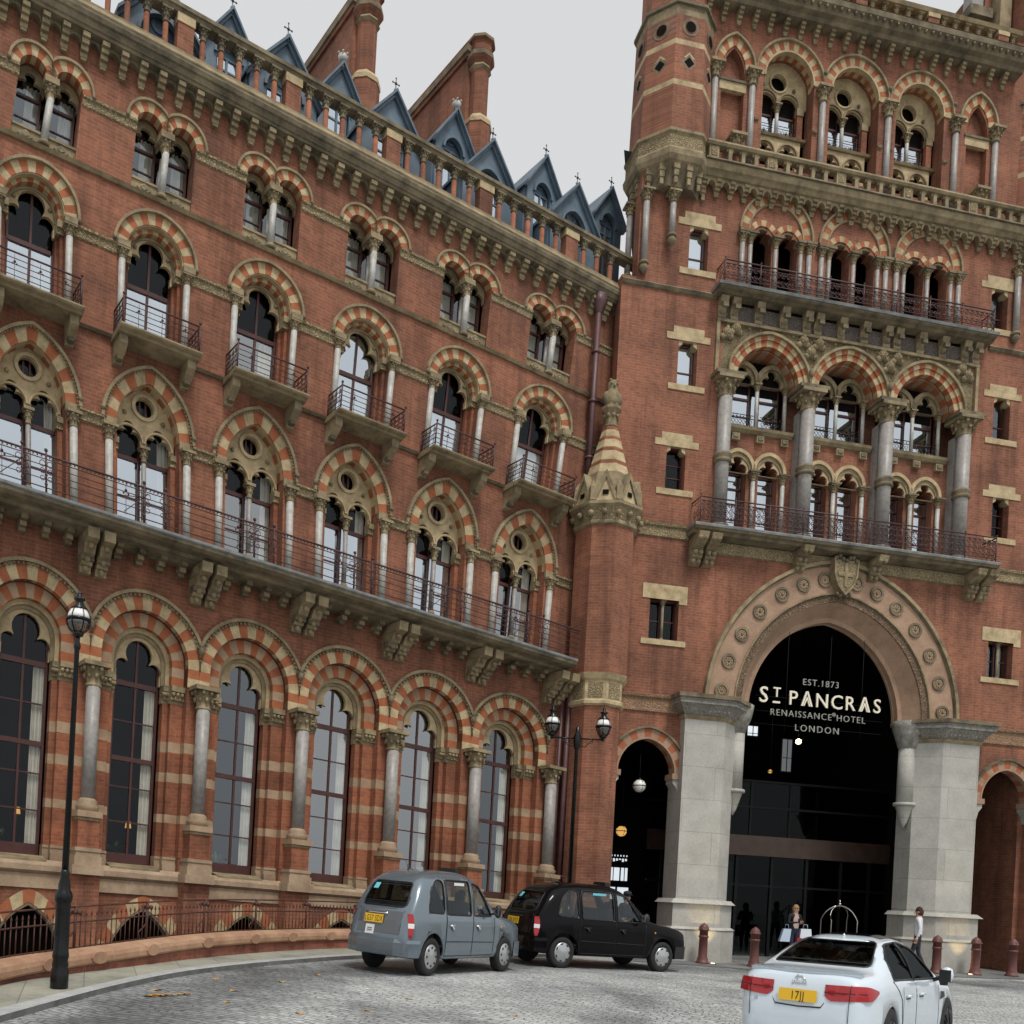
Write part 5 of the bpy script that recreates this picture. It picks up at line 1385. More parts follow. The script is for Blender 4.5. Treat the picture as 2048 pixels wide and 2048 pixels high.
# flagged forecourt under the arch
fc = MB()
TDx, TDy = cos(radians(11)), sin(radians(11))
def tw(u, n): return (u * TDx + n * TDy, 25.94 + u * TDy - n * TDx)
for i in range(16):
    for j in range(12):
        q = [(4.9 + i * 1.0, 1.9 - j * .95), (5.9 + i * 1.0, 1.9 - j * .95), (5.9 + i * 1.0, .95 - j * .95), (4.9 + i * 1.0, .95 - j * .95)]
        P = [tw(*p) for p in q]; fc.poly([(p[0], p[1], gz(*p) + .012) for p in P], FLAGS2)
tag(fc.build('forecourt_paving'), kind='structure')

# ---------------------------------------------------------------- dwarf wall and railings
W0 = (-5.35, 11.8)
def gw(x, y): return gz(x, y) - .13 * (1 - smooth(11.0, 17.5, y))
DW = thing('dwarf_wall', 'low curved red brick wall with rounded pink stone coping beside the pavement', 'wall', (-4.6, 14.35, gz(-4.6, 14.35)))
O = (-4.6, 14.35, gz(-4.6, 14.35))
b = MB(); ribbon(b, WD, [(.0, -.2), (.0, .27), (-.42, .27), (-.42, -1.7)], brick_mat('low_wall_brick', (.34, .11, .07), (.26, .08, .055), (.26, .15, .11), stain=.6), gw); b.build('brick_base', DW, O)
b = MB(); ribbon(b, WD, [(.03, .27), (.055, .30), (.055, .37), (.03, .43), (-.03, .47), (-.16, .50), (-.32, .48), (-.42, .42), (-.45, .27)], PINKCOPE, gw)
WB = offset(WD, -.2)
b.build('stone_coping', DW, O)
for i in range(6, len(WD), 5):
    p = WD[i]; q = MB(); a = Vector(WD[i - 1]); c = Vector(WD[min(i + 1, len(WD) - 1)]); d = (c - a).normalized(); nx, ny_ = d.y, -d.x
    cx_, cy_ = p[0] + nx * .05, p[1] + ny_ * .05; z = gw(*p)
    R_ = [(cx_ + d.x * .17 * cos(t * pi / 6) , cy_ + d.y * .17 * cos(t * pi / 6), z + .36 + .09 * sin(t * pi / 6)) for t in range(12)]
    q.poly([(x_ + nx * .03, y_ + ny_ * .03, z_) for x_, y_, z_ in R_], PINKCOPE)
    for t in range(12): A, B = R_[t], R_[(t + 1) % 12]; q.poly([A, B, (B[0] + nx * .03, B[1] + ny_ * .03, B[2]), (A[0] + nx * .03, A[1] + ny_ * .03, A[2])], PINKCOPE)
    q.build('coping_boss', DW, O)
RL = thing('iron_railings', 'rusty brown spiked iron railings standing behind the low pink coped wall', 'railing', (WB[20][0], WB[20][1], gz(*WB[20]) + .45))
O = tuple(RL.location)
L_ = [0]
for p, q in zip(WB, WB[1:]): L_.append(L_[-1] + math.hypot(q[0] - p[0], q[1] - p[1]))
def along(s):
    j = 0
    while j < len(L_) - 2 and L_[j + 1] < s: j += 1
    u = (s - L_[j]) / (L_[j + 1] - L_[j]); return (WB[j][0] + (WB[j + 1][0] - WB[j][0]) * u, WB[j][1] + (WB[j + 1][1] - WB[j][1]) * u)
SEC = 1.72; s0 = 1.0; n = 0
while s0 + SEC < L_[-1]:
    f = MB()
    def P3(s, h): x, y = along(s); return (x, y, gw(x, y) + .44 + h)
    for h, r in ((.64, .014), (.42, .012), (.06, .012)): f.tube([P3(s0 + SEC * k / 4, h) for k in range(5)], r, RUST, 4)
    for k in range(1, 15):
        s = s0 + SEC * k / 15
        f.tube([P3(s, .02), P3(s, .50)], .0105, RUST, 4); x, y, z = P3(s, .52); f.lathe([(.004, z - .03), (.017, z), (.002, z + .06)], x, y, RUST, 4)
    f.build('spiked_panel', RL, O)
    p = MB(); x, y, z = P3(s0, 0)
    p.tube([(x, y, z), (x, y, z + .65)], .022, RUST, 6)
    for dx in (-.06, 0, .06): p.ball(x + dx, y, z + .56, .038, RUST, 6, 4)
    p.tube([(x, y, z + .3), (x - .1, y - .1, z + .15), (x - .04, y - .12, z)], .014, RUST, 5)
    p.build('post', RL, O); s0 += SEC

# ---------------------------------------------------------------- lamp posts
GLOBE = base('opal_lamp_glass', (.80, .80, .78), .25)[0]
CLEARG = glass_mat('smoky_lamp_glass', .18, (.45, .47, .45), (.7, .75, .75))
def lantern(root, x, y, z, s, name='lantern'):
    b = MB(); m = BLACKIRON
    b.lathe([(.02 * s, z), (.10 * s, z + .03 * s), (.12 * s, z + .09 * s), (.07 * s, z + .12 * s)], x, y, m, 10)
    b.lathe([(.235 * s, z + .335 * s), (.25 * s, z + .36 * s), (.235 * s, z + .385 * s)], x, y, m, 16)
    b.lathe([(.17 * s, z + .56 * s), (.17 * s, z + .59 * s), (.08 * s, z + .66 * s), (.075 * s, z + .74 * s), (.11 * s, z + .76 * s), (.11 * s, z + .79 * s), (.04 * s, z + .82 * s), (.045 * s, z + .88 * s), (.01 * s, z + .97 * s)], x, y, m, 12)
    for k in range(6):
        a = 2 * pi * k / 6 + .3
        b.tube([(x + r * s * cos(a), y + r * s * sin(a), z + h * s) for r, h in ((.10, .08), (.18, .16), (.228, .28), (.235, .36), (.215, .46), (.16, .57))], .010 * s, m, 4)
    B = b.build(name, root, tuple(root.location))
    g1 = MB(); g1.lathe([(.222 * s, z + .37 * s), (.205 * s, z + .46 * s), (.16 * s, z + .56 * s)], x, y, GLOBE, 16); g1.build('opal_dome', B, tuple(root.location))
    g2 = MB(); g2.lathe([(.09 * s, z + .09 * s), (.165 * s, z + .16 * s), (.215 * s, z + .27 * s), (.222 * s, z + .35 * s)], x, y, CLEARG, 16); g2.build('glass_bowl', B, tuple(root.location))
    return B
lx, ly = -4.66, 11.95; lz = gz(lx, ly) + PH
LP = thing('street_lamp', 'single lantern black street lamp with a thick fluted base on the left pavement', 'street lamp', (lx, ly, lz), 0, 'black street lamps')
O = (lx, ly, lz)
b = MB(); b.lathe([(0.105, lz), (0.109, lz + .02), (0.109, lz + .22), (0.094, lz + .26), (0.101, lz + .30), (0.090, lz + .36), (0.101, lz + .40), (0.098, lz + .44), (0.092, lz + .47), (0.087, lz + 1.0), (0.094, lz + 1.03), (0.086, lz + 1.07), (0.101, lz + 1.10), (0.109, lz + 1.16), (0.098, lz + 1.21), (0.070, lz + 1.25), (0.074, lz + 1.3), (0.047, lz + 1.42), (0.058, lz + 1.46), (0.039, lz + 1.5)], lx, ly, BLACKIRON, 20)
b.build('base', LP, O)
b = MB(); b.lathe([(.042, lz + 1.48), (.029, lz + 4.26), (.042, lz + 4.29), (.042, lz + 4.33), (.029, lz + 4.37), (.029, lz + 4.46)], lx, ly, BLACKIRON, 14); b.build('post', LP, O)
lantern(LP, lx, ly, lz + 4.42, .62)
tx, ty = 3.41, 24.2; tz = gz(tx, ty)
TP_ = thing('street_lamp', 'twin armed black street lamp with two globe lanterns behind the black taxi', 'street lamp', (tx, ty, tz), 0, 'black street lamps')
O = (tx, ty, tz)
b = MB(); b.lathe([(.13, tz), (.13, tz + .25), (.11, tz + .4), (.105, tz + 1.0), (.13, tz + 1.1), (.06, tz + 1.4)], tx, ty, BLACKIRON, 16); b.build('base', TP_, O)
b = MB(); b.lathe([(.058, tz + 1.35), (.048, 5.42), (.085, 5.48), (.10, 5.64), (.095, 5.77), (.06, 5.85), (.052, 5.99), (.01, 6.02)], tx, ty, BLACKIRON, 12); b.build('post', TP_, O)
ar = MB()
for sg in (-1, 1):
    X = tx + sg * .65
    ar.tube([(tx, ty, 5.71), (X, ty, 5.71)], .022, BLACKIRON, 6); ar.tube([(tx + sg * .08, ty, 5.53), (tx + sg * .2, ty, 5.50), (tx + sg * .3, ty, 5.6), (tx + sg * .4, ty, 5.69)], .010, BLACKIRON, 4)
    for k in range(3): ar.tube([(tx + sg * (.14 + .11 * k) + .04 * cos(q * pi / 4), ty, 5.63 + .035 * sin(q * pi / 4)) for q in range(8)], .007, BLACKIRON, 4, closed=True)
    ar.lathe([(.03, 5.67), (.045, 5.71), (.03, 5.75)], X, ty, BLACKIRON, 8)
ar.build('cross_arm', TP_, O)
for sg in (-1, 1): lantern(TP_, tx + sg * .65, ty, 5.73, .86)
CHROME0 = base('steel_rim', (.4, .4, .4), .3, .9)[0]
# ---------------------------------------------------------------- bollards
BOLL = noisy('maroon_bollard_paint', (.115, .040, .034), (.16, .06, .05), 8, .5)
def bollard():
    r = thing('bollard', 'x', 'bollard', (0, 0, 0), 0, 'maroon cast iron bollards before the entrance')
    b = MB(); b.lathe([(.19, 0), (.19, .05), (.155, .08), (.15, .14), (.125, .2), (.118, .72), (.135, .73), (.14, .77), (.12, .79)], 0, 0, BOLL, 14); b.build('shaft', r)
    b = MB(); b.lathe([(.118, .79), (.118, .92), (.15, .93), (.15, .96), (.13, .98), (.125, 1.02), (.09, 1.08), (.03, 1.12), (.005, 1.14)], 0, 0, BOLL, 14)
    for k in range(8): a = 2 * pi * k / 8; b.ball(.122 * cos(a), .122 * sin(a), 1.0, .022, BOLL, 5, 3)
    b.build('ribbed_cap', r); return r
def dup(r, loc, rz=None):
    c = r.copy(); COL.objects.link(c); c.location = loc
    if rz is not None: c.rotation_euler = (0, 0, rz)
    for ch in list(r.children):
        k = ch.copy(); COL.objects.link(k); k.parent = c
        for g_ in list(ch.children): h_ = g_.copy(); COL.objects.link(h_); h_.parent = k
    return c
B0 = bollard()
for i, (u, lab) in enumerate([(7.46, 'maroon iron bollard in front of the left granite pier, nearest the black taxi'), (9.02, 'maroon iron bollard left of the white car before the great arch opening'), (14.84, 'maroon iron bollard half hidden behind the white car wing mirror'), (16.14, 'maroon iron bollard at the right edge of the right granite pier'), (17.40, 'maroon iron bollard before the right side arch, rightmost in the row')]):
    x, y = tw(u, 1.0); z = gz(x, y)
    o = B0 if i == 0 else dup(B0, (0, 0, 0)); o.location = (x, y, z); o['label'] = lab

# ---------------------------------------------------------------- lamps in the passages, panes that glow in place of daylight
def hang(name, lab, u, n, z, r, mat, top, cat='lamp'):
    x, y = tw(u, n); t = thing(name, lab, cat, (x, y, z)); O = (x, y, z)
    b = MB(); b.ball(x, y, z, r, mat, 14, 9); b.build('globe', t, O)
    b = MB(); b.tube([(x, y, z + r), (x, y, top)], .012, BLACKIRON, 5); b.lathe([(r * .5, z + r * .82), (r * .4, z + r * 1.1), (.02, z + r * 1.4)], x, y, BLACKIRON, 8); b.lathe([(r * 1.02, z - .012), (r * 1.04, z), (r * 1.02, z + .012)], x, y, BLACKIRON, 14)
    for k in range(4): a = pi * k / 2 + .4; b.tube([(x + r * 1.01 * cos(e) * cos(a), y + r * 1.01 * cos(e) * sin(a), z + r * 1.01 * sin(e)) for e in (-1.4, -.7, 0, .7, 1.4)], .010, BLACKIRON, 4)
    b.build('frame', t, O)
hang('globe_lamp', 'white globe lamp hanging in the dark left side arch', 6.0, -.6, 5.02, .19, base('white_globe', (.9, .88, .82), .2)[0], 6.4)
hang('amber_lamp', 'small amber lamp glowing deep inside the left side arch', 6.49, -3.0, 3.86, .17, LAMPA, 6.4)
hang('porch_lamp', 'bright lit porch lamp hanging high behind the hotel sign', 12.85, -3.6, 7.32, .10, LAMPG, 11.0)
hang('porch_lamp', 'faint warm porch lamp lower left of the bright one', 12.10, -4.0, 6.30, .07, LAMPA, 11.0)
x, y = tw(7.0, -4.3); t = thing('daylight_glow_screen', 'glazed screen with black bars and panes glowing in place of daylight seen through the left side arch', 'screen', (x, y, 0), radians(11))
LITP = bpy.data.materials.new('glowing_pane'); nt, N_, L2 = nodes_of(LITP); bb = N_['Principled BSDF']; bb.inputs['Emission Color'].default_value = (.85, .93, 1, 1); bb.inputs['Emission Strength'].default_value = .8  # panes emit; the glow stands in for daylight beyond the passage
b = MB(PM)
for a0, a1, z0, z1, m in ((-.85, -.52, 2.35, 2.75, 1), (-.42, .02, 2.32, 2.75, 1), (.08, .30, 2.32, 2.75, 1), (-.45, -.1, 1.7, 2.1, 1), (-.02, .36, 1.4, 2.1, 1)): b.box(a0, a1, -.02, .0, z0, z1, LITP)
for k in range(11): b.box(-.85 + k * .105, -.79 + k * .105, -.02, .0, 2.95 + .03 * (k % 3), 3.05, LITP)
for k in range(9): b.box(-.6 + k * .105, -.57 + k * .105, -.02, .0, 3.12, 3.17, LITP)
b.build('daylight_glow_pane', t)
b = MB(PM); b.box(-1.0, .5, -.06, -.03, 0, 3.4, BLACKIRON)
for u_ in (-.2, .19): b.box(u_ - .012, u_ + .012, 0, .02, 2.3, 2.78, BLACKIRON)
b.build('black_frame', t)
for t_, lab in ((0, 'amber table lamp glowing inside the leftmost ground floor window'), (1, 'amber table lamp glowing inside the second ground floor window from the left')):
    p = WING.matrix_basis @ Vector(WM(2.5 * t_ + .12, -.95, 2.55)); o_ = thing('table_lamp', lab, 'lamp', tuple(p)); O = tuple(p)
    b = MB(); b.lathe([(.07, p.z - .06), (.05, p.z + .08)], p.x, p.y, LAMPA, 10); b.build('lamp_shade', o_, O)
    b = MB(); b.lathe([(.05, p.z - .8), (.05, p.z - .78), (.012, p.z - .76), (.012, p.z - .06)], p.x, p.y, BLACKIRON, 8); b.build('stem', o_, O)
PLANTG = noisy('dark_green_leaf', (.03, .075, .03), (.06, .12, .05), 9, .5)
for t_, lab in ((0, 'leafy green plant inside the leftmost ground floor window'), (1, 'leafy green plant inside the second ground floor window from the left'), (2, 'leafy green plant inside the third ground floor window from the left')):
    p = WING.matrix_basis @ Vector(WM(2.5 * t_ - .26, -.78, 1.95)); o_ = thing('potted_plant', lab, 'plant', tuple(p)); O = tuple(p); r5 = random.Random(t_)
    b = MB()
    for k in range(26):
        a = r5.random() * 6.28; ln = .16 + .2 * r5.random(); tilt = .4 + .9 * r5.random(); d = Vector((cos(a) * cos(tilt), sin(a) * cos(tilt), sin(tilt))); q = Vector(p); sd = Vector((-sin(a), cos(a), 0)) * .035; m_ = q + d * ln * .6; e_ = q + d * ln + Vector((0, 0, -.05))
        b.poly([tuple(q), tuple(m_ + sd), tuple(e_), tuple(m_ - sd)], PLANTG)
    b.build('leaves', o_, O); b = MB(); b.lathe([(.07, p.z - .2), (.09, p.z)], p.x, p.y, DARKVOID, 10); b.build('pot', o_, O)
# ---------------------------------------------------------------- hotel sign
def text_mesh(name, body, size, mat, parent, loc, rot=(radians(90), 0, 0), ext=.02, align='CENTER', sx=1.0, space=1.0, bold=0.0):
    cu = bpy.data.curves.new(name, 'FONT'); cu.body = body; cu.size = size; cu.extrude = ext; cu.align_x = align; cu.space_character = space; cu.offset = bold; cu.resolution_u = 3
    o = bpy.data.objects.new(name, cu); COL.objects.link(o)
    bpy.context.view_layer.update()
    me = bpy.data.meshes.new_from_object(o.evaluated_get(bpy.context.evaluated_depsgraph_get()))
    bpy.data.objects.remove(o); bpy.data.curves.remove(cu)
    me.name = name; me.materials.clear(); me.materials.append(mat)
    ob = bpy.data.objects.new(name, me); COL.objects.link(ob); ob.parent = parent; ob.location = loc; ob.rotation_euler = rot; ob.scale = (sx, 1, 1)
    return ob
x, y = tw(11.45, -.25)
SG = thing('hotel_sign', 'cream and silver lettered hotel name sign hung across the dark entrance arch', 'sign', (x, y, 7.9), radians(11))
text_mesh('sign_line', 'EST.1873', .27, SIGNG, SG, (-.02, 0, .45), space=1.2, bold=-.004)
text_mesh('sign_line', 'S', .66, SIGNW, SG, (-1.86, 0, -.17), bold=.003)
text_mesh('sign_line', 'T', .40, SIGNW, SG, (-1.44, 0, .02), bold=.003)
cu_ = -1.02
for ch in 'PANCRAS':
    o_ = text_mesh('sign_letter', '\u039b' if ch == 'A' else ch, .60, SIGNW, SG, (0, 0, -.17), align='LEFT', bold=.001)
    xs_ = [v.co.x for v in o_.data.vertices]; o_.location.x = cu_ - min(xs_); w_ = max(xs_) - min(xs_)
    if ch == 'A':
        c_ = cu_ + w_ / 2; b = MB(PM); b.plate([(c_ - w_ * .30, -.17), (c_ - w_ * .20, -.17), (c_, .02), (c_ + w_ * .20, -.17), (c_ + w_ * .30, -.17), (c_, .11)], [], -.02, .02, SIGNW); b.build('sign_letter', SG)
    cu_ += w_ + .115
b = MB(PM)
b.box(-1.56, -1.33, -.02, .02, -.17, -.115, SIGNW)
for u_ in (-.30, 1.30):
    pass
b.build('sign_underline', SG)
text_mesh('sign_line', 'RENAISSANCE', .275, SIGNG, SG, (-.62, 0, -.53), space=1.2, bold=-.005); text_mesh('sign_line', '\u00ae', .15, SIGNG, SG, (.46, 0, -.40)); text_mesh('sign_line', 'HOTEL', .275, SIGNG, SG, (1.03, 0, -.53), space=1.2, bold=-.005)
text_mesh('sign_line', 'LONDON', .285, SIGNG, SG, (-.07, 0, -.93), space=1.3, bold=-.005)
b = MB(PM)
for z in (.02, -.42, -.80): b.tube([(-2.1, -.05, z), (2.1, -.05, z)], .008, PORCHFR, 4)
for u_ in (-1.1, .3, 1.4): b.tube([(u_, -.06, -1.0), (u_, -.06, 2.0)], .008, PORCHFR, 4)
b.build('support_wire', SG)
# dim lit windows deep in the porch, and the up-lights set in the paving by the piers
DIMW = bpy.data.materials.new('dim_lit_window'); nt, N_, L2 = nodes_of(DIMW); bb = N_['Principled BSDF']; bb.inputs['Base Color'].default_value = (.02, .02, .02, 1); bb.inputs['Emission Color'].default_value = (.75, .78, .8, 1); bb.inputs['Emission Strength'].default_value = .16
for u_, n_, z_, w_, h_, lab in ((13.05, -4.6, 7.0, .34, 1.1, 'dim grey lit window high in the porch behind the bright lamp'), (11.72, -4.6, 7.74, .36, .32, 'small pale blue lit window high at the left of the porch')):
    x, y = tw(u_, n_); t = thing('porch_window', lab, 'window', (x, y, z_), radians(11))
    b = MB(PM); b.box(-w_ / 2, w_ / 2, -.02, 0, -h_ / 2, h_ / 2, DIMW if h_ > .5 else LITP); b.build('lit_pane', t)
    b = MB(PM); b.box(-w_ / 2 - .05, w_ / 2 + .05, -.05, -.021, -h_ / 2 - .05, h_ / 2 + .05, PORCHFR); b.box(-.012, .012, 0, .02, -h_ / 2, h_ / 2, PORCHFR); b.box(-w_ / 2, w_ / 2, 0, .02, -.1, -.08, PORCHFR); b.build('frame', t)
for u_, lab in ((7.75, 'small round up-light in the paving at the foot of the left granite pier'), (15.95, 'small round up-light in the paving at the foot of the right granite pier')):
    x, y = tw(u_, 1.05); z_ = gz(x, y) + .012; t = thing('ground_light', lab, 'lamp', (x, y, z_))
    b = MB(); b.lathe([(.09, z_), (.09, z_ + .02), (.07, z_ + .022)], x, y, CHROME0, 14); b.build('rim', t, (x, y, z_)); b = MB(); b.lathe([(.065, z_ + .02), (.05, z_ + .028)], x, y, LAMPG, 12); b.build('lens', t, (x, y, z_))
    l = bpy.data.lights.new('ground_light_glow', 'SPOT'); l.energy = 70; l.color = (1, .72, .32); l.spot_size = radians(50); l.spot_blend = .9; l.shadow_soft_size = .05
    lo = bpy.data.objects.new('ground_light_glow', l); COL.objects.link(lo); lo.parent = t; lo.location = (0, 0, .06); tx_, ty_ = tw(u_, .35); lo.rotation_euler = Vector((tx_ - x, ty_ - y, 1.5)).to_track_quat('-Z', 'Y').to_euler()
# ---------------------------------------------------------------- luggage trolley
CHROME = base('brushed_brass_chrome', (.55, .52, .47), .25, .9)[0]
x, y = tw(13.5, -1.8); z = gz(x, y)
t = thing('luggage_trolley', 'arched metal luggage trolley standing in the dark entrance behind the white car', 'luggage trolley', (x, y, z), radians(11))
b = MB()
for yy in (-.27, .27):
    b.tube([(-.46, yy, .25), (-.46, yy, 1.35)] + [(-.46 * cos(k * pi / 10), yy * (1 - .9 * sin(k * pi / 10)), 1.35 + .46 * sin(k * pi / 10)) for k in range(1, 10)] + [(.46, yy, 1.35), (.46, yy, .25)], .022, CHROME, 7)
b.ball(0, 0, 1.86, .05, CHROME, 8, 6); b.tube([(0, 0, 1.75), (0, 0, 2.0)], .015, CHROME, 6); b.build('arched_hoop', t)
b = MB(); b.box(-.55, .55, -.32, .32, .2, .26, FASCIA); b.tube([(-.55, -.32, .23), (.55, -.32, .23), (.55, .32, .23), (-.55, .32, .23)], .03, CHROME, 6, closed=True); b.build('platform', t)
for sx in (-.42, .42):
    for sy in (-.24, .24):
        b = MB(lambda a, n, zz, sx=sx, sy=sy: (sx + a, sy + zz, .1 + n)); b.lathe([(.09, -.03), (.1, 0), (.09, .03)], 0, 0, BLACKIRON, 10); b.build('wheel', t)
# ---------------------------------------------------------------- fallen leaves
LEAFM = noisy('yellow_brown_leaf', (.50, .30, .07), (.42, .20, .05), 20, .8)
def leaf(mb, x, y, z, s, a):
    P = []
    for k in range(9):
        t = 2 * pi * k / 9; r = s * (.55 + .45 * (k % 2)); P.append((x + r * cos(t + a), y + r * .7 * sin(t + a), z + .012 * sin(t * 2 + a) + .012))
    c = (x, y, z + .02)
    for k in range(9): mb.poly([c, P[k], P[(k + 1) % 9]], LEAFM)
spots = [(-3.62, 12.35, .13), (-3.50, 12.45, .12), (-3.30, 12.62, .10), (-2.75, 13.3, .08), (-2.6, 12.2, .07), (-1.9, 16.0, .08), (-2.3, 14.7, .08), (-3.25, 14.4, .07), (-.8, 12.5, .07), (-.3, 14.0, .07), (-1.6, 11.8, .07), (-3.7, 12.9, .09), (9.2, 15.8, .07), (8.6, 14.4, .07), (1.2, 13.2, .06)]
rnd = random.Random(3)
for i, (x, y, s) in enumerate(spots):
    b = MB(); z = gz(x, y); leaf(b, x, y, z, s, rnd.random() * 6)
    if s > .09: leaf(b, x + .08, y + .03, z + .015, s * .8, 2.0)
    o = b.build('fallen_leaf', None, (x, y, z))
    big = s > .11
    tag(o, 'large curled yellow leaf lying in the gutter by the left street lamp' if big else 'small dry yellow leaf lying on the grey cobbled road', 'leaf', 'fallen leaves in the gutter' if big else 'fallen leaves on the road')
# ---------------------------------------------------------------- people
SKIN = base('skin', (.52, .30, .21), .55)[0]
def cloth(n, c): return noisy(n, c, tuple(x * .75 for x in c), 14, .85)
WHITESHIRT = cloth('white_shirt_cloth', (.80, .82, .86)); BLACKCLOTH = cloth('black_cloth', (.018, .018, .022)); NAVY = cloth('navy_cloth', (.03, .04, .08)); PINKTOP = cloth('pale_pink_top', (.62, .45, .42)); GREYCLOTH = cloth('grey_cloth', (.16, .17, .19)); DKTROUS = cloth('dark_trousers', (.03, .035, .045))
HAIRB = cloth('dark_brown_hair', (.045, .022, .014)); HAIRBL = cloth('fair_brown_hair', (.40, .24, .11))
DEFJ = dict(pelvis=(0, 0, .95), belly=(0, 0, 1.10), chest=(0, 0, 1.32), neck=(0, .0, 1.49), head=(0, .02, 1.60), crown=(0, .02, 1.70),
            hipL=(-.09, 0, .92), kneeL=(-.10, .02, .50), ankL=(-.10, 0, .09), toeL=(-.11, .15, .04), hipR=(.09, 0, .92), kneeR=(.10, .02, .50), ankR=(.10, 0, .09), toeR=(.11, .15, .04),
            shoL=(-.18, 0, 1.42), elbL=(-.23, -.02, 1.14), wriL=(-.23, .08, .90), shoR=(.18, 0, 1.42), elbR=(.23, -.02, 1.14), wriR=(.23, .08, .90))
RAD = dict(pelvis=(.155, .115), belly=(.14, .105), chest=(.165, .11), neck=(.055, .058), head=(.078, .092), crown=(.062, .075), hip=(.09, .095), knee=(.058, .06), ank=(.04, .045), toe=(.04, .03), sho=(.062, .062), elb=(.042, .042), wri=(.028, .03))
BON = [('pelvis', 'belly'), ('belly', 'chest'), ('chest', 'neck'), ('neck', 'head'), ('head', 'crown')] + [(a + s, b + s) for s in 'LR' for a, b in (('hip', 'knee'), ('knee', 'ank'), ('ank', 'toe'), ('sho', 'elb'), ('elb', 'wri'))] + [('pelvis', 'hipL'), ('pelvis', 'hipR'), ('chest', 'shoL'), ('chest', 'shoR')]
def person(label, loc, rz, J=None, scale=1.0, top=None, leg=None, sleeve=True, hair=HAIRB, long_hair=False, shoes=BLACKCLOTH, inner=None, group=None, hat=None):
    j = dict(DEFJ); j.update(J or {}); keys = list(j)
    me = bpy.data.meshes.new('t'); me.from_pydata([j[k] for k in keys], [(keys.index(a), keys.index(b)) for a, b in BON], [])
    o = bpy.data.objects.new('t', me); COL.objects.link(o)
    md = o.modifiers.new('s', 'SKIN'); md.use_smooth_shade = True
    for i, k in enumerate(keys):
        v = me.skin_vertices[0].data[i]; v.radius = RAD.get(k) or RAD[k[:-1]]; v.use_root = (k == 'pelvis')
    o.modifiers.new('u', 'SUBSURF').levels = 1
    o.modifiers['u'].render_levels = 1
    bpy.context.view_layer.update()
    m2 = bpy.data.meshes.new_from_object(o.evaluated_get(bpy.context.evaluated_depsgraph_get()))
    bpy.data.objects.remove(o)
    mb = MB(); V = [v.co.copy() for v in m2.vertices]
    cap = {'neck': SKIN, 'head': SKIN}
    def bone_mat(p):
        best, bd = None, 9
        for a, b in BON:
            A, B = Vector(j[a]), Vector(j[b]); d = B - A; t = max(0, min(1, (p - A).dot(d) / d.length_squared)); q = (p - (A + d * t)).length
            if q < bd: bd, best, bt = q, (a, b), t
        a, b = best
        if a in ('neck', 'head') or (a == 'chest' and b == 'neck' and bt > .62): return SKIN
        if a[:3] == 'elb' and (not sleeve or bt > .93): return SKIN
        if a[:3] in ('hip', 'kne') or (a == 'pelvis' and b[:3] == 'hip') or (a == 'pelvis' and bt < .3): return leg
        if a[:3] == 'ank': return shoes
        if inner and a in ('belly', 'chest', 'pelvis') and abs(p.x - j[a][0]) < .055 and p.y > j[a][1]: return inner
        return top
    for v in V: mb.v.append(tuple(v))
    for f in m2.polygons:
        c = sum((V[i] for i in f.vertices), Vector()) / len(f.vertices)
        mb.face(tuple(f.vertices), bone_mat(c), True)
    h = Vector(j['head']); fw = Vector((0, 1, 0))
    for s in (-1, 1):
        mb.ball(h.x + s * .03, h.y + .082, h.z + .01, .011, BLACKCLOTH, 6, 4); mb.ball(h.x + s * .078, h.y - .005, h.z - .005, .022, SKIN, 6, 4, 1.4)
    mb.ball(h.x, h.y + .092, h.z - .025, .016, SKIN, 6, 4, 1.5); mb.box(h.x - .022, h.x + .022, h.y + .078, h.y + .086, h.z - .062, h.z - .054, base('lips', (.42, .18, .15), .5)[0] if 'lips' not in MATS else MATS['lips'])
    for s in 'LR':      # hands: palm, four curled fingers and a thumb
        w = Vector(j['wri' + s]); d = (w - Vector(j['elb' + s])).normalized(); sx = -1 if s == 'L' else 1
        side = d.cross(Vector((sx, 0, .2))).normalized(); nrm = side.cross(d)
        p0, p1 = w - d * .02, w + d * .085
        mb.tube([p0, w + d * .03, p1], [.028, .036, .034], SKIN, 7)
        for k, ln in enumerate((.072, .082, .076, .058)):
            a = p1 + side * (.030 - .02 * k) - d * .01; mb.tube([a, a + d * ln * .5 + nrm * .006, a + d * ln * .85 + nrm * .026, a + d * ln * .95 + nrm * .04], [.009, .0085, .008, .006], SKIN, 5)
        a = w + d * .025 + side * .03; mb.tube([a, a + side * .025 + d * .02, a + side * .03 + d * .05 + nrm * .01], [.012, .010, .008], SKIN, 5)
    mb.v = [(a * scale, b * scale, c * scale) for a, b, c in mb.v]
    ob = mb.build('person'); ob.location = loc; ob.rotation_euler = (0, 0, rz); tag(ob, label, 'person', group)
    hb = MB(); c = Vector(j['head'])
    prof = []
    for i in range(9):
        e = -.12 + (pi / 2 + .1) * i / 8; prof.append((max(.002, .094 * cos(e)), c.z + .035 + .118 * sin(e)))
    hb.lathe(prof, c.x, c.y - .022, hair, 14)
    hb.lathe([(.05, c.z - .11 - (.12 if long_hair else 0)), (.082, c.z - .06), (.092, c.z + .05)], c.x, c.y - .045, hair, 12)
    if hat: hb.lathe([(.105, c.z + .06), (.11, c.z + .10), (.10, c.z + .15), (.03, c.z + .175)], c.x, c.y - .01, hat, 14); hb.box(c.x - .07, c.x + .07, c.y + .08, c.y + .16, c.z + .06, c.z + .07, hat)
    hb.v = [(a * scale, b * scale, q * scale) for a, b, q in hb.v]
    hb.build('cap' if hat else 'hair', ob)
    return ob
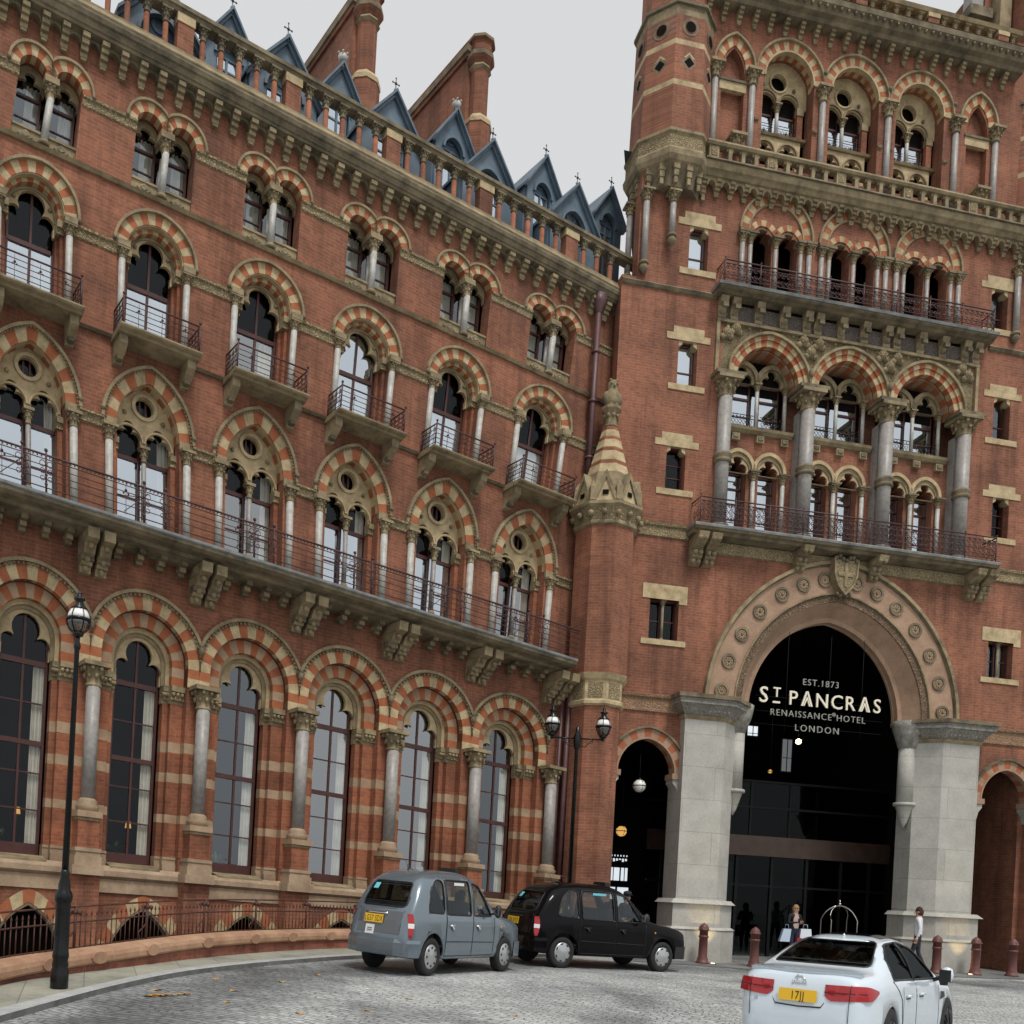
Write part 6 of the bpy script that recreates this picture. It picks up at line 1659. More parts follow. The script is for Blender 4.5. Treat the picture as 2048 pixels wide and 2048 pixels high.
WB_ = base('white_paper_bag', (.72, .78, .84), .6)[0]; BLUEBAG = base('pale_blue_paper_bag', (.50, .60, .74), .6)[0]; REDC = cloth('red_leather', (.45, .02, .03))
x, y = tw(11.76, -1.5); z = gz(x, y)
W_SC = 1.03
person('fair haired woman in dark coat and pink top looking at her phone', (x, y, z), radians(-160), dict(elbL=(-.24, .02, 1.16), wriL=(-.06, .23, 1.18), elbR=(.24, .02, 1.16), wriR=(.07, .24, 1.2), head=(0, .05, 1.585), crown=(0, .035, 1.69), kneeL=(-.09, .05, .5)), W_SC, BLACKCLOTH, NAVY, True, HAIRBL, True, inner=PINKTOP)
ph = MB(); px, py = x + .02, y - .33; ph.box(px - .035, px + .035, py - .006, py + .006, z + 1.22, z + 1.35, BLACKIRON); tag(ph.build('phone', None, (px, py, z + 1.28)), 'small dark phone held up by the woman in the entrance', 'phone')
def bag(lab, u, n, w, h, m, name='shopping_bag', lean=0.0):
    x, y = tw(u, n); z = gz(x, y) + .62
    b = MB(); X = x; c = [(-w / 2, -.09), (w / 2, -.09), (w / 2, .09), (-w / 2, .09)]
    lo = [b.pt(x + a * 1.12 + lean, y + q, z) for a, q in c]; hi = [b.pt(x + a * .86, y + q * .8, z + h) for a, q in c]
    for i in range(4): b.face((lo[i], lo[(i + 1) % 4], hi[(i + 1) % 4], hi[i]), m)
    b.face(lo, m)
    o = b.build(name, None, (x, y, z)); tag(o, lab, 'bag')
    k = MB(); k.tube([(x - w * .22, y, z + h - .02), (x - w * .15, y, z + h + .13), (x + w * .15, y, z + h + .13), (x + w * .22, y, z + h - .02)], .008, m, 5); k.build('handle', o, (x, y, z))
bag('pale blue paper shopping bag hanging at the left side of the woman', 11.46, -1.42, .27, .40, BLUEBAG, lean=-.08)
bag('white paper shopping bag hanging at the right side of the woman', 12.08, -1.40, .36, .42, WB_)
bag('small red handbag hanging in front of the woman between her shopping bags', 11.76, -1.22, .16, .14, REDC, 'handbag')
x, y = tw(14.30, .85); z = gz(x, y) + .05
person('man in a white shirt and dark trousers standing beside the right granite pier', (x, y, z), radians(62), dict(elbL=(-.22, -.05, 1.15), wriL=(-.22, .02, .89), elbR=(.235, -.03, 1.14), wriR=(.25, .06, .89), ankL=(-.1, .14, .1), toeL=(-.1, .3, .06), kneeL=(-.1, .13, .5), ankR=(.1, -.2, .12), toeR=(.1, -.07, .04), kneeR=(.1, -.02, .5)), 1.08, WHITESHIRT, DKTROUS)
x, y = tw(5.15, 1.0); z = gz(x, y)
person('pedestrian in a black cap and dark coat walking behind the black taxi bonnet', (x, y, z), radians(200), None, 1.04, BLACKCLOTH, DKTROUS, True, HAIRB, False, hat=BLACKCLOTH)
SIT = dict(pelvis=(0, 0, .10), belly=(0, -.04, .26), chest=(0, -.08, .48), neck=(0, -.08, .65), head=(0, -.04, .765), crown=(0, -.05, .87), hipL=(-.09, .05, .09), kneeL=(-.1, .44, .16), ankL=(-.1, .58, -.22), toeL=(-.1, .72, -.26), hipR=(.09, .05, .09), kneeR=(.1, .44, .16), ankR=(.1, .58, -.22), toeR=(.1, .72, -.26), shoL=(-.18, -.07, .58), elbL=(-.24, .10, .36), wriL=(-.14, .36, .42), shoR=(.18, -.07, .58), elbR=(.25, .12, .36), wriR=(.17, .37, .42))
# ---------------------------------------------------------------- vehicles
def interp(tab, x):
    if x <= tab[0][0]: return tab[0][1]
    for i in range(len(tab) - 1):
        a, b = tab[i], tab[i + 1]
        if x <= b[0]:
            h = b[0] - a[0]; t = (x - a[0]) / h
            def sl(k):
                if k <= 0 or k >= len(tab) - 1: return 0
                d0 = (tab[k][1] - tab[k - 1][1]) / (tab[k][0] - tab[k - 1][0]); d1 = (tab[k + 1][1] - tab[k][1]) / (tab[k + 1][0] - tab[k][0])
                return 0 if d0 * d1 <= 0 else 2 * d0 * d1 / (d0 + d1)
            m0 = sl(i) if i else (b[1] - a[1]) / h; m1 = sl(i + 1) if i + 1 < len(tab) - 1 else (b[1] - a[1]) / h
            return (2 * t ** 3 - 3 * t * t + 1) * a[1] + (t ** 3 - 2 * t * t + t) * h * m0 + (-2 * t ** 3 + 3 * t * t) * b[1] + (t ** 3 - t * t) * h * m1
    return tab[-1][1]
TYRE = noisy('tyre_rubber', (.012, .012, .013), (.02, .02, .02), 8, .8); ALLOY = base('silver_wheel_cover', (.50, .51, .52), .3, .8)[0]; DKALLOY = base('dark_alloy', (.03, .03, .034), .35, .7)[0]
REDLAMP = base('red_lamp_lens', (.36, .006, .010), .15, coat=.5)[0]; CLEARLAMP = base('clear_lamp_lens', (.75, .72, .72), .15, coat=.6)[0]; YPLATE = base('yellow_number_plate', (.80, .48, .02), .4)[0]; PLTXT = base('black_plate_letters', (.012, .012, .012), .5)[0]; CHR = base('bright_chrome', (.72, .73, .74), .12, 1.0)[0]; TRIM = base('black_car_trim', (.012, .012, .013), .5)[0]; STICK = base('white_sticker', (.75, .76, .76), .5)[0]; CYAN = base('cyan_sticker', (.15, .55, .62), .5)[0]
CARGL = glass_mat('car_side_glass', .075, (.62, .66, .65), (.8, .88, .92)); CARDK = glass_mat('privacy_car_glass', .07, (.10, .11, .11), (.7, .78, .8))
INTER = noisy('dark_car_interior', (.02, .02, .022), (.04, .04, .042), 5, .8)
class Body:
    def __init__(s, L, P, T, belt, zb, tum, ex): s.L, s.P, s.T, s.beltf, s.zb, s.tum, s.ex = L, P, T, belt, zb, tum, ex
    def section(s, x, inset=0.0):
        a = interp(s.P, x) - inset; be = interp(s.beltf, x); top = interp(s.T, x) - inset; zb = interp(s.zb, x) + inset
        be = min(be, top - .03); h = top - be
        H = be - zb; R = [(a * .80, zb), (a * .95, zb + min(.03, .05 * H)), (a * .985, zb + min(.12, .2 * H)), (a, zb + .5 * H), (a * 1.0, be - min(.12, .2 * H)), (a * .985, be - min(.03, .05 * H))]
        for k in range(11):
            t = (pi / 2) * k / 10; e = s.ex
            y = a * .975 * cos(t) ** e * (1 - s.tum * h * sin(t) ** e); R.append((max(0, y), be + h * sin(t) ** e))
        return R
    def side(s, x, z):
        R = s.section(x)
        for (y0, z0), (y1, z1) in zip(R, R[1:]):
            if z0 <= z <= z1: return y0 + (y1 - y0) * (z - z0) / max(1e-6, z1 - z0)
        return 0.0
    def endx(s, y, z, rear=True):
        n = 160
        for i in range(n + 1):
            x = s.L * .5 * i / n; x = x if rear else s.L - x
            R = s.section(x)
            if R[-1][1] >= z and s.side(x, z) >= abs(y): return x
        return None
    def solid(s, x0, x1, n, inset=0.0, ends=True):
        mb = MB(); rings = []
        st = []
        for i in range(n + 1):
            t = i / n
            t = t - .10 * sin(2 * pi * t) / 1.0 if ends else t
            st.append(x0 + (x1 - x0) * max(0, min(1, t)))
        for x in st:
            R = s.section(x, inset); L = [(-y, z) for y, z in R[::-1]][1:] if R[-1][0] < 1e-4 else [(-y, z) for y, z in R[::-1]]
            rings.append([mb.pt(x, y, z) for y, z in R + L])
        k = len(rings[0])
        for A, B in zip(rings, rings[1:]):
            for i in range(k): mb.face((A[i], A[(i + 1) % k], B[(i + 1) % k], B[i]), INTER, True)
        mb.face(rings[0][::-1], INTER); mb.face(rings[-1], INTER)
        return mb
def bool_cut(ob, cutters):
    for c in cutters:
        c.parent = ob.parent
        m = ob.modifiers.new('b', 'BOOLEAN'); m.operation = 'DIFFERENCE'; m.solver = 'EXACT'; m.object = c
    bpy.context.view_layer.update()
    me = bpy.data.meshes.new_from_object(ob.evaluated_get(bpy.context.evaluated_depsgraph_get()))
    ob.modifiers.clear(); ob.data = me
    for c in cutters: bpy.data.objects.remove(c)
def prism_y(poly, y0, y1, mat):
    mb = MB(lambda x, n, z: (x, n, z)); mb.plate(poly, [], y0, y1, mat, back=True); return mb
def prism_x(poly, x0, x1, mat):
    mb = MB(lambda a, n, z: (n, a, z)); mb.plate(poly, [], x0, x1, mat, back=True); return mb
def rounded(poly, r=.05, n=4):
    out = []; k = len(poly)
    for i in range(k):
        p0, p, p1 = Vector(poly[i - 1]), Vector(poly[i]), Vector(poly[(i + 1) % k])
        a = p + (p0 - p).normalized() * min(r, (p0 - p).length * .45); b = p + (p1 - p).normalized() * min(r, (p1 - p).length * .45)
        for q in range(n + 1):
            t = q / n; c = a * (1 - t) ** 2 + p * 2 * t * (1 - t) + b * t * t; out.append((c.x, c.y))
    return out
def wheel(root, x, y, r, w, cover, n, hub):
    sg = 1 if y > 0 else -1
    M = lambda a, q, z: (x + a, y + sg * z, r + q)      # lathe axis along the axle
    b = MB(M); b.lathe([(r * .62, -w / 2), (r * .93, -w / 2), (r, -w * .36), (r, w * .36), (r * .94, w / 2), (r * .66, w / 2 + .004), (r * .62, w * .3)], 0, 0, TYRE, 28); b.lathe([(r * .62, -w * .2), (r * .60, w * .12)], 0, 0, TRIM, 20)
    W = b.build('wheel', root)
    c = MB(M); c.lathe([(r * .655, w * .36), (r * .65, w * .5), (r * .56, w * .56), (r * .30, w * .60), (r * .18, w * .66), (r * .02, w * .67)], 0, 0, cover, 26)
    for k in range(n):
        a = 2 * pi * k / n
        if hub == 'holes':
            c.lathe([(r * .06, w * .40), (r * .075, w * .605)], r * .47 * cos(a), r * .47 * sin(a), TRIM, 8); 
        elif hub == 'slots':
            P = [(r * q * cos(a + d), r * q * sin(a + d)) for q, d in ((.50, -.13), (.60, -.2), (.60, .2), (.50, .13))]
            c.poly([(p[0], p[1], w * .60 - .012 + .012) for p in P], TRIM)
        else:
            for d in (-.16, .16): c.tube([(r * .12 * cos(a), r * .12 * sin(a), w * .66), (r * .62 * cos(a + d), r * .62 * sin(a + d), w * .57)], .018, hub, 5)
    c.build('rim', W)
def patch(B, poly, off, mat, name, parent, side=-1, grid=None):
    """panel that follows the flank of the body"""
    mb = MB()
    if grid:
        x0, x1, z0, z1, nx, nz = grid
        for i in range(nx):
            for k in range(nz):
                q = [(x0 + (x1 - x0) * (i + a) / nx, z0 + (z1 - z0) * (k + b) / nz) for a, b in ((0, 0), (1, 0), (1, 1), (0, 1))]
                mb.poly([(x, side * (B.side(x, z) + off), z) for x, z in q], mat, True)
    else:
        tri = tessellate_polygon([[Vector((p[0], p[1], 0)) for p in poly]])
        f = [mb.pt(x, side * (B.side(x, z) + off), z) for x, z in poly]
        for t in tri: mb.face([f[i] for i in t], mat)
    return mb.build(name, parent)
def seam(B, pts, mat, parent, name, side=-1, r=.0055, n=6, off=.0):
    mb = MB(); P = []
    for a, b in zip(pts, pts[1:]):
        for k in range(n): t = k / n; x, z = a[0] + (b[0] - a[0]) * t, a[1] + (b[1] - a[1]) * t; P.append((x, side * (B.side(x, z) + off), z))
    x, z = pts[-1]; P.append((x, side * (B.side(x, z) + off), z)); mb.tube(P, r, mat, 5); return mb.build(name, parent)
def end_patch(B, poly, off, mat, name, parent, rear=True, sub=6):
    mb = MB(); sg = -1 if rear else 1
    P = []
    for a, b in zip(poly, poly[1:] + poly[:1]):
        for k in range(3): t = k / 3; P.append((a[0] + (b[0] - a[0]) * t, a[1] + (b[1] - a[1]) * t))
    tri = tessellate_polygon([[Vector((p[0], p[1], 0)) for p in P]])
    f = []
    for y, z in P:
        x = B.endx(y, z, rear); f.append(mb.pt((x if x is not None else B.L * .3) + sg * off, y, z))
    for t in tri: mb.face([f[i] for i in t], mat)
    return mb.build(name, parent)
def finish(root, zs, xs):
    root.scale = (xs, xs, zs)
def plate_on(B, root, yc, zc, w, h, txt, rear=True, tilt=0.0, off=.015):
    x = B.endx(yc, zc, rear)
    e = bpy.data.objects.new('number_plate', None)
    mb = MB(lambda a, n, z: (-n, -a, z)); mb.box(-w / 2, w / 2, 0, .012, -h / 2, h / 2, YPLATE)
    o = mb.build('number_plate', root); o.location = (x - off, yc, zc); o.rotation_euler = (0, tilt, 0)
    text_mesh('lettering', txt, h * .98, PLTXT, o, (-.014, 0, -h * .34), (radians(90), 0, radians(-90)), .001, sx=.72 if len(txt) > 5 else 1.0, space=1.1)
    return o

def taxi(name, label, loc, rz, paint, cover, hub, gfac, plate, xs, zs):
    R = thing(name, label, 'taxi', loc, rz)
    L = 4.58
    B = Body(L, [(0, .72), (.05, .79), (.2, .85), (.6, .885), (2.2, .89), (3.3, .875), (4.0, .83), (4.35, .77), (4.5, .68), (4.58, .52)],
             [(0, .66), (.03, .80), (.07, .98), (.14, 1.14), (.24, 1.30), (.40, 1.54), (.58, 1.69), (.9, 1.79), (1.4, 1.83), (1.9, 1.83), (2.3, 1.80), (2.6, 1.71), (2.85, 1.52), (3.1, 1.28), (3.28, 1.13), (3.45, 1.08), (3.9, 1.03), (4.3, .95), (4.48, .84), (4.55, .70), (4.58, .6)],
             [(0, .60), (.1, .85), (.3, 1.02), (1.0, 1.05), (3.1, 1.02), (3.9, .92), (4.4, .80), (4.58, .55)],
             [(0, .36), (.2, .30), (.8, .27), (3.6, .27), (4.3, .28), (4.58, .34)], .22, .42)
    sol = B.solid(0, L, 60); ob = sol.build('body', R)
    cut = []
    for wx in (.83, 3.72):
        for sg in (-1, 1):
            c = MB(lambda a, q, z, wx=wx, sg=sg: (wx + a, sg * z, .34 + q)); c.lathe([(.41, .58), (.41, 1.2)], 0, 0, TRIM, 28); cut.append(c.build('c'))
    cab = B.solid(.45, 3.0, 20, .055, False); cut.append(cab.build('c'))
    WQ = rounded([(.62, 1.10), (1.20, 1.08), (1.20, 1.66), (.98, 1.66), (.74, 1.48)], .10)
    WR = rounded([(1.30, 1.07), (2.20, 1.06), (2.20, 1.67), (1.30, 1.67)], .05)
    WF = rounded([(2.30, 1.06), (3.02, 1.06), (2.62, 1.60), (2.30, 1.65)], .05)
    for w in (WQ, WR, WF): cut.append(prism_y(w, -1.4, 1.4, TRIM).build('c'))
    RW = rounded([(-.60, 1.16), (.60, 1.16), (.52, 1.58), (-.52, 1.58)], .10)
    cut.append(prism_x(RW, -.3, 1.0, TRIM).build('c'))
    FW = rounded([(-.66, 1.18), (.66, 1.18), (.58, 1.66), (-.58, 1.66)], .10)
    cut.append(prism_x(FW, 2.5, 4.0, TRIM).build('c'))
    # remember outer paint: faces of the original solid take slot 0
    ob.data.materials[0] = paint
    bool_cut(ob, cut)
    for f in ob.data.polygons: f.use_smooth = f.material_index == 0
    for sg in (-1, 1):
        for w, nm in ((WQ, 'quarter_window'), (WR, 'door_window'), (WF, 'door_window')):
            g = patch(B, w, -.012, gfac, nm, R, sg)
            if nm == 'quarter_window' or True: seam(B, w + w[:1], TRIM, g, 'window_seal', sg, .016, 2, -.004)
        d1 = patch(B, None, .007, paint, 'rear_door', R, sg, (1.27, 2.24, .36, 1.04, 10, 8)); d2 = patch(B, None, .007, paint, 'front_door', R, sg, (2.27, 3.12, .36, 1.03, 10, 8))
        seam(B, [(1.25, 1.70), (1.25, 1.0), (1.25, .34), (2.255, .34), (2.255, 1.02), (2.255, 1.70)], TRIM, d1, 'door_gap', sg, .007, 8, .003)
        seam(B, [(2.255, .34), (3.14, .34), (3.14, 1.04)], TRIM, d2, 'door_gap', sg, .007, 8, .003)
        for d, x in ((d1, 1.42), (d2, 2.42)):
            h = MB(); yb = B.side(x, .86); 
            h.box(x - .09, x + .10, *sorted((sg * (yb + .012), sg * (yb + .03))), .875, .90, TRIM if paint is not GREYP else CHR); h.tube([(x - .02, sg * (yb + .035), .885), (x + .04, sg * (yb + .045), .83), (x + .08, sg * (yb + .03), .80)], [.012, .03, .02], CHR if paint is GREYP else TRIM, 6); h.build('handle', d)
        seam(B, [(1.28, .60), (2.24, .59)], TRIM, d1, 'rubbing_strip', sg, .008, 6, .010); seam(B, [(2.28, .59), (3.1, .58)], TRIM, d2, 'rubbing_strip', sg, .008, 6, .010)
        tl = MB()
        for (z0, z1, m) in ((.66, .82, REDLAMP), (.82, .90, CLEARLAMP), (.90, 1.06, REDLAMP)):
            q = []
            for k in range(5):
                z = z0 + (z1 - z0) * k / 4; wv = .055 * sin(pi * min(1, max(0, (z - .60) / .5))) ** .6
                for e in (-1, 1): q.append((z, wv * e))
            for k in range(4):
                pts = []
                for (z, e) in (q[2 * k], q[2 * k + 1], q[2 * k + 3], q[2 * k + 2]):
                    x = .10 + e + .10 * (z - .66); pts.append((x - .02, sg * (B.side(x, z) + .018), z))
                tl.poly(pts, m, True)
        tl.build('tail_light', R)
        mi = MB(); mi.tube([(3.0, sg * .86, 1.10), (2.98, sg * .98, 1.13)], .02, TRIM, 6); mi.lathe([(.02, 1.04), (.07, 1.08), (.085, 1.18), (.06, 1.26), (.01, 1.28)], 2.97, sg * 1.05, TRIM, 10); mi.box(2.895, 2.90, *sorted((sg * .99, sg * 1.11)), 1.09, 1.24, CHR); mi.build('wing_mirror', R)
        for wx in (.83, 3.72): wheel(R, wx, sg * .73, .335, .22, cover, 8 if hub == 'holes' else 7, hub)
        hl = MB(); hl.lathe([(.005, .66), (.1, .7), (.115, .78), (.1, .86), (.005, .9)], 4.40, sg * .56, CLEARLAMP, 12); hl.build('headlight', R)
        ind = MB(); ind.ball(3.42, sg * (B.side(3.42, .86) + .004), .86, .022, base('amber_lens', (.7, .3, .03), .3)[0] if 'amber_lens' not in MATS else MATS['amber_lens'], 7, 5); ind.build('side_indicator', R)
    gl = end_patch(B, RW, -.01, CARDK, 'rear_window', R)
    sl_ = MB(); sl_.tube([((B.endx(y, z) or .3) - .004, y, z) for y, z in RW], .018, TRIM, 5, closed=True); sl_.build('window_seal', gl)
    st = MB(); st.poly([((B.endx(y, z) or .3) - .012, y, z) for y, z in ((.34, 1.44), (.48, 1.44), (.46, 1.54), (.33, 1.54))], CYAN); st.build('sticker', gl)
    wv = end_patch(B, FW, -.01, gfac, 'windscreen', R, False)
    bt = MB()
    dk = paint
    def ex(y, z, o=.01): return ((B.endx(y, z) or .1) - o, y, z)
    bt_p = [(-.60, .62), (.60, .62), (.62, .85), (.60, 1.10), (-.60, 1.10), (-.62, .85)]
    for k in range(10):
        for q in range(6):
            f = lambda a, b: ex(-.58 + 1.16 * a / 10, .62 + .46 * b / 6, .012)
            bt.poly([f(k, q), f(k + 1, q), f(k + 1, q + 1), f(k, q + 1)], BOOTP if paint is GREYP else paint, True)
    BT = bt.build('boot_lid', R)
    sb = MB(); sb.tube([ex(y, z, .008) for y, z in ((-.6, 1.1), (-.6, .6), (-.3, .6), (0, .6), (.3, .6), (.6, .6), (.6, 1.1))], .008, TRIM, 5); sb.build('boot_gap', BT)
    plate_on(B, R, .14, .93, .50, .145, plate, tilt=radians(9), off=.03)
    hd = MB(); hd.tube([ex(-.2 + .1 * k, 1.03, .03) for k in range(7)], .02, TRIM if paint is not GREYP else CHR, 6); hd.build('boot_handle', BT)
    lic = MB(); P = [ex(.10, .66, .022), ex(.34, .66, .022), ex(.34, .82, .022), ex(.10, .82, .022)]; lic.poly(P, STICK)
    for k in range(2): lic.poly([ex(.15, .72 + .03 * k, .025), ex(.29, .72 + .03 * k, .025), ex(.29, .735 + .03 * k, .025), ex(.15, .735 + .03 * k, .025)], GREYCLOTH)
    lic.build('licence_plate', R)
    bm_ = MB()
    for sg in (1,):
        path = [(1.0 - .2, -.9), (.35, -.90), (.05, -.84), (-.06, -.5), (-.07, 0), (-.06, .5), (.05, .84), (.35, .90), (.42, .9)]
        for (x0, y0), (x1, y1) in zip(path[1:], path[2:-1]):
            for z0, z1, e0, e1 in ((.33, .42, -.02, .0), (.42, .56, .0, .0), (.56, .62, .0, -.05)):
                f = lambda x, y, e: (x - e * 1.0 * (1 if abs(y) < .8 else .3), y * (1 + e * .4))
                a, b, c, d = f(x0, y0, e0), f(x1, y1, e0), f(x1, y1, e1), f(x0, y0, e1); bm_.poly([(a[0], a[1], z0), (b[0], b[1], z0), (c[0], c[1], z1), (d[0], d[1], z1)], paint, True)
        bm_.poly([(x, y * .96, .335) for x, y in path[1:-1]], TRIM); bm_.poly([(x + .03, y * .95, .60) for x, y in path[1:-1]], paint)
    bm_.build('rear_bumper', R)
    fb = MB(); path = [(4.1, -.84), (4.4, -.80), (4.60, -.60), (4.66, 0), (4.60, .60), (4.4, .80), (4.1, .84)]
    for (x0, y0), (x1, y1) in zip(path, path[1:]): fb.poly([(x0, y0, .30), (x1, y1, .30), (x1, y1, .58), (x0, y0, .58)], TRIM if paint is not GREYP else paint, True)
    fb.poly([(x, y, .58) for x, y in path], TRIM); fb.poly([(x, y, .30) for x, y in path], TRIM); fb.build('front_bumper', R)
    an = MB(); an.tube([(1.0, .1, 1.80), (.9, .1, 1.96)], .006, TRIM, 4); an.lathe([(.03, 1.79), (.02, 1.83)], 1.0, .1, TRIM, 8); an.build('aerial', R)
    lt = MB(); lt.profile([(-.25, 1.76), (-.25, 1.86), (-.2, 1.89), (.2, 1.89), (.25, 1.86), (.25, 1.76)], 2.28, 2.42, TRIM); lt.build('roof_sign', R)
    it = MB(); it.box(.6, 3.1, -.74, .74, .42, .46, INTER); it.box(.52, .68, -.66, .66, .46, 1.12, INTER); it.box(.68, 1.1, -.66, .66, .46, .80, INTER); it.box(2.14, 2.22, -.70, .70, .46, 1.30, INTER)
    it.box(2.28, 2.40, -.62, -.16, .46, 1.28, INTER); it.box(2.4, 2.8, -.62, -.16, .46, .76, INTER); it.box(3.1, 3.25, -.7, .7, .6, 1.02, INTER); it.box(2.29, 2.38, -.5, -.28, 1.30, 1.46, INTER)
    it.box(.55, .64, -.5, -.3, 1.12, 1.26, INTER); it.box(.55, .64, .3, .5, 1.12, 1.26, INTER); it.build('seats', R)
    sw = MB(lambda a, q, z: (2.98 - .35 * q, -.38 + a, 1.04 + q)); sw.tube([(.18 * cos(k * pi / 7), .18 * sin(k * pi / 7), 0) for k in range(14)], .014, TRIM, 5, closed=True); sw.build('steering_wheel', R)
    ts = MB(); z = 1.60
    ts.poly([(x, -(B.side(x, z) - .006), z_) for x, z_ in ((1.62, 1.585), (2.0, 1.585), (2.0, 1.635), (1.62, 1.635))], CYAN if paint is not GREYP else STICK); ts.build('window_sticker', R)
    for c in list(R.children): pass
    R.scale = (xs, xs, zs)
    return R, B
def paint(name, c, metal, rough=.28, coat=1.0):
    m, nt, N, L, b = base(name, c, rough, metal, .5, coat)
    n = noise(N, L, objco(N), 5, 5, .6); r = ramp(N, [(.3, tuple(x * .96 for x in c)), (.7, c)]); L.new(n.outputs[0], r.inputs[0]); L.new(r.outputs[0], b.inputs['Base Color'])
    return m
GREYP = paint('blue_grey_metallic_paint', (.17, .215, .25), .45, .22); BOOTP = paint('dull_grey_boot_paint', (.10, .11, .12), .2, .4); BLKP = paint('gloss_black_paint', (.004, .004, .005), 0, .10, .04); BLKP.node_tree.nodes['Principled BSDF'].inputs['Specular IOR Level'].default_value = .16; WHTP = paint('ice_white_paint', (.64, .73, .80), 0, .12)

def place(rr, fr, wb, track=.73):
    """root position and heading from where the right-hand wheels stand"""
    a = Vector(rr); b = Vector(fr); d = (b - a).normalized(); ang = atan2(d.y, d.x)
    return a, d, ang
def taxi_at(rr, ang, xs, label, name, *args, zs=1.08):
    d = Vector((cos(ang), sin(ang))); lf = Vector((-d.y, d.x))
    o = Vector(rr) - d * .83 * xs + lf * .73 * xs
    mid = o + d * 2.3 * xs; 
    slope = (gz(*(mid + d * 1.4)) - gz(*(mid - d * 1.4))) / 2.8; roll = (gz(*(mid + lf * .7)) - gz(*(mid - lf * .7))) / 1.4
    zc = gz(*mid) - slope * 2.3 * xs
    R, B = taxi(name, label, (o.x, o.y, zc), ang, *args, xs, zs)
    R.rotation_euler = (math.atan(roll), -math.atan(slope), ang)
    return R, B
GT, GB = taxi_at((-.10, 17.40), atan2(.80, .60), .86, 'grey blue metallic taxi seen from behind with yellow rear plate', 'parked_taxi', GREYP, ALLOY, 'holes', CARGL, 'LG57 SDX', zs=1.06)
BT_, BB = taxi_at((2.86, 21.35), atan2(.43, .90), .97, 'gloss black taxi with silver wheel covers parked by the left granite pier', 'parked_taxi', BLKP, ALLOY, 'slots', CARGL, 'LJ06 KVO', zs=1.06)
def in_car(R, x, y, z):
    bpy.context.view_layer.update(); return R.matrix_world @ Vector((x, y, z))
for R, lab, top in ((GT, 'driver of the grey taxi, in a dark top, reading a paper', GREYCLOTH), (BT_, 'driver of the black taxi, bare forearm at the steering wheel', NAVY)):
    p = in_car(R, 2.52, -.38, .72); person(lab, tuple(p), R.rotation_euler.z - pi / 2, SIT, .92, top, DKTROUS, False)
p = in_car(GT, 2.86, -.50, 1.12); nb = MB(); nb.poly([(p.x - .16, p.y - .1, p.z - .06), (p.x + .10, p.y + .10, p.z - .06), (p.x + .14, p.y + .14, p.z + .12), (p.x - .12, p.y - .06, p.z + .14)], STICK); tag(nb.build('newspaper', None, tuple(p)), 'white newspaper held up inside the grey taxi front window', 'newspaper')

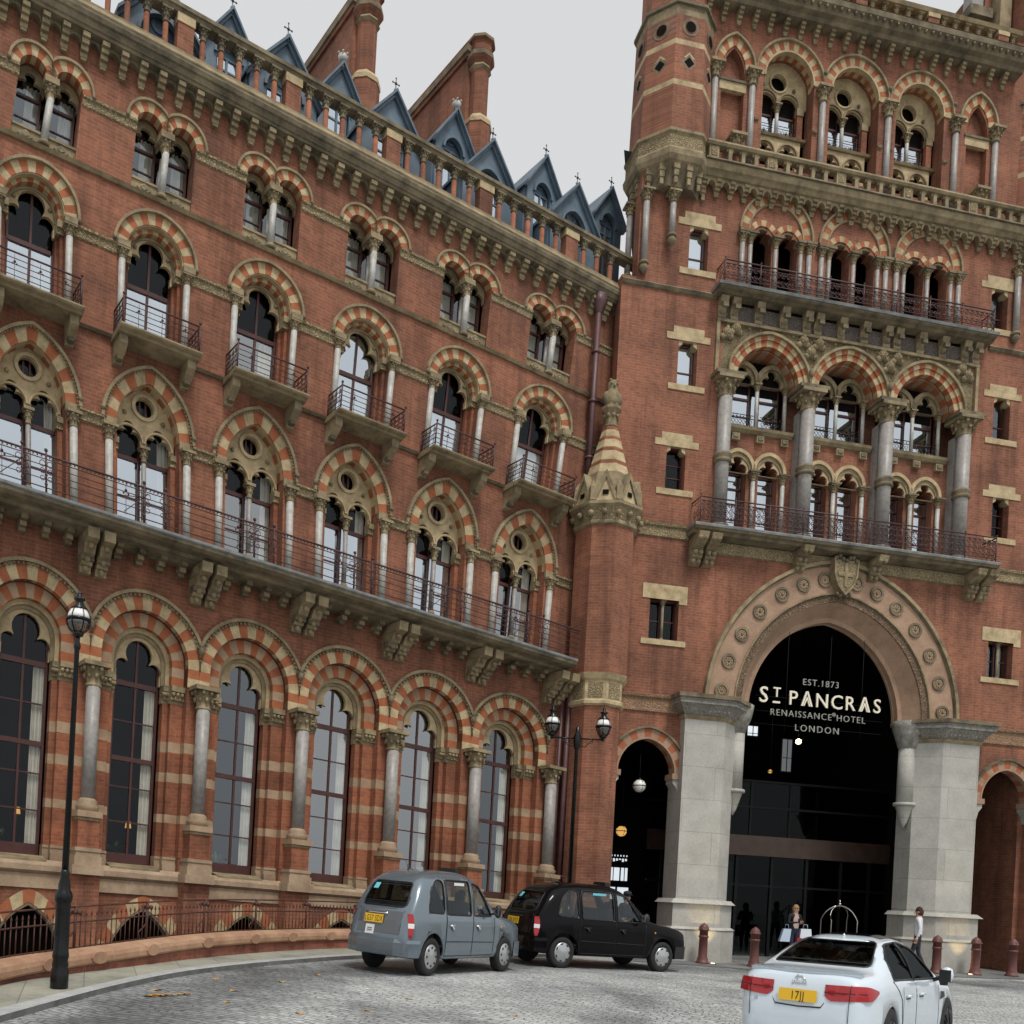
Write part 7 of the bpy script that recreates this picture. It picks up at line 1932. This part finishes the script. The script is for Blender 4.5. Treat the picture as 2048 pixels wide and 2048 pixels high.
# ---- white saloon
DKRED = base('dark_red_lamp_strip', (.16, .004, .006), .2)[0]
def saloon(loc, ang, xs, zs):
    R = thing('white_saloon_car', 'icy white four door saloon with red tail lights and yellow plate, in the right foreground', 'car', loc, ang)
    L = 4.67
    B = Body(L, [(0, .60), (.04, .72), (.12, .80), (.3, .87), (.7, .915), (1.2, .92), (2.2, .90), (3.3, .915), (3.9, .90), (4.3, .82), (4.55, .68), (4.67, .45)],
             [(0, .64), (.02, .80), (.05, .94), (.09, 1.025), (.15, 1.05), (.35, 1.075), (.62, 1.10), (.95, 1.21), (1.35, 1.345), (1.75, 1.41), (2.15, 1.425), (2.5, 1.40), (2.8, 1.31), (3.1, 1.16), (3.4, 1.02), (3.6, .97), (4.1, .88), (4.45, .78), (4.6, .66), (4.67, .55)],
             [(0, .58), (.06, .86), (.2, .93), (.8, .965), (1.6, .95), (3.2, .91), (3.9, .84), (4.4, .70), (4.67, .5)],
             [(0, .38), (.2, .28), (.8, .22), (3.9, .20), (4.4, .22), (4.67, .3)], .55, .50)
    ob = B.solid(0, L, 70).build('body', R); ob.data.materials[0] = WHTP
    cut = []
    for wx in (.93, 3.77):
        for sg in (-1, 1):
            c = MB(lambda a, q, z, wx=wx, sg=sg: (wx + a, sg * z, .34 + q)); c.lathe([(.42, .6), (.42, 1.2)], 0, 0, TRIM, 30); cut.append(c.build('c'))
    cut.append(B.solid(.75, 3.2, 18, .05, False).build('c'))
    SWD = rounded([(1.02, 1.00), (3.12, .97), (2.62, 1.285), (2.1, 1.355), (1.55, 1.335), (1.12, 1.19)], .12)
    cut.append(prism_y(SWD, -1.4, 1.4, TRIM).build('c'))
    RW = rounded([(-.66, 1.115), (.66, 1.115), (.50, 1.355), (-.50, 1.355)], .07)
    cut.append(prism_x(RW, .2, 1.9, TRIM).build('c'))
    FW = rounded([(-.66, 1.04), (.66, 1.04), (.52, 1.36), (-.52, 1.36)], .07); cut.append(prism_x(FW, 2.5, 4, TRIM).build('c'))
    bool_cut(ob, cut)
    for f in ob.data.polygons: f.use_smooth = f.material_index == 0
    def ex(y, z, o=.012): return ((B.endx(y, z) or .3) - o, y, z)
    g = end_patch(B, RW, -.012, CARDK, 'rear_window', R); s_ = MB(); s_.tube([ex(y, z, .0) for y, z in RW], .014, TRIM, 5, closed=True); s_.build('window_seal', g)
    end_patch(B, FW, -.012, CARDK, 'windscreen', R, False)
    for sg in (-1, 1):
        g = patch(B, SWD, -.010, CARDK, 'side_window', R, sg); seam(B, SWD + SWD[:1], TRIM, g, 'window_seal', sg, .013, 2, -.002); seam(B, [(2.02, .97), (2.0, 1.16), (1.95, 1.35)], TRIM, g, 'pillar', sg, .022, 5, .0)
        d1 = patch(B, None, .005, WHTP, 'rear_door', R, sg, (1.42, 2.06, .30, .93, 8, 8)); d2 = patch(B, None, .005, WHTP, 'front_door', R, sg, (2.09, 3.18, .30, .90, 12, 8))
        seam(B, [(1.02, .99), (1.20, .90), (1.34, .80), (1.40, .55), (1.40, .28), (2.075, .28), (2.075, .95)], TRIM, d1, 'door_gap', sg, .005, 6, .002); seam(B, [(2.075, .28), (3.2, .28), (3.2, .90)], TRIM, d2, 'door_gap', sg, .005, 6, .002)
        for d, x in ((d1, 1.62), (d2, 2.30)):
            h = MB(); y = B.side(x, .83); h.tube([(x - .10, sg * (y + .01), .83), (x - .06, sg * (y + .035), .835), (x + .08, sg * (y + .035), .835), (x + .11, sg * (y + .01), .83)], .016, WHTP, 6); h.box(x - .1, x + .1, *sorted((sg * (y + .004), sg * (y + .010))), .80, .82, TRIM); h.build('handle', d)
        v = MB(); v.poly([(x, sg * (B.side(x, z) + .008), z) for x, z in ((3.26, .74), (3.52, .76), (3.50, .82), (3.30, .83))], TRIM); v.build('side_vent', R)
        mi = MB(); mi.tube([(3.02, sg * .84, .95), (3.02, sg * 1.0, 1.0)], .025, TRIM, 6); mi.lathe([(.02, .93), (.075, .96), (.095, 1.02), (.075, 1.09), (.01, 1.11)], 3.03, sg * 1.05, WHTP, 12); mi.lathe([(.05, .91), (.07, .96)], 3.0, sg * 1.02, TRIM, 10); mi.box(2.93, 2.935, *sorted((sg * .97, sg * 1.13)), .95, 1.08, TRIM); mi.build('wing_mirror', R)
        for wx in (.93, 3.77): wheel(R, wx, sg * .79, .375, .24, TRIM, 5, DKALLOY)
        # tail light: inner piece on the boot, outer piece wrapping the corner
        tl = MB()
        def wrap(t, z):     # t 0 = inner end .. 1 = round the side
            y = .34 + t * .62
            if y < .74: x, yy = B.endx(y, z) or .05, y
            else: x = .12 + (y - .74) * 1.35; x = max(x, 0.02); yy = B.side(x, z)
            return (x - (.020 if y < .74 else .030), sg * (yy + (.0 if y < .74 else .030)), z)
        N_ = 14
        for k in range(N_):
            t0, t1 = k / N_, (k + 1) / N_
            def lo(t): return .80 + .035 * t + (.05 * (1 - t / .12) if t < .12 else 0) + (.06 * ((t - .8) / .2) if t > .8 else 0)
            def hi(t): return .955 + .01 * t - (.045 * ((t - .75) / .25) if t > .75 else 0)
            for q in range(3):
                za, zb_ = q / 3, (q + 1) / 3
                f = lambda t, e: wrap(t, lo(t) + (hi(t) - lo(t)) * e)
                tl.poly([f(t0, za), f(t1, za), f(t1, zb_), f(t0, zb_)], REDLAMP, True)
        T_ = tl.build('tail_light', R)
        ln = MB(); ln.tube([Vector(wrap(k / 10, .885 + .01 * (k / 10))) + Vector((-.004, 0, 0)) for k in range(0, 8)], .006, DKRED, 5); ln.build('light_strip', T_)
        gp = MB(); gp.tube([wrap(.50 + .02 * k / 8, .60 + .046 * k) for k in range(9)], .005, TRIM, 4); gp.build('boot_gap', T_)
        hl = MB(); hl.lathe([(.005, .62), (.08, .65), (.09, .70), (.005, .74)], 4.42, sg * .62, CLEARLAMP, 10); hl.build('headlight', R)
    pl = plate_on(B, R, .0, .83, .50, .115, '17JJ', tilt=radians(6), off=.03)
    rec = MB(); rec.tube([ex(y, z, .004) for y, z in ((-.36, .93), (-.34, .78), (-.30, .735), (0, .725), (.30, .735), (.34, .78), (.36, .93))], .008, TRIM, 5); rec.tube([ex(y, z, .004) for y, z in ((-.62, .70), (-.56, .60), (-.45, .565), (0, .555), (.45, .565), (.56, .60), (.62, .70))], .006, TRIM, 5); rec.build('boot_recess', R)
    for k in range(1): pass
    bd = MB(); bd.tube([ex(.07 - .03 * i, 1.0 + dz, .012) for i, dz in enumerate((-.01, .015, .005, .012, -.012, -.02))], [.004, .010, .012, .010, .008, .004], CHR, 5); bd.tube([ex(.02, 1.0, .012), ex(.05, .975, .012)], .006, CHR, 4); bd.build('leaping_cat_badge', R)
    t = text_mesh('badge_lettering', 'JAGUAR', .05, CHR, R, (B.endx(0, .955) - .016, 0, .938), (radians(90), 0, radians(-90)), .003, space=1.1)
    t = text_mesh('badge_lettering', 'XE', .045, CHR, R, (B.endx(.55, .77) - .02, .57, .755), (radians(90), 0, radians(-78)), .003)
    sp = MB()
    for k in range(10):
        f = lambda a, e, z: (((B.endx(0, 1.03) or .1) + .05 + .11 * (a ** 2) - e), a * .74, z)
        a0, a1 = -1 + k / 5, -1 + (k + 1) / 5
        sp.poly([f(a0, .055, 1.062), f(a1, .055, 1.062), f(a1, -.08, 1.075), f(a0, -.08, 1.075)], WHTP, True); sp.poly([f(a0, .055, 1.062), f(a1, .055, 1.062), f(a1, .03, 1.035), f(a0, .03, 1.035)], WHTP, True)
    sp.build('boot_lip', R)
    rf_ = MB()
    for k in range(8):
        for q in range(6):
            f = lambda a, b: (1.75 + .95 * a / 8, -.46 + .92 * b / 6)
            def zt(x, y):
                Rr = B.section(x)
                for (y0, z0), (y1, z1) in zip(Rr[::-1], Rr[::-1][1:]):
                    if y0 <= abs(y) <= y1: return z0 + (z1 - z0) * (abs(y) - y0) / max(1e-6, y1 - y0)
                return Rr[-1][1]
            P = [f(k, q), f(k + 1, q), f(k + 1, q + 1), f(k, q + 1)]; rf_.poly([(x, y, zt(x, y) + .006) for x, y in P], BLKP, True)
    rf_.build('glass_roof', R)
    fn = MB(); fn.lathe([(.025, 1.39), (.015, 1.41), (.004, 1.425)], 1.62, 0, WHTP, 8); fn.build('aerial', R)
    it = MB(); it.box(.8, 3.2, -.7, .7, .35, .4, INTER); it.box(1.1, 1.25, -.62, .62, .4, 1.05, INTER)
    for y in (-.36, .36): it.box(2.05, 2.2, y - .24, y + .24, .4, 1.10, INTER); it.box(2.08, 2.16, y - .13, y + .13, 1.1, 1.26, INTER); it.box(1.12, 1.2, y - .13, y + .13, 1.05, 1.14, INTER)
    it.build('seats', R)
    R.scale = (xs * 1.08, xs, zs)
    return R, B
WPOS = (4.70, 12.15); WANG = atan2(cos(radians(41)), sin(radians(41)))
WC, WBD = saloon((WPOS[0], WPOS[1], gz(6.3, 14.2) - .17), WANG, .96, 1.34)
# ---------------------------------------------------------------- camera, sky, sun
cam = bpy.data.cameras.new('camera'); co = bpy.data.objects.new('camera', cam); COL.objects.link(co)
ro = radians(3.06)
r_, u_, f_ = Vector((cos(ro), 0, sin(ro))), Vector((-sin(ro), 0, cos(ro))), Vector((0, 1, 0))
M = Matrix(((r_.x, u_.x, -f_.x, 0), (r_.y, u_.y, -f_.y, 0), (r_.z, u_.z, -f_.z, 0), (0, 0, 0, 1))); M.translation = Vector((0, 0, 1.6))
co.matrix_world = M
cam.sensor_width = 36; cam.sensor_fit = 'HORIZONTAL'; cam.lens = 36 * 1900 / 2048
cam.shift_x = (1024 - 870) / 2048; cam.shift_y = (1785 - 1024) / 2048
cam.clip_start = .1; cam.clip_end = 3000
SC.camera = co
EL, AZ = radians(60), radians(-150)      # soft bright overcast, brighter from behind the camera's right
w = bpy.data.worlds.new('World'); SC.world = w; w.use_nodes = True
N, L = w.node_tree.nodes, w.node_tree.links
sky = N.new('ShaderNodeTexSky'); sky.sky_type = 'NISHITA'; sky.sun_disc = False; sky.sun_elevation = EL; sky.sun_rotation = pi - radians(22); sky.air_density = 1.0; sky.dust_density = 6.0
hs = N.new('ShaderNodeHueSaturation'); hs.inputs['Saturation'].default_value = .10
L.new(sky.outputs[0], hs.inputs['Color'])
mx = N.new('ShaderNodeMix'); mx.data_type = 'RGBA'; mx.inputs[0].default_value = .75; mx.inputs[7].default_value = (7.6, 7.65, 7.8, 1)
L.new(hs.outputs[0], mx.inputs[6]); L.new(mx.outputs[2], N['Background'].inputs[0])
N['Background'].inputs[1].default_value = .11
s = bpy.data.lights.new('sun', 'SUN'); s.energy = 1.9; s.angle = radians(12); s.color = (1, .96, .9)
so = bpy.data.objects.new('sun', s); COL.objects.link(so)
d = Vector((-sin(radians(22)) * cos(EL), cos(radians(22)) * cos(EL), -sin(EL)))   # light travels this way
so.rotation_euler = d.to_track_quat('-Z', 'Y').to_euler(); so.location = (10, -10, 40)
SC.view_settings.view_transform = 'Standard'; SC.view_settings.look = 'None'; SC.view_settings.exposure = 0.0; SC.view_settings.gamma = 1
SC.render.engine = 'CYCLES'
SC.render.resolution_x = 1024; SC.render.resolution_y = 1024
